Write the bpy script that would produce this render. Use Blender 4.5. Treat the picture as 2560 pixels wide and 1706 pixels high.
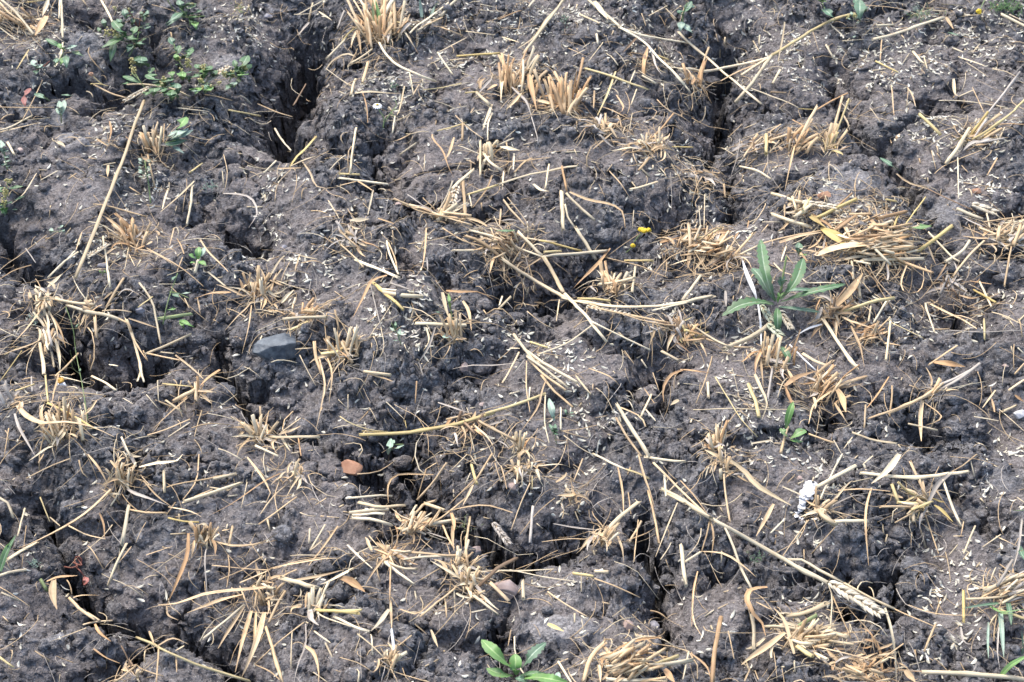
import bpy, math, random
import numpy as np
from mathutils import Vector

for o in list(bpy.data.objects):
    bpy.data.objects.remove(o)
scene = bpy.context.scene
COL = scene.collection
R = math.radians
rng = np.random.default_rng(7)
random.seed(7)

# ---------------------------------------------------------------- camera
PITCH = R(40.0)
CAM_H = 1.386
TANX = 0.319
PW, PH = 2560.0, 1706.0
cam = bpy.data.cameras.new('camera')
cam.sensor_width = 36.0
cam.lens = 18.0 / TANX
cam.clip_start = 0.05
cam.clip_end = 500.0
cam.dof.use_dof = True
cam.dof.focus_distance = 2.08
cam.dof.aperture_fstop = 16.0
camo = bpy.data.objects.new('camera', cam)
camo.location = (0, 0, CAM_H)
camo.rotation_euler = (math.pi / 2 - PITCH, 0, 0)
COL.objects.link(camo)
scene.camera = camo

# ---------------------------------------------------------------- light
world = bpy.data.worlds.new('World')
scene.world = world
world.use_nodes = True
wn = world.node_tree
wn.nodes.clear()
SUN_EL, SUN_ROT = R(58), R(-38)
sky = wn.nodes.new('ShaderNodeTexSky')
sky.sky_type = 'NISHITA'
sky.sun_disc = False
sky.sun_elevation = SUN_EL
sky.sun_rotation = SUN_ROT
sky.air_density = 1.0
sky.dust_density = 2.4
bg = wn.nodes.new('ShaderNodeBackground')
bg.inputs['Strength'].default_value = 0.145
wo = wn.nodes.new('ShaderNodeOutputWorld')
wn.links.new(sky.outputs[0], bg.inputs[0])
wn.links.new(bg.outputs[0], wo.inputs[0])

sun = bpy.data.lights.new('sun', 'SUN')
sun.energy = 1.7
sun.angle = R(34)
sun.color = (1.0, 0.95, 0.88)
suno = bpy.data.objects.new('sun', sun)
# the sun stands at the sky's rotation: direction to it = (sin(rot), cos(rot)) * cos(el)
sd = Vector((math.sin(SUN_ROT) * math.cos(SUN_EL), math.cos(SUN_ROT) * math.cos(SUN_EL), math.sin(SUN_EL)))
suno.rotation_euler = sd.to_track_quat('Z', 'Y').to_euler()
suno.location = (0.5, 3, 4)
COL.objects.link(suno)

vs = scene.view_settings
vs.view_transform = 'Standard'
vs.look = 'None'
vs.exposure = 1.33
vs.gamma = 1.0
vs.use_curve_mapping = False
scene.cycles.max_bounces = 6

# ---------------------------------------------------------------- numeric noise
def _hash(ix, iy, seed):
    h = (ix.astype(np.int64) * 374761393 + iy.astype(np.int64) * 668265263 + seed * 1442695041) & 0xffffffff
    h = ((h ^ (h >> 13)) * 1274126177) & 0xffffffff
    h = ((h ^ (h >> 16)) * 2246822519) & 0xffffffff
    return (h ^ (h >> 15)) & 0xffffffff

def vnoise(x, y, seed=0):
    ix = np.floor(x); iy = np.floor(y)
    fx = x - ix; fy = y - iy
    ux = fx * fx * fx * (fx * (fx * 6 - 15) + 10); uy = fy * fy * fy * (fy * (fy * 6 - 15) + 10)
    def g(dx, dy):
        a = _hash(ix + dx, iy + dy, seed) * (2 * math.pi / 4294967296.0)
        return np.cos(a) * (fx - dx) + np.sin(a) * (fy - dy)
    a = g(0, 0) * (1 - ux) + g(1, 0) * ux
    b = g(0, 1) * (1 - ux) + g(1, 1) * ux
    return (a * (1 - uy) + b * uy) * 1.5

def fbm(x, y, octs, seed=0, gain=0.5):
    s = 0; a = 1
    for k in range(octs):
        s = s + a * vnoise(x * 2 ** k + 17.3 * k, y * 2 ** k - 9.1 * k, seed + k)
        a *= gain
    return s

def worley(x, y, seed=0):
    ix = np.floor(x); iy = np.floor(y)
    f1 = np.full(x.shape, 9.0); f2 = np.full(x.shape, 9.0); cid = np.zeros(x.shape)
    for dx in (-1, 0, 1):
        for dy in (-1, 0, 1):
            h = _hash(ix + dx, iy + dy, seed)
            px = ix + dx + 0.08 + 0.84 * (h & 0xffff) / 65535.0
            py = iy + dy + 0.08 + 0.84 * (h >> 16) / 65535.0
            d = np.sqrt((px - x) ** 2 + (py - y) ** 2)
            nearer = d < f1
            f2 = np.where(nearer, f1, np.minimum(f2, d))
            cid = np.where(nearer, ((h * 2654435761) & 0xffff) / 65535.0, cid)
            f1 = np.where(nearer, d, f1)
    return f1, f2, cid

def sstep(a, b, x):
    t = np.clip((x - a) / (b - a), 0, 1)
    return t * t * (3 - 2 * t)

# ---------------------------------------------------------------- photograph pixels <-> ground points
CROP = {'A': (0, 0), 'B': (850, 0), 'C': (1700, 0), 'D': (0, 570), 'E': (850, 570), 'F': (1700, 570),
        'G': (0, 1136), 'H': (850, 1136), 'I': (1700, 1136)}
CS = 860.0 / 2353.0
def src(c, x, y):
    if c == 'O':
        return x * 2560 / 2353.0, y * 2560 / 2353.0
    o = CROP[c]
    return o[0] + x * CS, o[1] + y * CS

SP, CP = math.sin(PITCH), math.cos(PITCH)
def ray(X, Y):
    nx = (X / PW - 0.5) * 2 * TANX
    ny = (0.5 - Y / PH) * 2 * TANX * PH / PW
    return np.array([nx, CP + ny * SP, -SP + ny * CP])
def on_plane(X, Y, z=0.0):
    d = ray(X, Y)
    t = (z - CAM_H) / d[2]
    return np.array([d[0] * t, d[1] * t, z])
def px_size(p):
    """metres covered by one photograph pixel at the distance of p"""
    depth = p[1] * CP + (CAM_H - p[2]) * SP
    return depth * 2 * TANX / PW
def to_px(p):
    depth = p[1] * CP + (CAM_H - p[2]) * SP
    u = p[1] * SP + (p[2] - CAM_H) * CP
    return ((p[0] / depth / (2 * TANX) + 0.5) * PW, (0.5 - u / depth / (2 * TANX * PH / PW)) * PH)

# ---------------------------------------------------------------- materials
def new_mat(name):
    m = bpy.data.materials.new(name)
    m.use_nodes = True
    nt = m.node_tree
    return m, nt, nt.nodes['Principled BSDF']

def nd(nt, kind, **kw):
    n = nt.nodes.new('ShaderNode' + kind)
    for k, v in kw.items():
        if k in n.inputs:
            n.inputs[k].default_value = v
        else:
            setattr(n, k, v)
    return n

def mix(nt, fac, a, b, blend='MIX'):
    n = nt.nodes.new('ShaderNodeMix')
    n.data_type = 'RGBA'
    n.blend_type = blend
    for sock, v in ((n.inputs[0], fac), (n.inputs[6], a), (n.inputs[7], b)):
        if isinstance(v, (int, float)):
            sock.default_value = v
        elif isinstance(v, tuple):
            sock.default_value = (*v, 1.0) if len(v) == 3 else v
        else:
            nt.links.new(v, sock)
    return n.outputs[2]

def ramp(nt, fac, a, b):
    n = nt.nodes.new('ShaderNodeMapRange')
    n.inputs[1].default_value = a
    n.inputs[2].default_value = b
    nt.links.new(fac, n.inputs[0])
    return n.outputs[0]

def math_node(nt, op, a, b):
    n = nt.nodes.new('ShaderNodeMath')
    n.operation = op
    for s, v in ((n.inputs[0], a), (n.inputs[1], b)):
        if isinstance(v, (int, float)):
            s.default_value = v
        else:
            nt.links.new(v, s)
    return n.outputs[0]

def soil_material(name, use_attr):
    m, nt, b = new_mat(name)
    geo = nd(nt, 'NewGeometry')
    pos = geo.outputs['Position']
    def noise(scale, detail=3.0, rough=0.55):
        n = nd(nt, 'TexNoise', Scale=scale, Detail=detail, Roughness=rough)
        nt.links.new(pos, n.inputs['Vector'])
        return n.outputs['Fac']
    c = mix(nt, ramp(nt, noise(9.0, 4.0), 0.35, 0.65), SOIL_GREY, SOIL_BROWN)
    c = mix(nt, ramp(nt, noise(60.0, 6.0, 0.65), 0.47, 0.70), c, SOIL_PALE)
    if use_attr:
        at = nd(nt, 'Attribute', attribute_name='dusty')
        c = mix(nt, math_node(nt, 'MULTIPLY', at.outputs['Fac'], 0.75), c, SOIL_DUST)
        at2 = nd(nt, 'Attribute', attribute_name='crust')
        c = mix(nt, math_node(nt, 'MULTIPLY', at2.outputs['Fac'], 0.55), c, SOIL_CRUST)
    # grain by grain variation of the crumbs
    v = nd(nt, 'TexVoronoi', Scale=330.0)
    nt.links.new(pos, v.inputs['Vector'])
    hsv = nd(nt, 'SeparateColor')
    nt.links.new(v.outputs['Color'], hsv.inputs[0])
    gv = ramp(nt, hsv.outputs[0], 0.0, 1.0)
    n = nt.nodes.new('ShaderNodeMapRange')
    nt.links.new(gv, n.inputs[0]); n.inputs[3].default_value = 0.62; n.inputs[4].default_value = 1.38
    cm = nd(nt, 'CombineColor')
    for k in range(3):
        nt.links.new(n.outputs[0], cm.inputs[k])
    c = mix(nt, 1.0, c, cm.outputs[0], 'MULTIPLY')
    # pale sand grains and specks of broken straw
    v2 = nd(nt, 'TexVoronoi', Scale=520.0)
    nt.links.new(pos, v2.inputs['Vector'])
    s2 = nd(nt, 'SeparateColor'); nt.links.new(v2.outputs['Color'], s2.inputs[0])
    speck = math_node(nt, 'GREATER_THAN', s2.outputs[1], 0.955)
    near = math_node(nt, 'LESS_THAN', v2.outputs['Distance'], 0.38)
    c = mix(nt, math_node(nt, 'MULTIPLY', math_node(nt, 'MULTIPLY', speck, near), 0.75), c, (0.42, 0.39, 0.35))
    nt.links.new(c, b.inputs['Base Color'])
    b.inputs['Roughness'].default_value = 0.93
    b.inputs['Specular IOR Level'].default_value = 0.22
    bp = nd(nt, 'Bump', Strength=1.0, Distance=0.0024)
    nt.links.new(noise(420.0, 3.0, 0.6), bp.inputs['Height'])
    bp2 = nd(nt, 'Bump', Strength=1.0, Distance=0.006)
    nt.links.new(noise(120.0, 3.0, 0.6), bp2.inputs['Height'])
    nt.links.new(bp2.outputs[0], bp.inputs['Normal'])
    nt.links.new(bp.outputs[0], b.inputs['Normal'])
    return m

def dry_material(name, base, alt, spot, rough=0.62, spot_amt=0.5, transl=0.0):
    m, nt, b = new_mat(name)
    oi = nd(nt, 'ObjectInfo')
    geo = nd(nt, 'NewGeometry')
    rnd = math_node(nt, 'FRACT', math_node(nt, 'ADD', oi.outputs['Random'], geo.outputs['Random Per Island']), 0.0)
    c = mix(nt, rnd, base, alt)
    uv = nd(nt, 'UVMap')
    mp = nd(nt, 'Mapping')
    mp.inputs['Scale'].default_value = (18.0, 9.0, 1.0)
    nt.links.new(uv.outputs[0], mp.inputs[0])
    comb = nd(nt, 'VectorMath'); comb.operation = 'ADD'
    sc = nd(nt, 'CombineXYZ')
    nt.links.new(math_node(nt, 'MULTIPLY', rnd, 57.0), sc.inputs[2])
    nt.links.new(mp.outputs[0], comb.inputs[0]); nt.links.new(sc.outputs[0], comb.inputs[1])
    st = nd(nt, 'TexNoise', Scale=1.0, Detail=4.0)
    nt.links.new(comb.outputs[0], st.inputs['Vector'])
    c = mix(nt, ramp(nt, st.outputs['Fac'], 0.5, 0.75), c, tuple(v * 0.62 for v in base))
    bl = nd(nt, 'TexNoise', Scale=55.0, Detail=3.0)
    nt.links.new(geo.outputs['Position'], bl.inputs['Vector'])
    f = math_node(nt, 'MULTIPLY', ramp(nt, bl.outputs['Fac'], 0.52, 0.74), spot_amt)
    c = mix(nt, f, c, spot)
    bright = nt.nodes.new('ShaderNodeMapRange')
    nt.links.new(math_node(nt, 'FRACT', math_node(nt, 'MULTIPLY', rnd, 7.31), 0.0), bright.inputs[0])
    bright.inputs[3].default_value = 0.66; bright.inputs[4].default_value = 1.14
    cm = nd(nt, 'CombineColor')
    for k in range(3):
        nt.links.new(bright.outputs[0], cm.inputs[k])
    c = mix(nt, 1.0, c, cm.outputs[0], 'MULTIPLY')
    nt.links.new(c, b.inputs['Base Color'])
    b.inputs['Roughness'].default_value = rough
    b.inputs['Specular IOR Level'].default_value = 0.35
    bp = nd(nt, 'Bump', Strength=0.35, Distance=0.0006)
    nt.links.new(st.outputs['Fac'], bp.inputs['Height'])
    nt.links.new(bp.outputs[0], b.inputs['Normal'])
    return m

def leaf_material(name, base, alt, rib):
    m, nt, b = new_mat(name)
    oi = nd(nt, 'ObjectInfo')
    uv = nd(nt, 'UVMap')
    sx = nd(nt, 'SeparateXYZ'); nt.links.new(uv.outputs[0], sx.inputs[0])
    dist = math_node(nt, 'ABSOLUTE', math_node(nt, 'SUBTRACT', sx.outputs[1], 0.5), 0.0)
    c = mix(nt, oi.outputs['Random'], base, alt)
    n = nd(nt, 'TexNoise', Scale=70.0, Detail=4.0)
    g = nd(nt, 'NewGeometry'); nt.links.new(g.outputs['Position'], n.inputs['Vector'])
    c = mix(nt, ramp(nt, n.outputs['Fac'], 0.4, 0.75), c, tuple(v * 1.5 for v in base))
    c = mix(nt, math_node(nt, 'MULTIPLY', math_node(nt, 'LESS_THAN', dist, 0.055), 0.75), c, rib)
    n2 = nd(nt, 'TexNoise', Scale=28.0, Detail=5.0, Roughness=0.7); nt.links.new(g.outputs['Position'], n2.inputs['Vector'])
    c = mix(nt, math_node(nt, 'MULTIPLY', ramp(nt, n2.outputs['Fac'], 0.5, 0.72), 0.6), c, (0.20, 0.19, 0.15))
    n3 = nd(nt, 'TexNoise', Scale=190.0, Detail=2.0); nt.links.new(g.outputs['Position'], n3.inputs['Vector'])
    c = mix(nt, math_node(nt, 'MULTIPLY', math_node(nt, 'GREATER_THAN', n3.outputs['Fac'], 0.69), 0.7), c, (0.17, 0.11, 0.04))
    wv = nd(nt, 'TexWave', Scale=1.0, Distortion=3.0)
    mp = nd(nt, 'Mapping'); mp.inputs['Scale'].default_value = (60.0, 2.0, 1.0)
    nt.links.new(uv.outputs[0], mp.inputs[0]); nt.links.new(mp.outputs[0], wv.inputs['Vector'])
    bp = nd(nt, 'Bump', Strength=0.35, Distance=0.001)
    nt.links.new(n.outputs['Fac'], bp.inputs['Height'])
    nt.links.new(bp.outputs[0], b.inputs['Normal'])
    nt.links.new(c, b.inputs['Base Color'])
    b.inputs['Roughness'].default_value = 0.55
    b.inputs['Subsurface Weight'].default_value = 0.0
    return m

def plain_material(name, base, alt, scale=60.0, rough=0.7, bump=0.001):
    m, nt, b = new_mat(name)
    g = nd(nt, 'NewGeometry')
    n = nd(nt, 'TexNoise', Scale=scale, Detail=5.0, Roughness=0.6)
    nt.links.new(g.outputs['Position'], n.inputs['Vector'])
    nt.links.new(mix(nt, ramp(nt, n.outputs['Fac'], 0.35, 0.68), base, alt), b.inputs['Base Color'])
    b.inputs['Roughness'].default_value = rough
    bp = nd(nt, 'Bump', Strength=0.6, Distance=bump)
    nt.links.new(n.outputs['Fac'], bp.inputs['Height'])
    nt.links.new(bp.outputs[0], b.inputs['Normal'])
    return m

SOIL_GREY, SOIL_BROWN = (0.118, 0.116, 0.119), (0.132, 0.117, 0.110)
SOIL_PALE, SOIL_DUST, SOIL_CRUST = (0.225, 0.220, 0.222), (0.190, 0.165, 0.152), (0.260, 0.252, 0.250)
M_SOIL = soil_material('soil', True)
M_CLOD = soil_material('soil_crumb', False)
DRY = {
    'c': dry_material('straw_cream', (0.69, 0.54, 0.33), (0.76, 0.65, 0.45), (0.34, 0.20, 0.10), spot_amt=0.35),
    't': dry_material('straw_tan', (0.60, 0.415, 0.225), (0.68, 0.51, 0.31), (0.24, 0.13, 0.06)),
    'o': dry_material('straw_rust', (0.52, 0.31, 0.145), (0.60, 0.40, 0.22), (0.22, 0.11, 0.05)),
    'y': dry_material('straw_yellow', (0.62, 0.46, 0.17), (0.68, 0.55, 0.29), (0.36, 0.20, 0.06), spot_amt=0.3),
    'g': dry_material('straw_grey', (0.44, 0.38, 0.31), (0.52, 0.46, 0.39), (0.22, 0.17, 0.13)),
    'k': dry_material('straw_brown', (0.25, 0.16, 0.09), (0.34, 0.22, 0.13), (0.12, 0.07, 0.04)),
    'W': dry_material('straw_white', (0.72, 0.72, 0.70), (0.78, 0.77, 0.74), (0.45, 0.42, 0.38), spot_amt=0.2),
    'n': dry_material('straw_green', (0.24, 0.30, 0.12), (0.34, 0.38, 0.18), (0.16, 0.18, 0.07)),
}
M_HUSK = dry_material('husk', (0.68, 0.62, 0.46), (0.78, 0.75, 0.64), (0.48, 0.42, 0.26), spot_amt=0.25)
M_LEAF = leaf_material('leaf_green', (0.056, 0.118, 0.042), (0.082, 0.148, 0.056), (0.27, 0.34, 0.22))
M_LEAF_BLUE = leaf_material('leaf_blue_green', (0.072, 0.138, 0.076), (0.100, 0.165, 0.096), (0.34, 0.42, 0.30))
M_LEAF_BRIGHT = leaf_material('leaf_bright', (0.095, 0.195, 0.045), (0.130, 0.235, 0.070), (0.30, 0.42, 0.16))
M_LEAF_PALE = leaf_material('leaf_pale', (0.21, 0.29, 0.21), (0.27, 0.34, 0.26), (0.42, 0.48, 0.38))
M_STEM = plain_material('green_stem', (0.13, 0.20, 0.06), (0.22, 0.26, 0.11), 90)
M_REDSTEM = plain_material('red_stem', (0.13, 0.035, 0.022), (0.22, 0.08, 0.045), 90)
M_SEED = plain_material('seed_clusters', (0.36, 0.30, 0.09), (0.46, 0.40, 0.20), 200)
M_FLINT = plain_material('flint', (0.026, 0.035, 0.047), (0.13, 0.145, 0.155), 70, 0.55, 0.004)
M_RUST = plain_material('brown_stone', (0.30, 0.14, 0.075), (0.44, 0.25, 0.15), 60, 0.7, 0.002)
M_OCHRE = plain_material('ochre_stone', (0.55, 0.38, 0.22), (0.66, 0.52, 0.38), 80, 0.65)
M_PINK = plain_material('pinkish_stone', (0.34, 0.24, 0.20), (0.46, 0.36, 0.31), 90, 0.75)
M_GREYSTONE = plain_material('grey_stone', (0.20, 0.19, 0.21), (0.34, 0.33, 0.34), 90, 0.75)
M_PALESTONE = plain_material('pale_stone', (0.46, 0.45, 0.45), (0.62, 0.61, 0.60), 150, 0.75)
M_WHITE = plain_material('chalky_white', (0.78, 0.77, 0.75), (0.62, 0.60, 0.58), 90, 0.8)
M_PETAL = plain_material('petal_white', (0.74, 0.74, 0.74), (0.80, 0.80, 0.80), 90, 0.6)
M_YELLOW = plain_material('flower_yellow', (0.70, 0.48, 0.02), (0.60, 0.40, 0.02), 700, 0.7, 0.0015)
M_BLACK = plain_material('dark_fleck', (0.03, 0.03, 0.035), (0.06, 0.06, 0.06), 90, 0.8)
# ---------------------------------------------------------------- the cracked soil
# cracks traced along the ground: crop, depth (m), then x,y,half-width triples in that crop's pixels
CRACKS = [
 ('A', .13, '2120,120,90 2020,330,110 1930,520,120 1900,680,95 1960,820,80 2040,960,45 2110,990,20'),
 ('A', .09, '2040,960,40 2060,1010,20'),
 ('A', .075, '1500,1400,25 1640,1480,70 1720,1560,85 1770,1610,45'),
 ('A', .06, '330,560,70 480,470,90 640,520,80 800,560,90 900,470,70'),
 ('A', .05, '480,690,30 620,690,45 760,640,50'),
 ('A', .05, '900,430,60 1010,480,70 1150,470,50'),
 ('A', .07, '600,20,45 660,90,45 700,110,20'),
 ('A', .03, '0,760,50 120,780,50 240,760,35'),
 ('A', .04, '840,240,25 950,250,35 1060,230,30'),
 ('D', .09, '-60,60,60 40,100,55 170,170,70 260,240,65 310,270,22'),
 ('D', .10, '420,560,50 460,690,60 490,790,60 620,830,75 720,860,80 800,850,75 900,800,80 1040,740,75 1180,700,60 1330,660,45 1470,660,38'),
 ('D', .08, '1470,660,35 1500,770,45 1530,880,60 1590,940,55 1620,1010,35 1640,1060,25'),
 ('D', .06, '1640,1040,30 1740,1010,45 1780,1040,28'),
 ('D', .09, '1740,1130,18 1800,1210,45 1860,1270,40 1920,1300,14'),
 ('D', .07, '2200,1310,22 2290,1390,36 2380,1440,36'),
 ('E', .06, '30,1400,36 150,1470,50 200,1530,60'),
 ('E', .07, '270,1350,50 340,1350,36'),
 ('E', .08, '450,1330,45 460,1430,46 470,1540,52'),
 ('H', .08, '190,50,40 270,100,46 350,140,38'),
 ('H', .09, '560,60,36 600,180,50 650,280,60 730,330,52 860,380,75 960,430,80 1060,500,75 1150,600,65 1190,670,42'),
 ('H', .09, '1190,670,36 1260,590,46 1380,570,46 1500,560,46 1600,510,30 1700,440,45 1800,410,38 1880,390,16'),
 ('H', .05, '1500,430,25 1540,480,25'),
 ('H', .08, '2050,300,36 2090,480,50 2140,640,60 2220,730,70 2190,830,36 2200,930,32 2190,1010,36 2230,1110,40 2190,1180,30 2240,1260,20'),
 ('H', .06, '1110,1050,22 1110,1120,28 1050,1200,28 1060,1260,42 1110,1340,30 1150,1400,14'),
 ('G', .05, '-30,500,30 40,540,30 60,600,10'),
 ('G', .08, '250,180,12 390,440,18 400,600,30 470,720,40 560,860,48 680,920,50 780,960,40 900,960,48 980,1020,52 1050,1090,46 1160,1150,52 1300,1170,50 1440,1190,40'),
 ('G', .07, '1440,1190,40 1540,1290,46 1610,1400,62 1680,1490,62 1760,1600,40'),
 ('G', .06, '950,1210,36 860,1280,60 760,1340,75 640,1440,95 540,1540,110 470,1640,90'),
 ('G', .05, '1260,900,16 1250,980,14 1150,1060,10'),
 ('I', .09, '880,790,10 1040,790,26 1150,810,50 1250,800,52 1350,760,30 1440,700,22 1540,640,24 1650,600,14'),
 ('I', .08, '1500,740,24 1520,850,20 1500,940,26 1430,1000,40 1380,1020,14'),
 ('I', .06, '1130,1040,20 1210,1070,34 1280,1100,20'),
 ('I', .06, '180,690,16 270,730,34 340,760,22'),
 ('I', .06, '1840,170,24 1890,200,36 1930,180,16'),
 ('F', .11, '1670,1250,30 1695,1300,50 1690,1330,36'),
 ('F', .05, '2100,1330,20 2130,1340,20'),
 ('F', .08, '1960,430,12 1900,500,26 1870,560,30'),
 ('F', .04, '2100,180,20 2250,150,40 2353,120,30'),
 ('F', .05, '1740,120,24 1800,170,28 1860,200,14'),
 ('C', .09, '350,180,40 300,270,75 290,380,75 290,470,55 285,590,42 310,690,42 270,780,30 210,880,34 180,940,20'),
 ('C', .08, '1090,420,12 1085,520,34 1100,590,34 1100,620,10'),
 ('C', .07, '1120,690,26 1160,770,60 1180,840,30 1210,920,26'),
 ('C', .05, '1240,960,60 1330,1010,70 1450,1100,60 1560,1210,60 1580,1310,50 1680,1400,40 1760,1480,26'),
 ('C', .07, '390,1060,20 360,1160,26 330,1240,16'),
 ('C', .06, '250,1380,12 330,1380,20 400,1330,12'),
 ('C', .05, '2353,1400,50 2200,1450,30 2100,1470,16'),
 ('C', .05, '480,640,20 620,690,30 780,730,26 900,720,20'),
 ('C', .045, '1430,640,14 1560,660,24 1680,680,30 1730,640,14'),
 ('C', .05, '1020,110,40 1120,130,50 1180,160,20'),
 ('C', .05, '240,900,20 220,980,26 280,1080,20'),
 ('B', .09, '2353,1400,60 2260,1440,52 2220,1410,22'),
 ('B', .06, '900,1400,28 980,1420,40 1070,1430,34 1110,1400,12'),
 ('B', .06, '-20,950,55 60,1000,40 170,980,40 260,920,30'),
 ('B', .06, '260,1010,25 240,1110,26 290,1230,24 330,1300,24'),
 ('B', .05, '2150,740,16 2190,730,30 2210,710,12'),
 ('B', .05, '0,370,60 90,360,50 150,330,20'),
 ('B', .04, '480,1380,30 620,1400,40 700,1330,24'),
 ('E', .11, '1150,330,34 1240,390,55 1330,350,72 1450,300,85 1580,260,85 1700,210,72 1830,180,60 1900,150,24'),
 ('E', .06, '880,990,26 950,1010,32 1000,1010,12'),
 ('E', .05, '740,1090,22 800,1080,22'),
 ('E', .05, '2190,920,36 2250,1000,40 2200,1160,36 2260,1190,22'),
 ('E', .04, '1880,150,20 1990,120,36 2060,150,20'),
 ('D', .06, '20,-60,36 30,60,36'),
 ('D', .05, '1740,40,26 1790,80,46 1840,60,16'),
 ('D', .04, '1570,560,20 1440,640,30'),
 ('D', .07, '1640,1060,28 1690,1100,30 1740,1135,28'),
 ('D', .05, '1920,1300,22 2050,1330,20 2200,1310,26'),
 ('H', .08, '470,-20,50 520,20,40 560,60,38'),
 ('H', .05, '350,140,38 430,190,26 540,170,20'),
 ('F', .045, '1000,1190,20 1050,1240,34 1080,1260,14'),
]
SMOOTH = [  # O-pixel ellipses of fine, dusty, smooth soil: x, y, rx, ry, weight
 (600,335,75,95,1), (70,400,70,90,.5), (160,470,110,45,.8), (730,470,60,40,.7), (955,570,36,85,1), (980,350,85,65,1),
 (1350,365,140,32,.9), (1300,720,60,75,1), (1000,395,60,60,.6), (1010,160,90,45,.8), (1050,115,90,40,.8), (900,230,55,40,.7),
 (1460,860,65,40,.7), (1990,500,110,34,1), (1690,1130,22,95,1), (2190,1220,85,105,1), (1310,1435,105,48,1), (40,690,60,60,.8),
 (690,690,70,50,.5), (640,560,50,120,.6), (1640,90,70,30,.6), (1850,200,110,70,.7), (2000,190,160,60,.7), (2270,230,100,90,.6),
 (2150,100,130,60,.6), (1940,800,70,60,.8), (1260,935,40,55,.7), (870,760,40,50,.8), (1790,700,70,70,.5), (1900,880,60,60,.4),
 (2200,360,100,60,.5), (1960,400,120,70,.5), (650,40,90,40,.8), (200,640,100,30,.4), (1220,830,60,40,.5), (2260,460,100,60,.5),
 (1330,1000,45,60,.8), (800,150,60,50,.6), (650,70,70,50,.6), (1680,1000,90,120,.4), (1720,880,60,90,.6), (1210,520,110,50,.6),
 (250,1310,150,60,.75),(70,1350,120,70,.6),(100,1500,90,50,.7),(1250,1300,120,45,.65),(1250,900,90,50,.6),(1880,1230,110,45,.5),(700,890,90,45,.65),(430,830,70,55,.65),(300,900,90,40,.5),(1780,130,90,70,.65),(1200,1010,100,60,.6),(1560,1300,80,40,.5),(480,1230,130,60,.5),(1020,1230,60,50,.5),(1330,470,60,40,.4),(560,1180,120,70,.5),(420,1540,120,40,.6),(780,1480,120,60,.45),(1640,1480,90,60,.4),(1480,1100,70,60,.5),(2050,1000,70,40,.4),(680,620,60,70,.5),(500,420,80,70,.4),(1130,180,90,50,.5),(1580,250,60,40,.5),(2280,620,70,70,.4),
 (780,1160,60,60,.6), (1150,960,50,60,.4), (250,950,90,50,.3), (1960,480,60,40,.8), (740,440,50,30,.5)]
CRUST = [  # pale hard crusts: x, y, rx, ry
 (160,330,52,26), (190,105,40,25), (1300,1440,75,32), (1230,1425,30,18), (680,190,26,60), (660,220,22,26), (1950,420,60,30), (2010,500,60,18),
 (530,130,45,25), (1920,470,40,25), (130,255,25,20), (1250,320,10,24), (2210,1000,24,14), (440,720,20,12), (2180,470,60,25)]

def blob_field(x, y, blobs, soft=0.35):
    f = np.zeros(x.shape)
    for bb in blobs:
        cx, cy, rx, ry = bb[:4]
        w = bb[4] if len(bb) > 4 else 1.0
        X, Y = src('O', cx, cy)
        p = on_plane(X, Y)
        sx = px_size(p) * rx * 2560 / 2353.0
        q1 = on_plane(*src('O', cx, cy - ry)); q2 = on_plane(*src('O', cx, cy + ry))
        sy = (q1[1] - q2[1]) / 2
        d = np.sqrt(((x - p[0]) / sx) ** 2 + ((y - 0.5 * (q1[1] + q2[1])) / sy) ** 2)
        f = np.maximum(f, w * (1 - sstep(1 - soft, 1 + soft, d)))
    return f

SEG = []
for c_, dep_, s_ in CRACKS:
    pts = []
    for t_ in s_.split():
        a_ = [float(v) for v in t_.split(',')]
        X_, Y_ = src(c_, a_[0], a_[1])
        p_ = on_plane(X_, Y_, -0.01)
        hw_ = a_[2] * CS * px_size(p_) * 1.5 + 0.0016
        pts.append((p_[0], p_[1], hw_))
    for k_ in range(len(pts) - 1):
        SEG.append((pts[k_], pts[k_ + 1], dep_ * 1.6))

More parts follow.
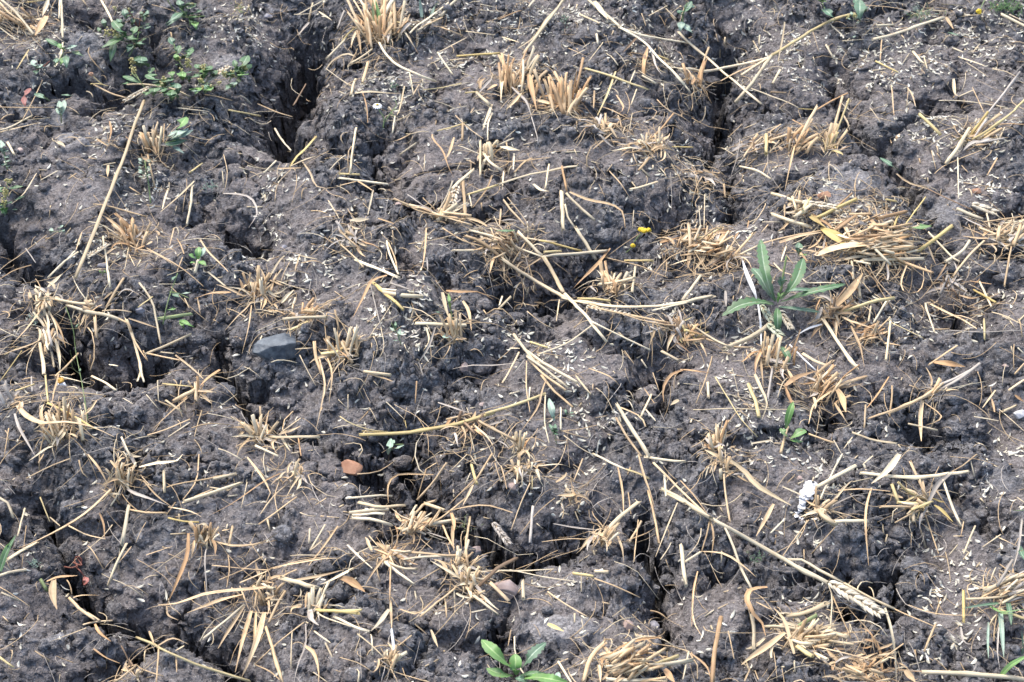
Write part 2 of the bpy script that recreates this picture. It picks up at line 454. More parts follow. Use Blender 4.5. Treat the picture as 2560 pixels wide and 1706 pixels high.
def height_parts(x, y):
    """returns the block height without cracks, the crack drop, roughness and dust masks"""
    wx = x + 0.010 * fbm(x * 22, y * 22, 3, 11) + 0.0014 * fbm(x * 110, y * 110, 2, 12)
    wy = y + 0.010 * fbm(x * 22 + 40, y * 22, 3, 13) + 0.0014 * fbm(x * 110 + 9, y * 110, 2, 14)
    drop = np.zeros(x.shape)
    shoulder = np.zeros(x.shape)
    incrack = np.zeros(x.shape)
    wall = np.zeros(x.shape)
    for (ax, ay, aw), (bx, by, bw), dep in SEG:
        m = max(aw, bw) * 1.0 + 0.13
        sel = (wx > min(ax, bx) - m) & (wx < max(ax, bx) + m) & (wy > min(ay, by) - m) & (wy < max(ay, by) + m)
        if not sel.any():
            continue
        px = wx[sel]; py = wy[sel]
        dx, dy = bx - ax, by - ay
        L2 = dx * dx + dy * dy + 1e-9
        t = np.clip(((px - ax) * dx + (py - ay) * dy) / L2, 0, 1)
        d = np.hypot(px - ax - t * dx, py - ay - t * dy)
        w = aw + (bw - aw) * t
        q = d / np.maximum(w, 0.002)
        dr = dep * (1 - sstep(0.46, 1.22, q))
        sh = dep / 1.28 * (0.27 * np.exp(-np.maximum(d - w, 0) / 0.030) + 0.34 * np.exp(-np.maximum(d - w, 0) / 0.075))
        drop[sel] = np.maximum(drop[sel], dr)
        shoulder[sel] = np.maximum(shoulder[sel], sh)
        wall[sel] = np.maximum(wall[sel], sstep(0.2, 0.5, q) * (1 - sstep(1.05, 1.4, q)))
        incrack[sel] = np.maximum(incrack[sel], 1 - sstep(0.6, 1.3, q))
    smooth = blob_field(x + 0.03 * fbm(x * 14, y * 14, 3, 21), y + 0.03 * fbm(x * 14 + 7, y * 14, 3, 22), SMOOTH)
    nmask = fbm(x * 6.5, y * 6.5, 3, 31)
    smooth = np.clip(np.maximum(smooth, sstep(-0.05, 0.42, nmask) * 0.86), 0, 1) * (1 - 0.6 * incrack)
    crust = blob_field(x + 0.012 * fbm(x * 30, y * 30, 3, 23), y + 0.012 * fbm(x * 30 + 7, y * 30, 3, 24), CRUST, 0.25)
    rough = 0.92 * (1 - 0.95 * smooth)
    rough *= 1 - 0.7 * crust
    base = 0.020 * fbm(x * 2.3, y * 2.3, 2, 1) + 0.015 * fbm(x * 7, y * 7, 3, 2)
    g1, g2, gid = worley((x + 0.03 * fbm(x * 11, y * 11, 3, 65)) / 0.15, (y + 0.03 * fbm(x * 11 + 3, y * 11, 3, 66)) / 0.15, 67)
    base += (gid - 0.5) * 0.022 * sstep(0.0, 0.3, g2 - g1) - 0.019 * (1 - sstep(0.0, 0.24, g2 - g1)) * sstep(-0.3, 0.3, vnoise(x * 5, y * 5, 68))
    base += 0.010 * blob_field(x, y, CRUST, 0.3)
    # clods and crumbs, three sizes, each in its own regions
    qx = x + 0.004 * fbm(x * 60, y * 60, 2, 41); qy = y + 0.004 * fbm(x * 60 + 5, y * 60, 2, 42)
    lump = np.zeros(x.shape)
    for cell, amp, seed, lo, hi, fr in ((0.046, 0.020, 51, -0.25, 0.45, 5.0), (0.021, 0.0115, 52, -0.40, 0.30, 8.0),
                                        (0.0105, 0.0066, 53, -0.6, 0.15, 11.0)):
        f1, f2, cid = worley(qx / cell, qy / cell, seed)
        dome = np.sqrt(np.clip(1 - (f1 / 0.78) ** 2, 0, 1)) * (0.35 + 0.65 * cid) * sstep(0.0, 0.15, f2 - f1)
        where = sstep(lo, hi, fbm(x * fr + seed, y * fr, 2, seed + 7))
        lump += amp * dome * where
    f1, f2, cid = worley(qx / 0.0058, qy / 0.0058, 54)
    grain = 0.0017 * np.sqrt(np.clip(1 - f1 ** 2, 0, 1)) * (0.3 + 0.7 * cid) * sstep(-0.5, 0.2, fbm(x * 13, y * 13, 2, 58))
    lump += 0.0018 * np.sqrt(np.clip(1 - f1 ** 2, 0, 1)) * (0.3 + 0.7 * cid)
    lump = (lump * rough + grain * (1 - 0.5 * smooth)) * (1 - 0.7 * wall)
    # hairline shrinkage cracks
    f1, f2, cid = worley((x + 0.02 * fbm(x * 16, y * 16, 3, 61)) / 0.085, (y + 0.02 * fbm(x * 16 + 3, y * 16, 3, 62)) / 0.085, 63)
    hair = (1 - sstep(0.0, 0.07, f2 - f1)) * sstep(-0.1, 0.4, vnoise(x * 8, y * 8, 64))
    fine = (1 - 0.7 * wall) * 0.0016 * fbm(x * 90, y * 90, 3, 71) + 0.0011 * rough * fbm(x * 260, y * 260, 2, 72)
    ridged = 0.009 * rough * (1 - 0.8 * wall) * (0.5 - np.abs(fbm(x * 32, y * 32, 3, 73)))
    top = base + lump + fine + ridged - 0.010 * hair
    return top, drop, shoulder, rough, smooth, crust, incrack

# grid: columns fan out with distance so that near and far soil get equally fine faces
NX, NY = 850, 700
Y0, Y1 = 0.84, 3.30
YS = Y0 + (Y1 - Y0) * (np.linspace(0, 1, NY) * 0.72 + 0.28 * np.linspace(0, 1, NY) ** 2)
def half_w(y):
    return 0.80 + 0.29 * y
SS = 0.54 * np.linspace(-1, 1, NX) + 0.46 * np.linspace(-1, 1, NX) ** 5      # finer in the middle, coarser far to the sides
GX = SS[None, :] * half_w(YS)[:, None]
GY = np.repeat(YS[:, None], NX, 1)
TOP, DROP, SHO, ROUGH, SMO, CRU, INC = height_parts(GX, GY)
H = TOP - np.maximum(DROP, SHO)
# the walls of the cracks crumble: lumps on them
H = H + 0.012 * INC * fbm(GX * 45, GY * 45, 3, 81)

def box1(a, k, ax):
    p = [(0, 0), (0, 0)]; p[ax] = (k + 1, k)
    c = np.cumsum(np.pad(a, p, mode='edge'), axis=ax)
    n = 2 * k + 1
    return (c[n:, :] - c[:-n, :]) / n if ax == 0 else (c[:, n:] - c[:, :-n]) / n
def blur(a, k):
    for _ in range(2):
        a = box1(box1(a, k, 0), k, 1)
    return a
def dilate(a, k):
    b = a.copy()
    for s in range(1, k + 1):
        b[s:, :] = np.maximum(b[s:, :], a[:-s, :]); b[:-s, :] = np.maximum(b[:-s, :], a[s:, :])
    c = b.copy()
    for s in range(1, k + 1):
        c[:, s:] = np.maximum(c[:, s:], b[:, :-s]); c[:, :-s] = np.maximum(c[:, :-s], b[:, s:])
    return c
ENV = blur(dilate(TOP - 0.55 * SHO, 3), 4)      # what a straw lies on: lump tops, bridging the cracks
HS = blur(H, 2)

def grid_at(G, x, y):
    fy = np.interp(y, YS, np.arange(NY))
    fx = np.interp(x / half_w(y), SS, np.arange(NX))
    fx = np.clip(fx, 0, NX - 1.001); fy = np.clip(fy, 0, NY - 1.001)
    ix = np.floor(fx).astype(int); iy = np.floor(fy).astype(int)
    u = fx - ix; v = fy - iy
    return (G[iy, ix] * (1 - u) + G[iy, ix + 1] * u) * (1 - v) + (G[iy + 1, ix] * (1 - u) + G[iy + 1, ix + 1] * u) * v
def genv(x, y): return float(grid_at(ENV, np.float64(x), np.float64(y)))
def ghgt(x, y): return float(grid_at(HS, np.float64(x), np.float64(y)))

def hit(X, Y, G=None, lift=0.0):
    """the point of the soil seen at photograph pixel X, Y"""
    G = ENV if G is None else G
    z = 0.0
    for _ in range(7):
        p = on_plane(X, Y, z)
        z = 0.4 * z + 0.6 * (float(grid_at(G, np.float64(p[0]), np.float64(p[1]))) + lift)
    return on_plane(X, Y, z)

def build_ground():
    outx = np.array([0.12, 0.3, 0.7, 1.5, 3.5, 8, 18, 40])
    lo_y = np.array([-40, -16, -6, -2, -0.6, 0.1, 0.5, 0.75])
    hi_y = np.array([3.4, 3.6, 3.9, 4.5, 6, 10, 20, 45])
    ys = np.concatenate([lo_y, YS, hi_y])
    n0 = len(lo_y)
    hw = half_w(np.clip(ys, Y0, Y1))
    xs_in = SS[None, :] * hw[:, None]
    left = -(hw[:, None] + outx[::-1][None, :])
    right = hw[:, None] + outx[None, :]
    X = np.concatenate([left, xs_in, right], 1)
    Yg = np.repeat(ys[:, None], X.shape[1], 1)
    Z = 0.016 * fbm(X * 2.3, Yg * 2.3, 2, 1) + 0.011 * fbm(X * 7, Yg * 7, 3, 2)
    m0 = len(outx)
    Z[n0:n0 + NY, m0:m0 + NX] = H
    # the steep walls break up sideways as well
    steep = np.clip(np.hypot(np.gradient(H, axis=0) / 0.0027, np.gradient(H, axis=1) / 0.0025) - 0.6, 0, 1)
    xi, yi = X[n0:n0 + NY, m0:m0 + NX], Yg[n0:n0 + NY, m0:m0 + NX]
    dx = 0.010 * steep * fbm(xi * 40 + H * 95, yi * 40 - H * 80, 3, 83); dy = 0.010 * steep * fbm(xi * 40 - H * 85 + 9, yi * 40 + H * 90, 3, 84)
    X[n0:n0 + NY, m0:m0 + NX] += dx; Yg[n0:n0 + NY, m0:m0 + NX] += dy
    def full(A, fill):
        F = np.full(X.shape, fill)
        F[n0:n0 + NY, m0:m0 + NX] = A
        return F
    ny, nx = X.shape
    co = np.stack([X, Yg, Z], -1).reshape(-1, 3).astype(np.float32)
    idx = np.arange(ny * nx).reshape(ny, nx)
    q = np.stack([idx[:-1, :-1], idx[:-1, 1:], idx[1:, 1:], idx[1:, :-1]], -1).reshape(-1, 4)
    me = bpy.data.meshes.new('soil')
    me.vertices.add(len(co)); me.vertices.foreach_set('co', co.ravel())
    me.loops.add(q.size); me.loops.foreach_set('vertex_index', q.ravel().astype(np.int32))
    me.polygons.add(len(q))
    me.polygons.foreach_set('loop_start', (np.arange(len(q)) * 4).astype(np.int32))
    me.polygons.foreach_set('use_smooth', np.ones(len(q), bool))
    for nm, A, fill in (('dusty', SMO, 0.3), ('crust', CRU, 0.0)):
        at = me.attributes.new(nm, 'FLOAT', 'POINT')
        at.data.foreach_set('value', full(A, fill).ravel().astype(np.float32))
    me.update(calc_edges=True)
    me.materials.append(M_SOIL)
    o = bpy.data.objects.new('soil_ground', me)
    o['kind'] = 'structure'
    o['label'] = 'dark cracked field soil, crumbly with deep drying cracks'
    COL.objects.link(o)
build_ground()
# ---------------------------------------------------------------- mesh builders
def mesh_from(name, co, faces, mat, uv=None, smooth=True):
    me = bpy.data.meshes.new(name)
    me.from_pydata([tuple(map(float, c)) for c in co], [], faces)
    if smooth:
        me.polygons.foreach_set('use_smooth', [True] * len(faces))
    if uv is not None:
        l = me.uv_layers.new(name='UVMap')
        vi = np.empty(len(me.loops), np.int32); me.loops.foreach_get('vertex_index', vi)
        l.data.foreach_set('uv', np.asarray(uv, np.float32)[vi].ravel())
    me.materials.append(mat)
    return me

def raw_mesh(name, co, tris, mat, uv=None):
    """large meshes of triangles straight from arrays"""
    me = bpy.data.meshes.new(name)
    me.vertices.add(len(co)); me.vertices.foreach_set('co', np.asarray(co, np.float32).ravel())
    tris = np.asarray(tris, np.int32)
    me.loops.add(tris.size); me.loops.foreach_set('vertex_index', tris.ravel())
    me.polygons.add(len(tris)); me.polygons.foreach_set('loop_start', (np.arange(len(tris)) * tris.shape[1]).astype(np.int32))
    me.polygons.foreach_set('use_smooth', np.ones(len(tris), bool))
    me.update(calc_edges=True)
    if uv is not None:
        l = me.uv_layers.new(name='UVMap')
        l.data.foreach_set('uv', np.asarray(uv, np.float32)[tris.ravel()].ravel())
    me.materials.append(mat)
    return me

def link(name, me, parent=None, loc=None):
    o = bpy.data.objects.new(name, me)
    if loc is not None:
        o.location = loc
    if parent is not None:
        o.parent = parent
    COL.objects.link(o)
    return o

def catmull(P, n):
    P = np.asarray(P, float)
    if len(P) == 2:
        t = np.linspace(0, 1, n)[:, None]
        return P[0] * (1 - t) + P[1] * t
    Q = np.vstack([2 * P[0] - P[1], P, 2 * P[-1] - P[-2]])
    seg = np.linalg.norm(np.diff(P, axis=0), axis=1); acc = np.concatenate([[0], np.cumsum(seg)]); acc /= acc[-1]
    out = []
    for s in np.linspace(0, 1, n):
        k = min(max(np.searchsorted(acc, s, side='right') - 1, 0), len(P) - 2)
        u = (s - acc[k]) / max(acc[k + 1] - acc[k], 1e-9)
        a, b, c, d = Q[k], Q[k + 1], Q[k + 2], Q[k + 3]
        out.append(0.5 * ((2 * b) + (c - a) * u + (2 * a - 5 * b + 4 * c - d) * u * u + (3 * b - a - 3 * c + d) * u ** 3))
    return np.array(out)

def frames(P, up=(0, 0, 1)):
    T = np.gradient(P, axis=0)
    T /= np.linalg.norm(T, axis=1)[:, None] + 1e-12
    up = np.asarray(up, float)
    S = np.cross(T, up)
    bad = np.linalg.norm(S, axis=1) < 0.15
    S[bad] = np.cross(T[bad], (0.3, 1, 0))
    S /= np.linalg.norm(S, axis=1)[:, None]
    N = np.cross(S, T)
    return T, S, N

def tube(P, r, sides=7, hollow=(False, False), nodes=(), rag=0.25, flat=1.0):
    """a straw: a tube along P with joints, and open ends that show the hollow"""
    T, S, N = frames(P)
    n = len(P)
    r = np.full(n, r) if np.isscalar(r) else np.asarray(r)
    for k in nodes:
        r = r.copy(); r[k] *= 1.28
    d = np.concatenate([[0], np.cumsum(np.linalg.norm(np.diff(P, axis=0), axis=1))])
    ang = np.arange(sides) * 2 * math.pi / sides
    co, uv, fs = [], [], []
    def ring(c, s, nn, rad, u, shift=None):
        i0 = len(co)
        for j, a in enumerate(ang):
            v = c + (s * math.cos(a) + nn * math.sin(a) * flat) * rad
            if shift is not None:
                v = v + shift[j]
            co.append(v); uv.append((u, j / sides))
        return i0
    rings = []
    rag0 = rag1 = None
    if hollow[0] and rag:
        rag0 = [-T[0] * random.uniform(0, rag) * 3 * r[0] for _ in ang]
    if hollow[1] and rag:
        rag1 = [T[-1] * random.uniform(0, rag) * 3 * r[-1] for _ in ang]
    for i in range(n):
        rings.append(ring(P[i], S[i], N[i], r[i], d[i], rag0 if i == 0 else rag1 if i == n - 1 else None))
    for a, b in zip(rings[:-1], rings[1:]):
        for j in range(sides):
            k = (j + 1) % sides
            fs.append((a + j, a + k, b + k, b + j))
    for end, i, sg in ((0, 0, 1), (1, n - 1, -1)):
        a = rings[i]
        if hollow[end]:
            sh = rag0 if end == 0 else rag1
            q = ring(P[i], S[i], N[i], r[i] * 0.62, d[i], sh)
            w = ring(P[i] + sg * T[i] * r[i] * 4, S[i], N[i], r[i] * 0.5, d[i])
            for j in range(sides):
                k = (j + 1) % sides
                for A, B in ((q, a), (w, q)):
                    f = (A + j, A + k, B + k, B + j)
                    fs.append(f if end == 0 else f[::-1])
            f = tuple(w + j for j in range(sides))
            fs.append(f[::-1] if end == 0 else f)
        else:
            f = tuple(a + j for j in range(sides))
            fs.append(f[::-1] if end == 0 else f)
    return np.array(co), fs, np.array(uv)

def ribbon(P, w, twist=0.0, fold=0.25, taper=(0.5, 0.1), tilt=0.0, wob=0.0):
    """a dry leaf blade: a folded strip with its own thickness at the midrib"""
    T, S, N = frames(P)
    n = len(P)
    d = np.concatenate([[0], np.cumsum(np.linalg.norm(np.diff(P, axis=0), axis=1))])
    co, uv, fs = [], [], []
    ph = random.uniform(0, 6)
    for i in range(n):
        t = i / (n - 1)
        ww = w * min(1.0, taper[0] + (1 - taper[0]) * t / 0.25) * min(1.0, taper[1] + (1 - taper[1]) * (1 - t) / 0.45)
        a = tilt + twist * t + wob * math.sin(ph + 5 * t)
        s = S[i] * math.cos(a) + N[i] * math.sin(a)
        m = -S[i] * math.sin(a) + N[i] * math.cos(a)
        for j, (q, h) in enumerate(((-0.5, fold * .5), (-0.22, 0.0), (0.0, -fold * .18), (0.22, 0.0), (0.5, fold * .5))):
            co.append(P[i] + s * q * ww + m * h * ww)
            uv.append((d[i], (q + 0.5) * 0.7))
    for i in range(n - 1):
        for j in range(4):
            a = i * 5 + j
            fs.append((a, a + 1, a + 6, a + 5))
    # underside, a hair below, closes the blade
    m0 = len(co)
    th = max(0.00018, w * 0.03)
    for i in range(n):
        for j in range(5):
            co.append(co[i * 5 + j] - N[i] * th * (1 if 0 < j < 4 else 0.3))
            uv.append(uv[i * 5 + j])
    for i in range(n - 1):
        for j in range(4):
            a = m0 + i * 5 + j
            fs.append((a, a + 5, a + 6, a + 1))
    return np.array(co), fs, np.array(uv)

def settle(P, r, clear=True):
    """keeps a lying stalk above the soil"""
    e = grid_at(ENV, P[:, 0], P[:, 1])
    gap = e + 0.4 * r + 0.0022 - P[:, 2]
    gap = np.maximum(gap, 0)
    if len(gap) > 4:
        gap = np.convolve(np.pad(gap, 1, mode='edge'), [.25, .5, .25], 'valid')
    P = P.copy(); P[:, 2] += gap
    return P

PIXEL = {}
def place_thing(o, P):
    PIXEL[o.name] = to_px(P)

def set_thing(o, label, cat, group=None):
    o['label'] = label
    o['category'] = cat
    if group:
        o['group'] = group

THINGS = []          # (object, dict of looks) waiting for a label
# straws and leaves traced in the photograph's own crops: kind colour width : points
# s stalk, l leaf blade, f fine fibre
TRACES = {
'A': '''s c 26:985,690 870,1020 655,1560 515,1900;s c 13:690,0 740,90 790,210;s c 17:420,0 430,260;s c 15:410,0 405,120;s c 13:430,290 415,380 385,450
s t 16:0,20 60,90 150,150 230,240;s c 19:10,0 120,100 230,235;l c 26:330,0 290,110;l o 40:320,110 240,240;s y 13:190,15 290,5;s c 11:0,360 100,300 205,270
s y 11:200,340 115,475;s c 13:0,890 70,870 215,795;s c 12:0,905 100,880 270,840;s t 9:0,735 200,738 370,735;s t 8:290,550 240,660 150,830;s c 8:0,190 80,250 130,270
f c 6:0,720 60,790;s c 13:870,580 1000,580 1180,610 1290,660;s t 11:640,580 760,640 860,670;s t 10:1400,650 1590,690;s y 12:1565,755 1680,775 1780,795;s c 9:1220,740 1350,755 1430,765
s t 8:1760,710 1900,770 2000,800;s k 12:2090,580 2010,720;s c 14:1880,880 1930,960 1990,1030;s y 18:2160,940 2080,1030 1985,1140;l c 14:1985,1140 2100,1090 2160,1070;s t 12:1900,1155 2060,1150
s c 20:2353,280 2235,400;s c 7:2230,470 2353,560;f t 7:1530,1060 1555,1180 1540,1290 1520,1330;l g 13:1525,1325 1640,1330 1720,1360 1760,1440 1740,1500 1700,1560;s c 12:1890,1100 1805,1185
l t 11:2070,1110 2120,1180 2160,1270 2230,1290 2353,1270;s t 8:1990,1160 1900,1260 1880,1380;s y 14:1380,1120 1300,1180;s c 10:395,1170 275,1235;s c 8:250,1185 160,1330 80,1395;s c 18:55,980 95,1055
l c 26:395,970 445,1005;s t 12:660,950 740,1000;l o 12:750,830 760,900 740,980;s c 12:710,1130 790,1115;l t 20:740,1130 735,1210;f t 6:640,1335 710,1420;s t 14:650,1400 840,1440 990,1480
s c 13:1330,1240 1230,1340 1100,1450;s c 12:1150,1290 1110,1430;s c 17:1315,1270 1305,1400 1280,1530;f k 6:1040,1280 1090,1320 1160,1290;f t 6:1045,1280 1150,1300;s t 14:1010,1060 1040,1200 1060,1280
f c 6:1250,980 1370,1080;s c 9:2245,1370 2320,1500;f c 7:2010,100 2130,90 2240,0;s c 10:2140,20 2110,130;s c 11:2220,0 2040,100;l g 20:2115,155 2040,245;s g 14:2353,80 2310,190;l c 12:2180,80 2270,140''',
'B': '''s c 20:1530,0 1390,190 1255,370;s c 13:1480,60 1330,250 1220,330;s c 15:1330,0 1290,50;s c 20:800,0 690,110;s c 17:740,20 600,130 480,230;s c 15:660,150 530,210;s t 14:700,120 570,180
s t 12:700,190 830,240;s c 9:860,215 1060,240;l t 16:640,180 740,190 860,215;s o 10:1240,75 1085,135;s c 8:960,70 1120,80;s c 8:865,260 680,355;s c 22:1700,0 1830,110 1920,190
s c 20:1920,190 2080,290 2200,420 2353,580;l c 30:1740,10 1830,130;s c 16:1910,190 2100,250 2353,290;s c 9:1110,255 1225,290;s c 19:270,300 330,390 400,450 530,510 650,555
s c 12:400,170 460,250 510,325;s y 12:375,145 490,185;s y 14:0,310 50,240 130,170;s c 15:215,340 150,390 80,430;s t 22:190,430 155,560;s c 20:105,550 75,650;s c 12:0,540 70,590;s c 14:670,360 720,440 770,510
s y 18:800,385 930,375 1090,365;s c 12:750,415 870,400;s c 8:1090,365 1190,395;s y 9:830,570 700,600 570,615;s y 15:865,635 940,630;l c 20:100,640 200,630 330,640 420,640;s c 8:470,480 500,640
s t 10:540,580 500,650;s c 10:440,590 410,740 390,790;s c 12:375,800 360,905;s o 8:150,620 180,720 190,840;s y 19:1680,470 1850,520 2010,580 2100,610;s c 10:1680,340 1590,385;s c 8:1800,290 1700,420
s c 8:1880,350 1960,460;s y 12:1885,490 1830,640 1760,790;s t 12:1740,620 1735,740;s c 14:1645,100 1770,160;s c 16:1755,235 1765,300;s c 9:2110,110 2240,40;s c 8:2330,40 2260,100;s c 11:2250,460 2353,470
s y 11:2170,380 2250,410;s g 12:2010,400 2120,390;l k 16:2040,250 1970,320 1935,360;l o 24:2110,310 2080,420 2075,510;l g 14:2130,340 2160,450 2200,510;s c 8:2020,480 1970,600;s c 10:2030,610 1990,720
s c 16:2070,520 2160,570;l o 12:1890,650 1940,740 1900,780;l t 12:1790,730 1890,770 2050,860;l t 10:1900,790 1930,890;s c 8:2000,780 1980,890;s o 16:2280,780 2200,880 2120,950;s t 12:2205,910 2195,1080
s y 20:2280,1005 2400,1008;s c 22:940,640 1020,715;l c 18:1040,715 1010,800 975,890;s c 12:1040,770 1010,850 1010,960;s t 10:915,740 890,780;f c 7:870,800 920,760 1000,750
l o 34:1290,510 1310,600 1340,740;l g 15:1170,600 1270,690 1310,800;s g 8:1310,800 1350,940 1355,990;l c 24:1110,500 1105,600 1100,690;l t 18:1240,640 1190,700 1135,750;l g 17:1040,540 980,600 940,650
s c 25:910,1165 820,1240 770,1290;s t 24:840,1235 850,1360 855,1480;s c 14:770,1240 740,1330 660,1460;s t 12:1040,1200 1000,1300 910,1420;s c 12:880,1330 900,1420;s c 20:1090,1260 1300,1195 1620,1140
s y 16:880,1330 980,1300 1090,1262;s c 14:1430,1130 1405,1290;s o 16:1520,1150 1550,1300;s c 28:1515,1320 1520,1420 1525,1560;s c 15:1540,1400 1560,1490 1610,1560;s c 20:1550,1325 1620,1400 1740,1505
l t 20:1570,1315 1700,1370 1850,1400 1930,1450 1950,1560;l c 26:1320,1260 1370,1300 1430,1310;s c 17:960,970 960,1090 960,1200;s c 24:980,1050 1040,1120 1100,1160;l c 30:1090,1010 1160,1020 1230,1030
s c 14:1180,950 1090,990;s t 18:1310,1085 1260,1110 1195,1180;s c 12:1190,1050 1185,1160;s t 8:1060,1100 1250,1100 1440,1075;s y 12:860,840 770,870 670,895;s t 18:840,850 835,960;s t 10:790,790 870,870 980,950
l c 12:1120,1170 1110,1300;s c 10:1080,960 1070,1010;l o 14:630,920 640,960 700,1030 740,1140 780,1220;l t 16:780,940 740,1060 700,1100;l t 14:480,920 400,960 330,970;s c 13:515,985 415,1055;s c 8:580,1060 575,1160
s t 10:1870,905 1730,1020;s c 20:2170,1245 2060,1280 1985,1295;s c 8:2190,1150 2230,1200;l t 10:1840,1170 1920,1260 1980,1350;s t 7:1770,1260 1810,1350;f g 6:2260,1180 2270,1350 2265,1450
s y 14:0,1190 130,1195;s c 16:0,1220 150,1240 320,1260;s t 11:0,1270 120,1240;s c 12:225,1300 190,1470;s t 12:120,1240 230,1310;s t 14:370,1360 500,1420 650,1470;s t 12:440,1390 560,1450 830,1500
s t 14:480,1400 700,1480 900,1540;s g 10:460,1330 600,1430;l c 30:70,1510 200,1500;s t 10:260,1495 370,1530;s t 14:1120,1370 1180,1450 1260,1540;s t 12:1100,1430 1090,1540;s t 8:1145,1350 1250,1480 1300,1560
f c 7:2010,1440 2000,1560;s c 16:70,1180 90,1000 110,880;s c 9:960,30 1060,50;s c 9:2230,60 2300,130;s t 9:1560,330 1720,400''',
'C': '''s y 24:1190,95 1060,130 920,200 760,300 630,380;s c 25:630,380 540,500 480,590 390,690;s c 20:620,390 520,450 420,515;s t 18:610,395 540,420;s c 20:0,480 170,490 330,460 480,430 600,400
s c 20:0,230 80,310 180,390 290,490 400,580 550,705;s t 13:280,555 400,490 520,440;s c 9:460,600 600,650 810,740;s y 8:810,745 930,750;s c 14:0,285 70,300;s c 14:0,540 60,620;s c 12:715,150 700,260 670,420
s c 18:685,480 635,570;s c 10:500,280 545,360;s c 12:545,245 540,305;s c 8:1030,170 1120,250;f t 6:910,220 950,350;s c 23:1800,120 1650,170 1480,230 1320,270;s c 8:1110,280 1260,270;s y 14:1340,420 1490,495
s c 16:1000,310 1050,400;s t 8:1380,270 1370,410;s t 8:1340,160 1250,250;s c 10:1790,30 1950,40;s c 10:1700,70 1830,80;s c 14:1350,175 1460,170;l t 20:1820,120 1870,200;s c 14:1870,330 1940,360
s c 10:1900,390 2080,450;s c 8:1960,430 2110,530;s c 22:1600,360 1660,430;f c 7:1680,370 1720,320 1750,310;s c 10:1670,390 1690,470;l c 20:1870,540 1880,640 1910,660;s c 14:1910,660 2000,620
s c 10:1770,690 1900,690 2080,710 2240,740;s t 8:2000,600 2080,770;s t 8:1440,600 1465,790;s t 8:1560,600 1550,710;s t 10:1555,600 1610,730;s y 22:1640,785 1710,850 1780,920;s c 8:1300,740 1370,840
s g 16:2320,500 2230,620 2150,720 2080,800;f g 7:2350,440 2260,530 2180,600;s y 18:2400,640 2260,780 2140,870 2000,960;s c 28:1980,880 1900,1010 1820,1120;s o 9:2353,855 2180,855
s t 8:2060,1030 1930,1080 1800,1140 1740,1190;s t 10:2170,1080 2100,1200;s c 10:1900,1080 1905,1360;s t 7:1720,1030 1750,1160;s t 18:1110,670 1070,820 1020,1000;s y 15:1155,680 1110,800 1040,980
l t 14:1120,790 1160,890;s o 8:1240,690 1150,790;s o 14:1145,640 1040,690 940,750;s t 24:935,735 870,850 790,1000;s t 18:905,820 830,960;s t 20:890,890 750,920 620,960;s o 10:770,820 870,890
l t 13:785,990 750,1130 715,1310;f g 6:600,1060 610,1180 700,1320;s y 26:590,930 590,1045;s t 10:690,850 590,920;s t 14:560,940 480,1010 440,1070;s t 8:425,850 330,940;f g 7:410,950 390,1080 350,1200
s c 10:680,960 610,1050;s c 8:440,880 520,845;s c 15:410,1140 530,1170 620,1225;s c 8:510,1140 660,1110;s t 10:600,1110 560,1200;f g 6:980,1140 880,1190;s t 13:1480,1190 1560,1250 1690,1290
s k 12:1690,1290 1850,1370 2020,1450;s t 8:1690,1280 1590,1260;s y 11:1680,1350 1620,1430 1540,1540;s c 8:1230,1365 1420,1390;s y 14:1410,1365 1480,1380;s c 26:640,1330 760,1370 850,1390
s y 26:1190,1370 1080,1420 940,1490;s o 16:1175,1325 1080,1410;s c 26:640,1470 750,1510 880,1550;l y 38:890,1480 950,1530 1000,1560;s t 12:1000,1500 1200,1510 1350,1550;s y 18:1490,1480 1460,1560
s t 18:820,1310 810,1440;s t 10:720,1350 715,1500;s c 28:1900,1430 1990,1470 2070,1500;s c 14:2090,1420 2120,1560;s t 13:2080,1520 2353,1480;s c 8:130,1410 140,1560;s c 8:170,1330 165,1560;s o 10:470,1510 460,1560
s t 14:300,1260 310,1350;s t 9:1940,1250 2130,1280 2260,1290;s c 9:2220,870 2160,1000;s c 8:2050,300 2000,360;s c 20:2200,100 2280,140 2400,200;s c 10:2250,100 2353,150;s t 8:1250,35 1500,60 1700,130;s c 8:2270,1460 2290,1560;s c 14:2180,1500 2353,1530''',
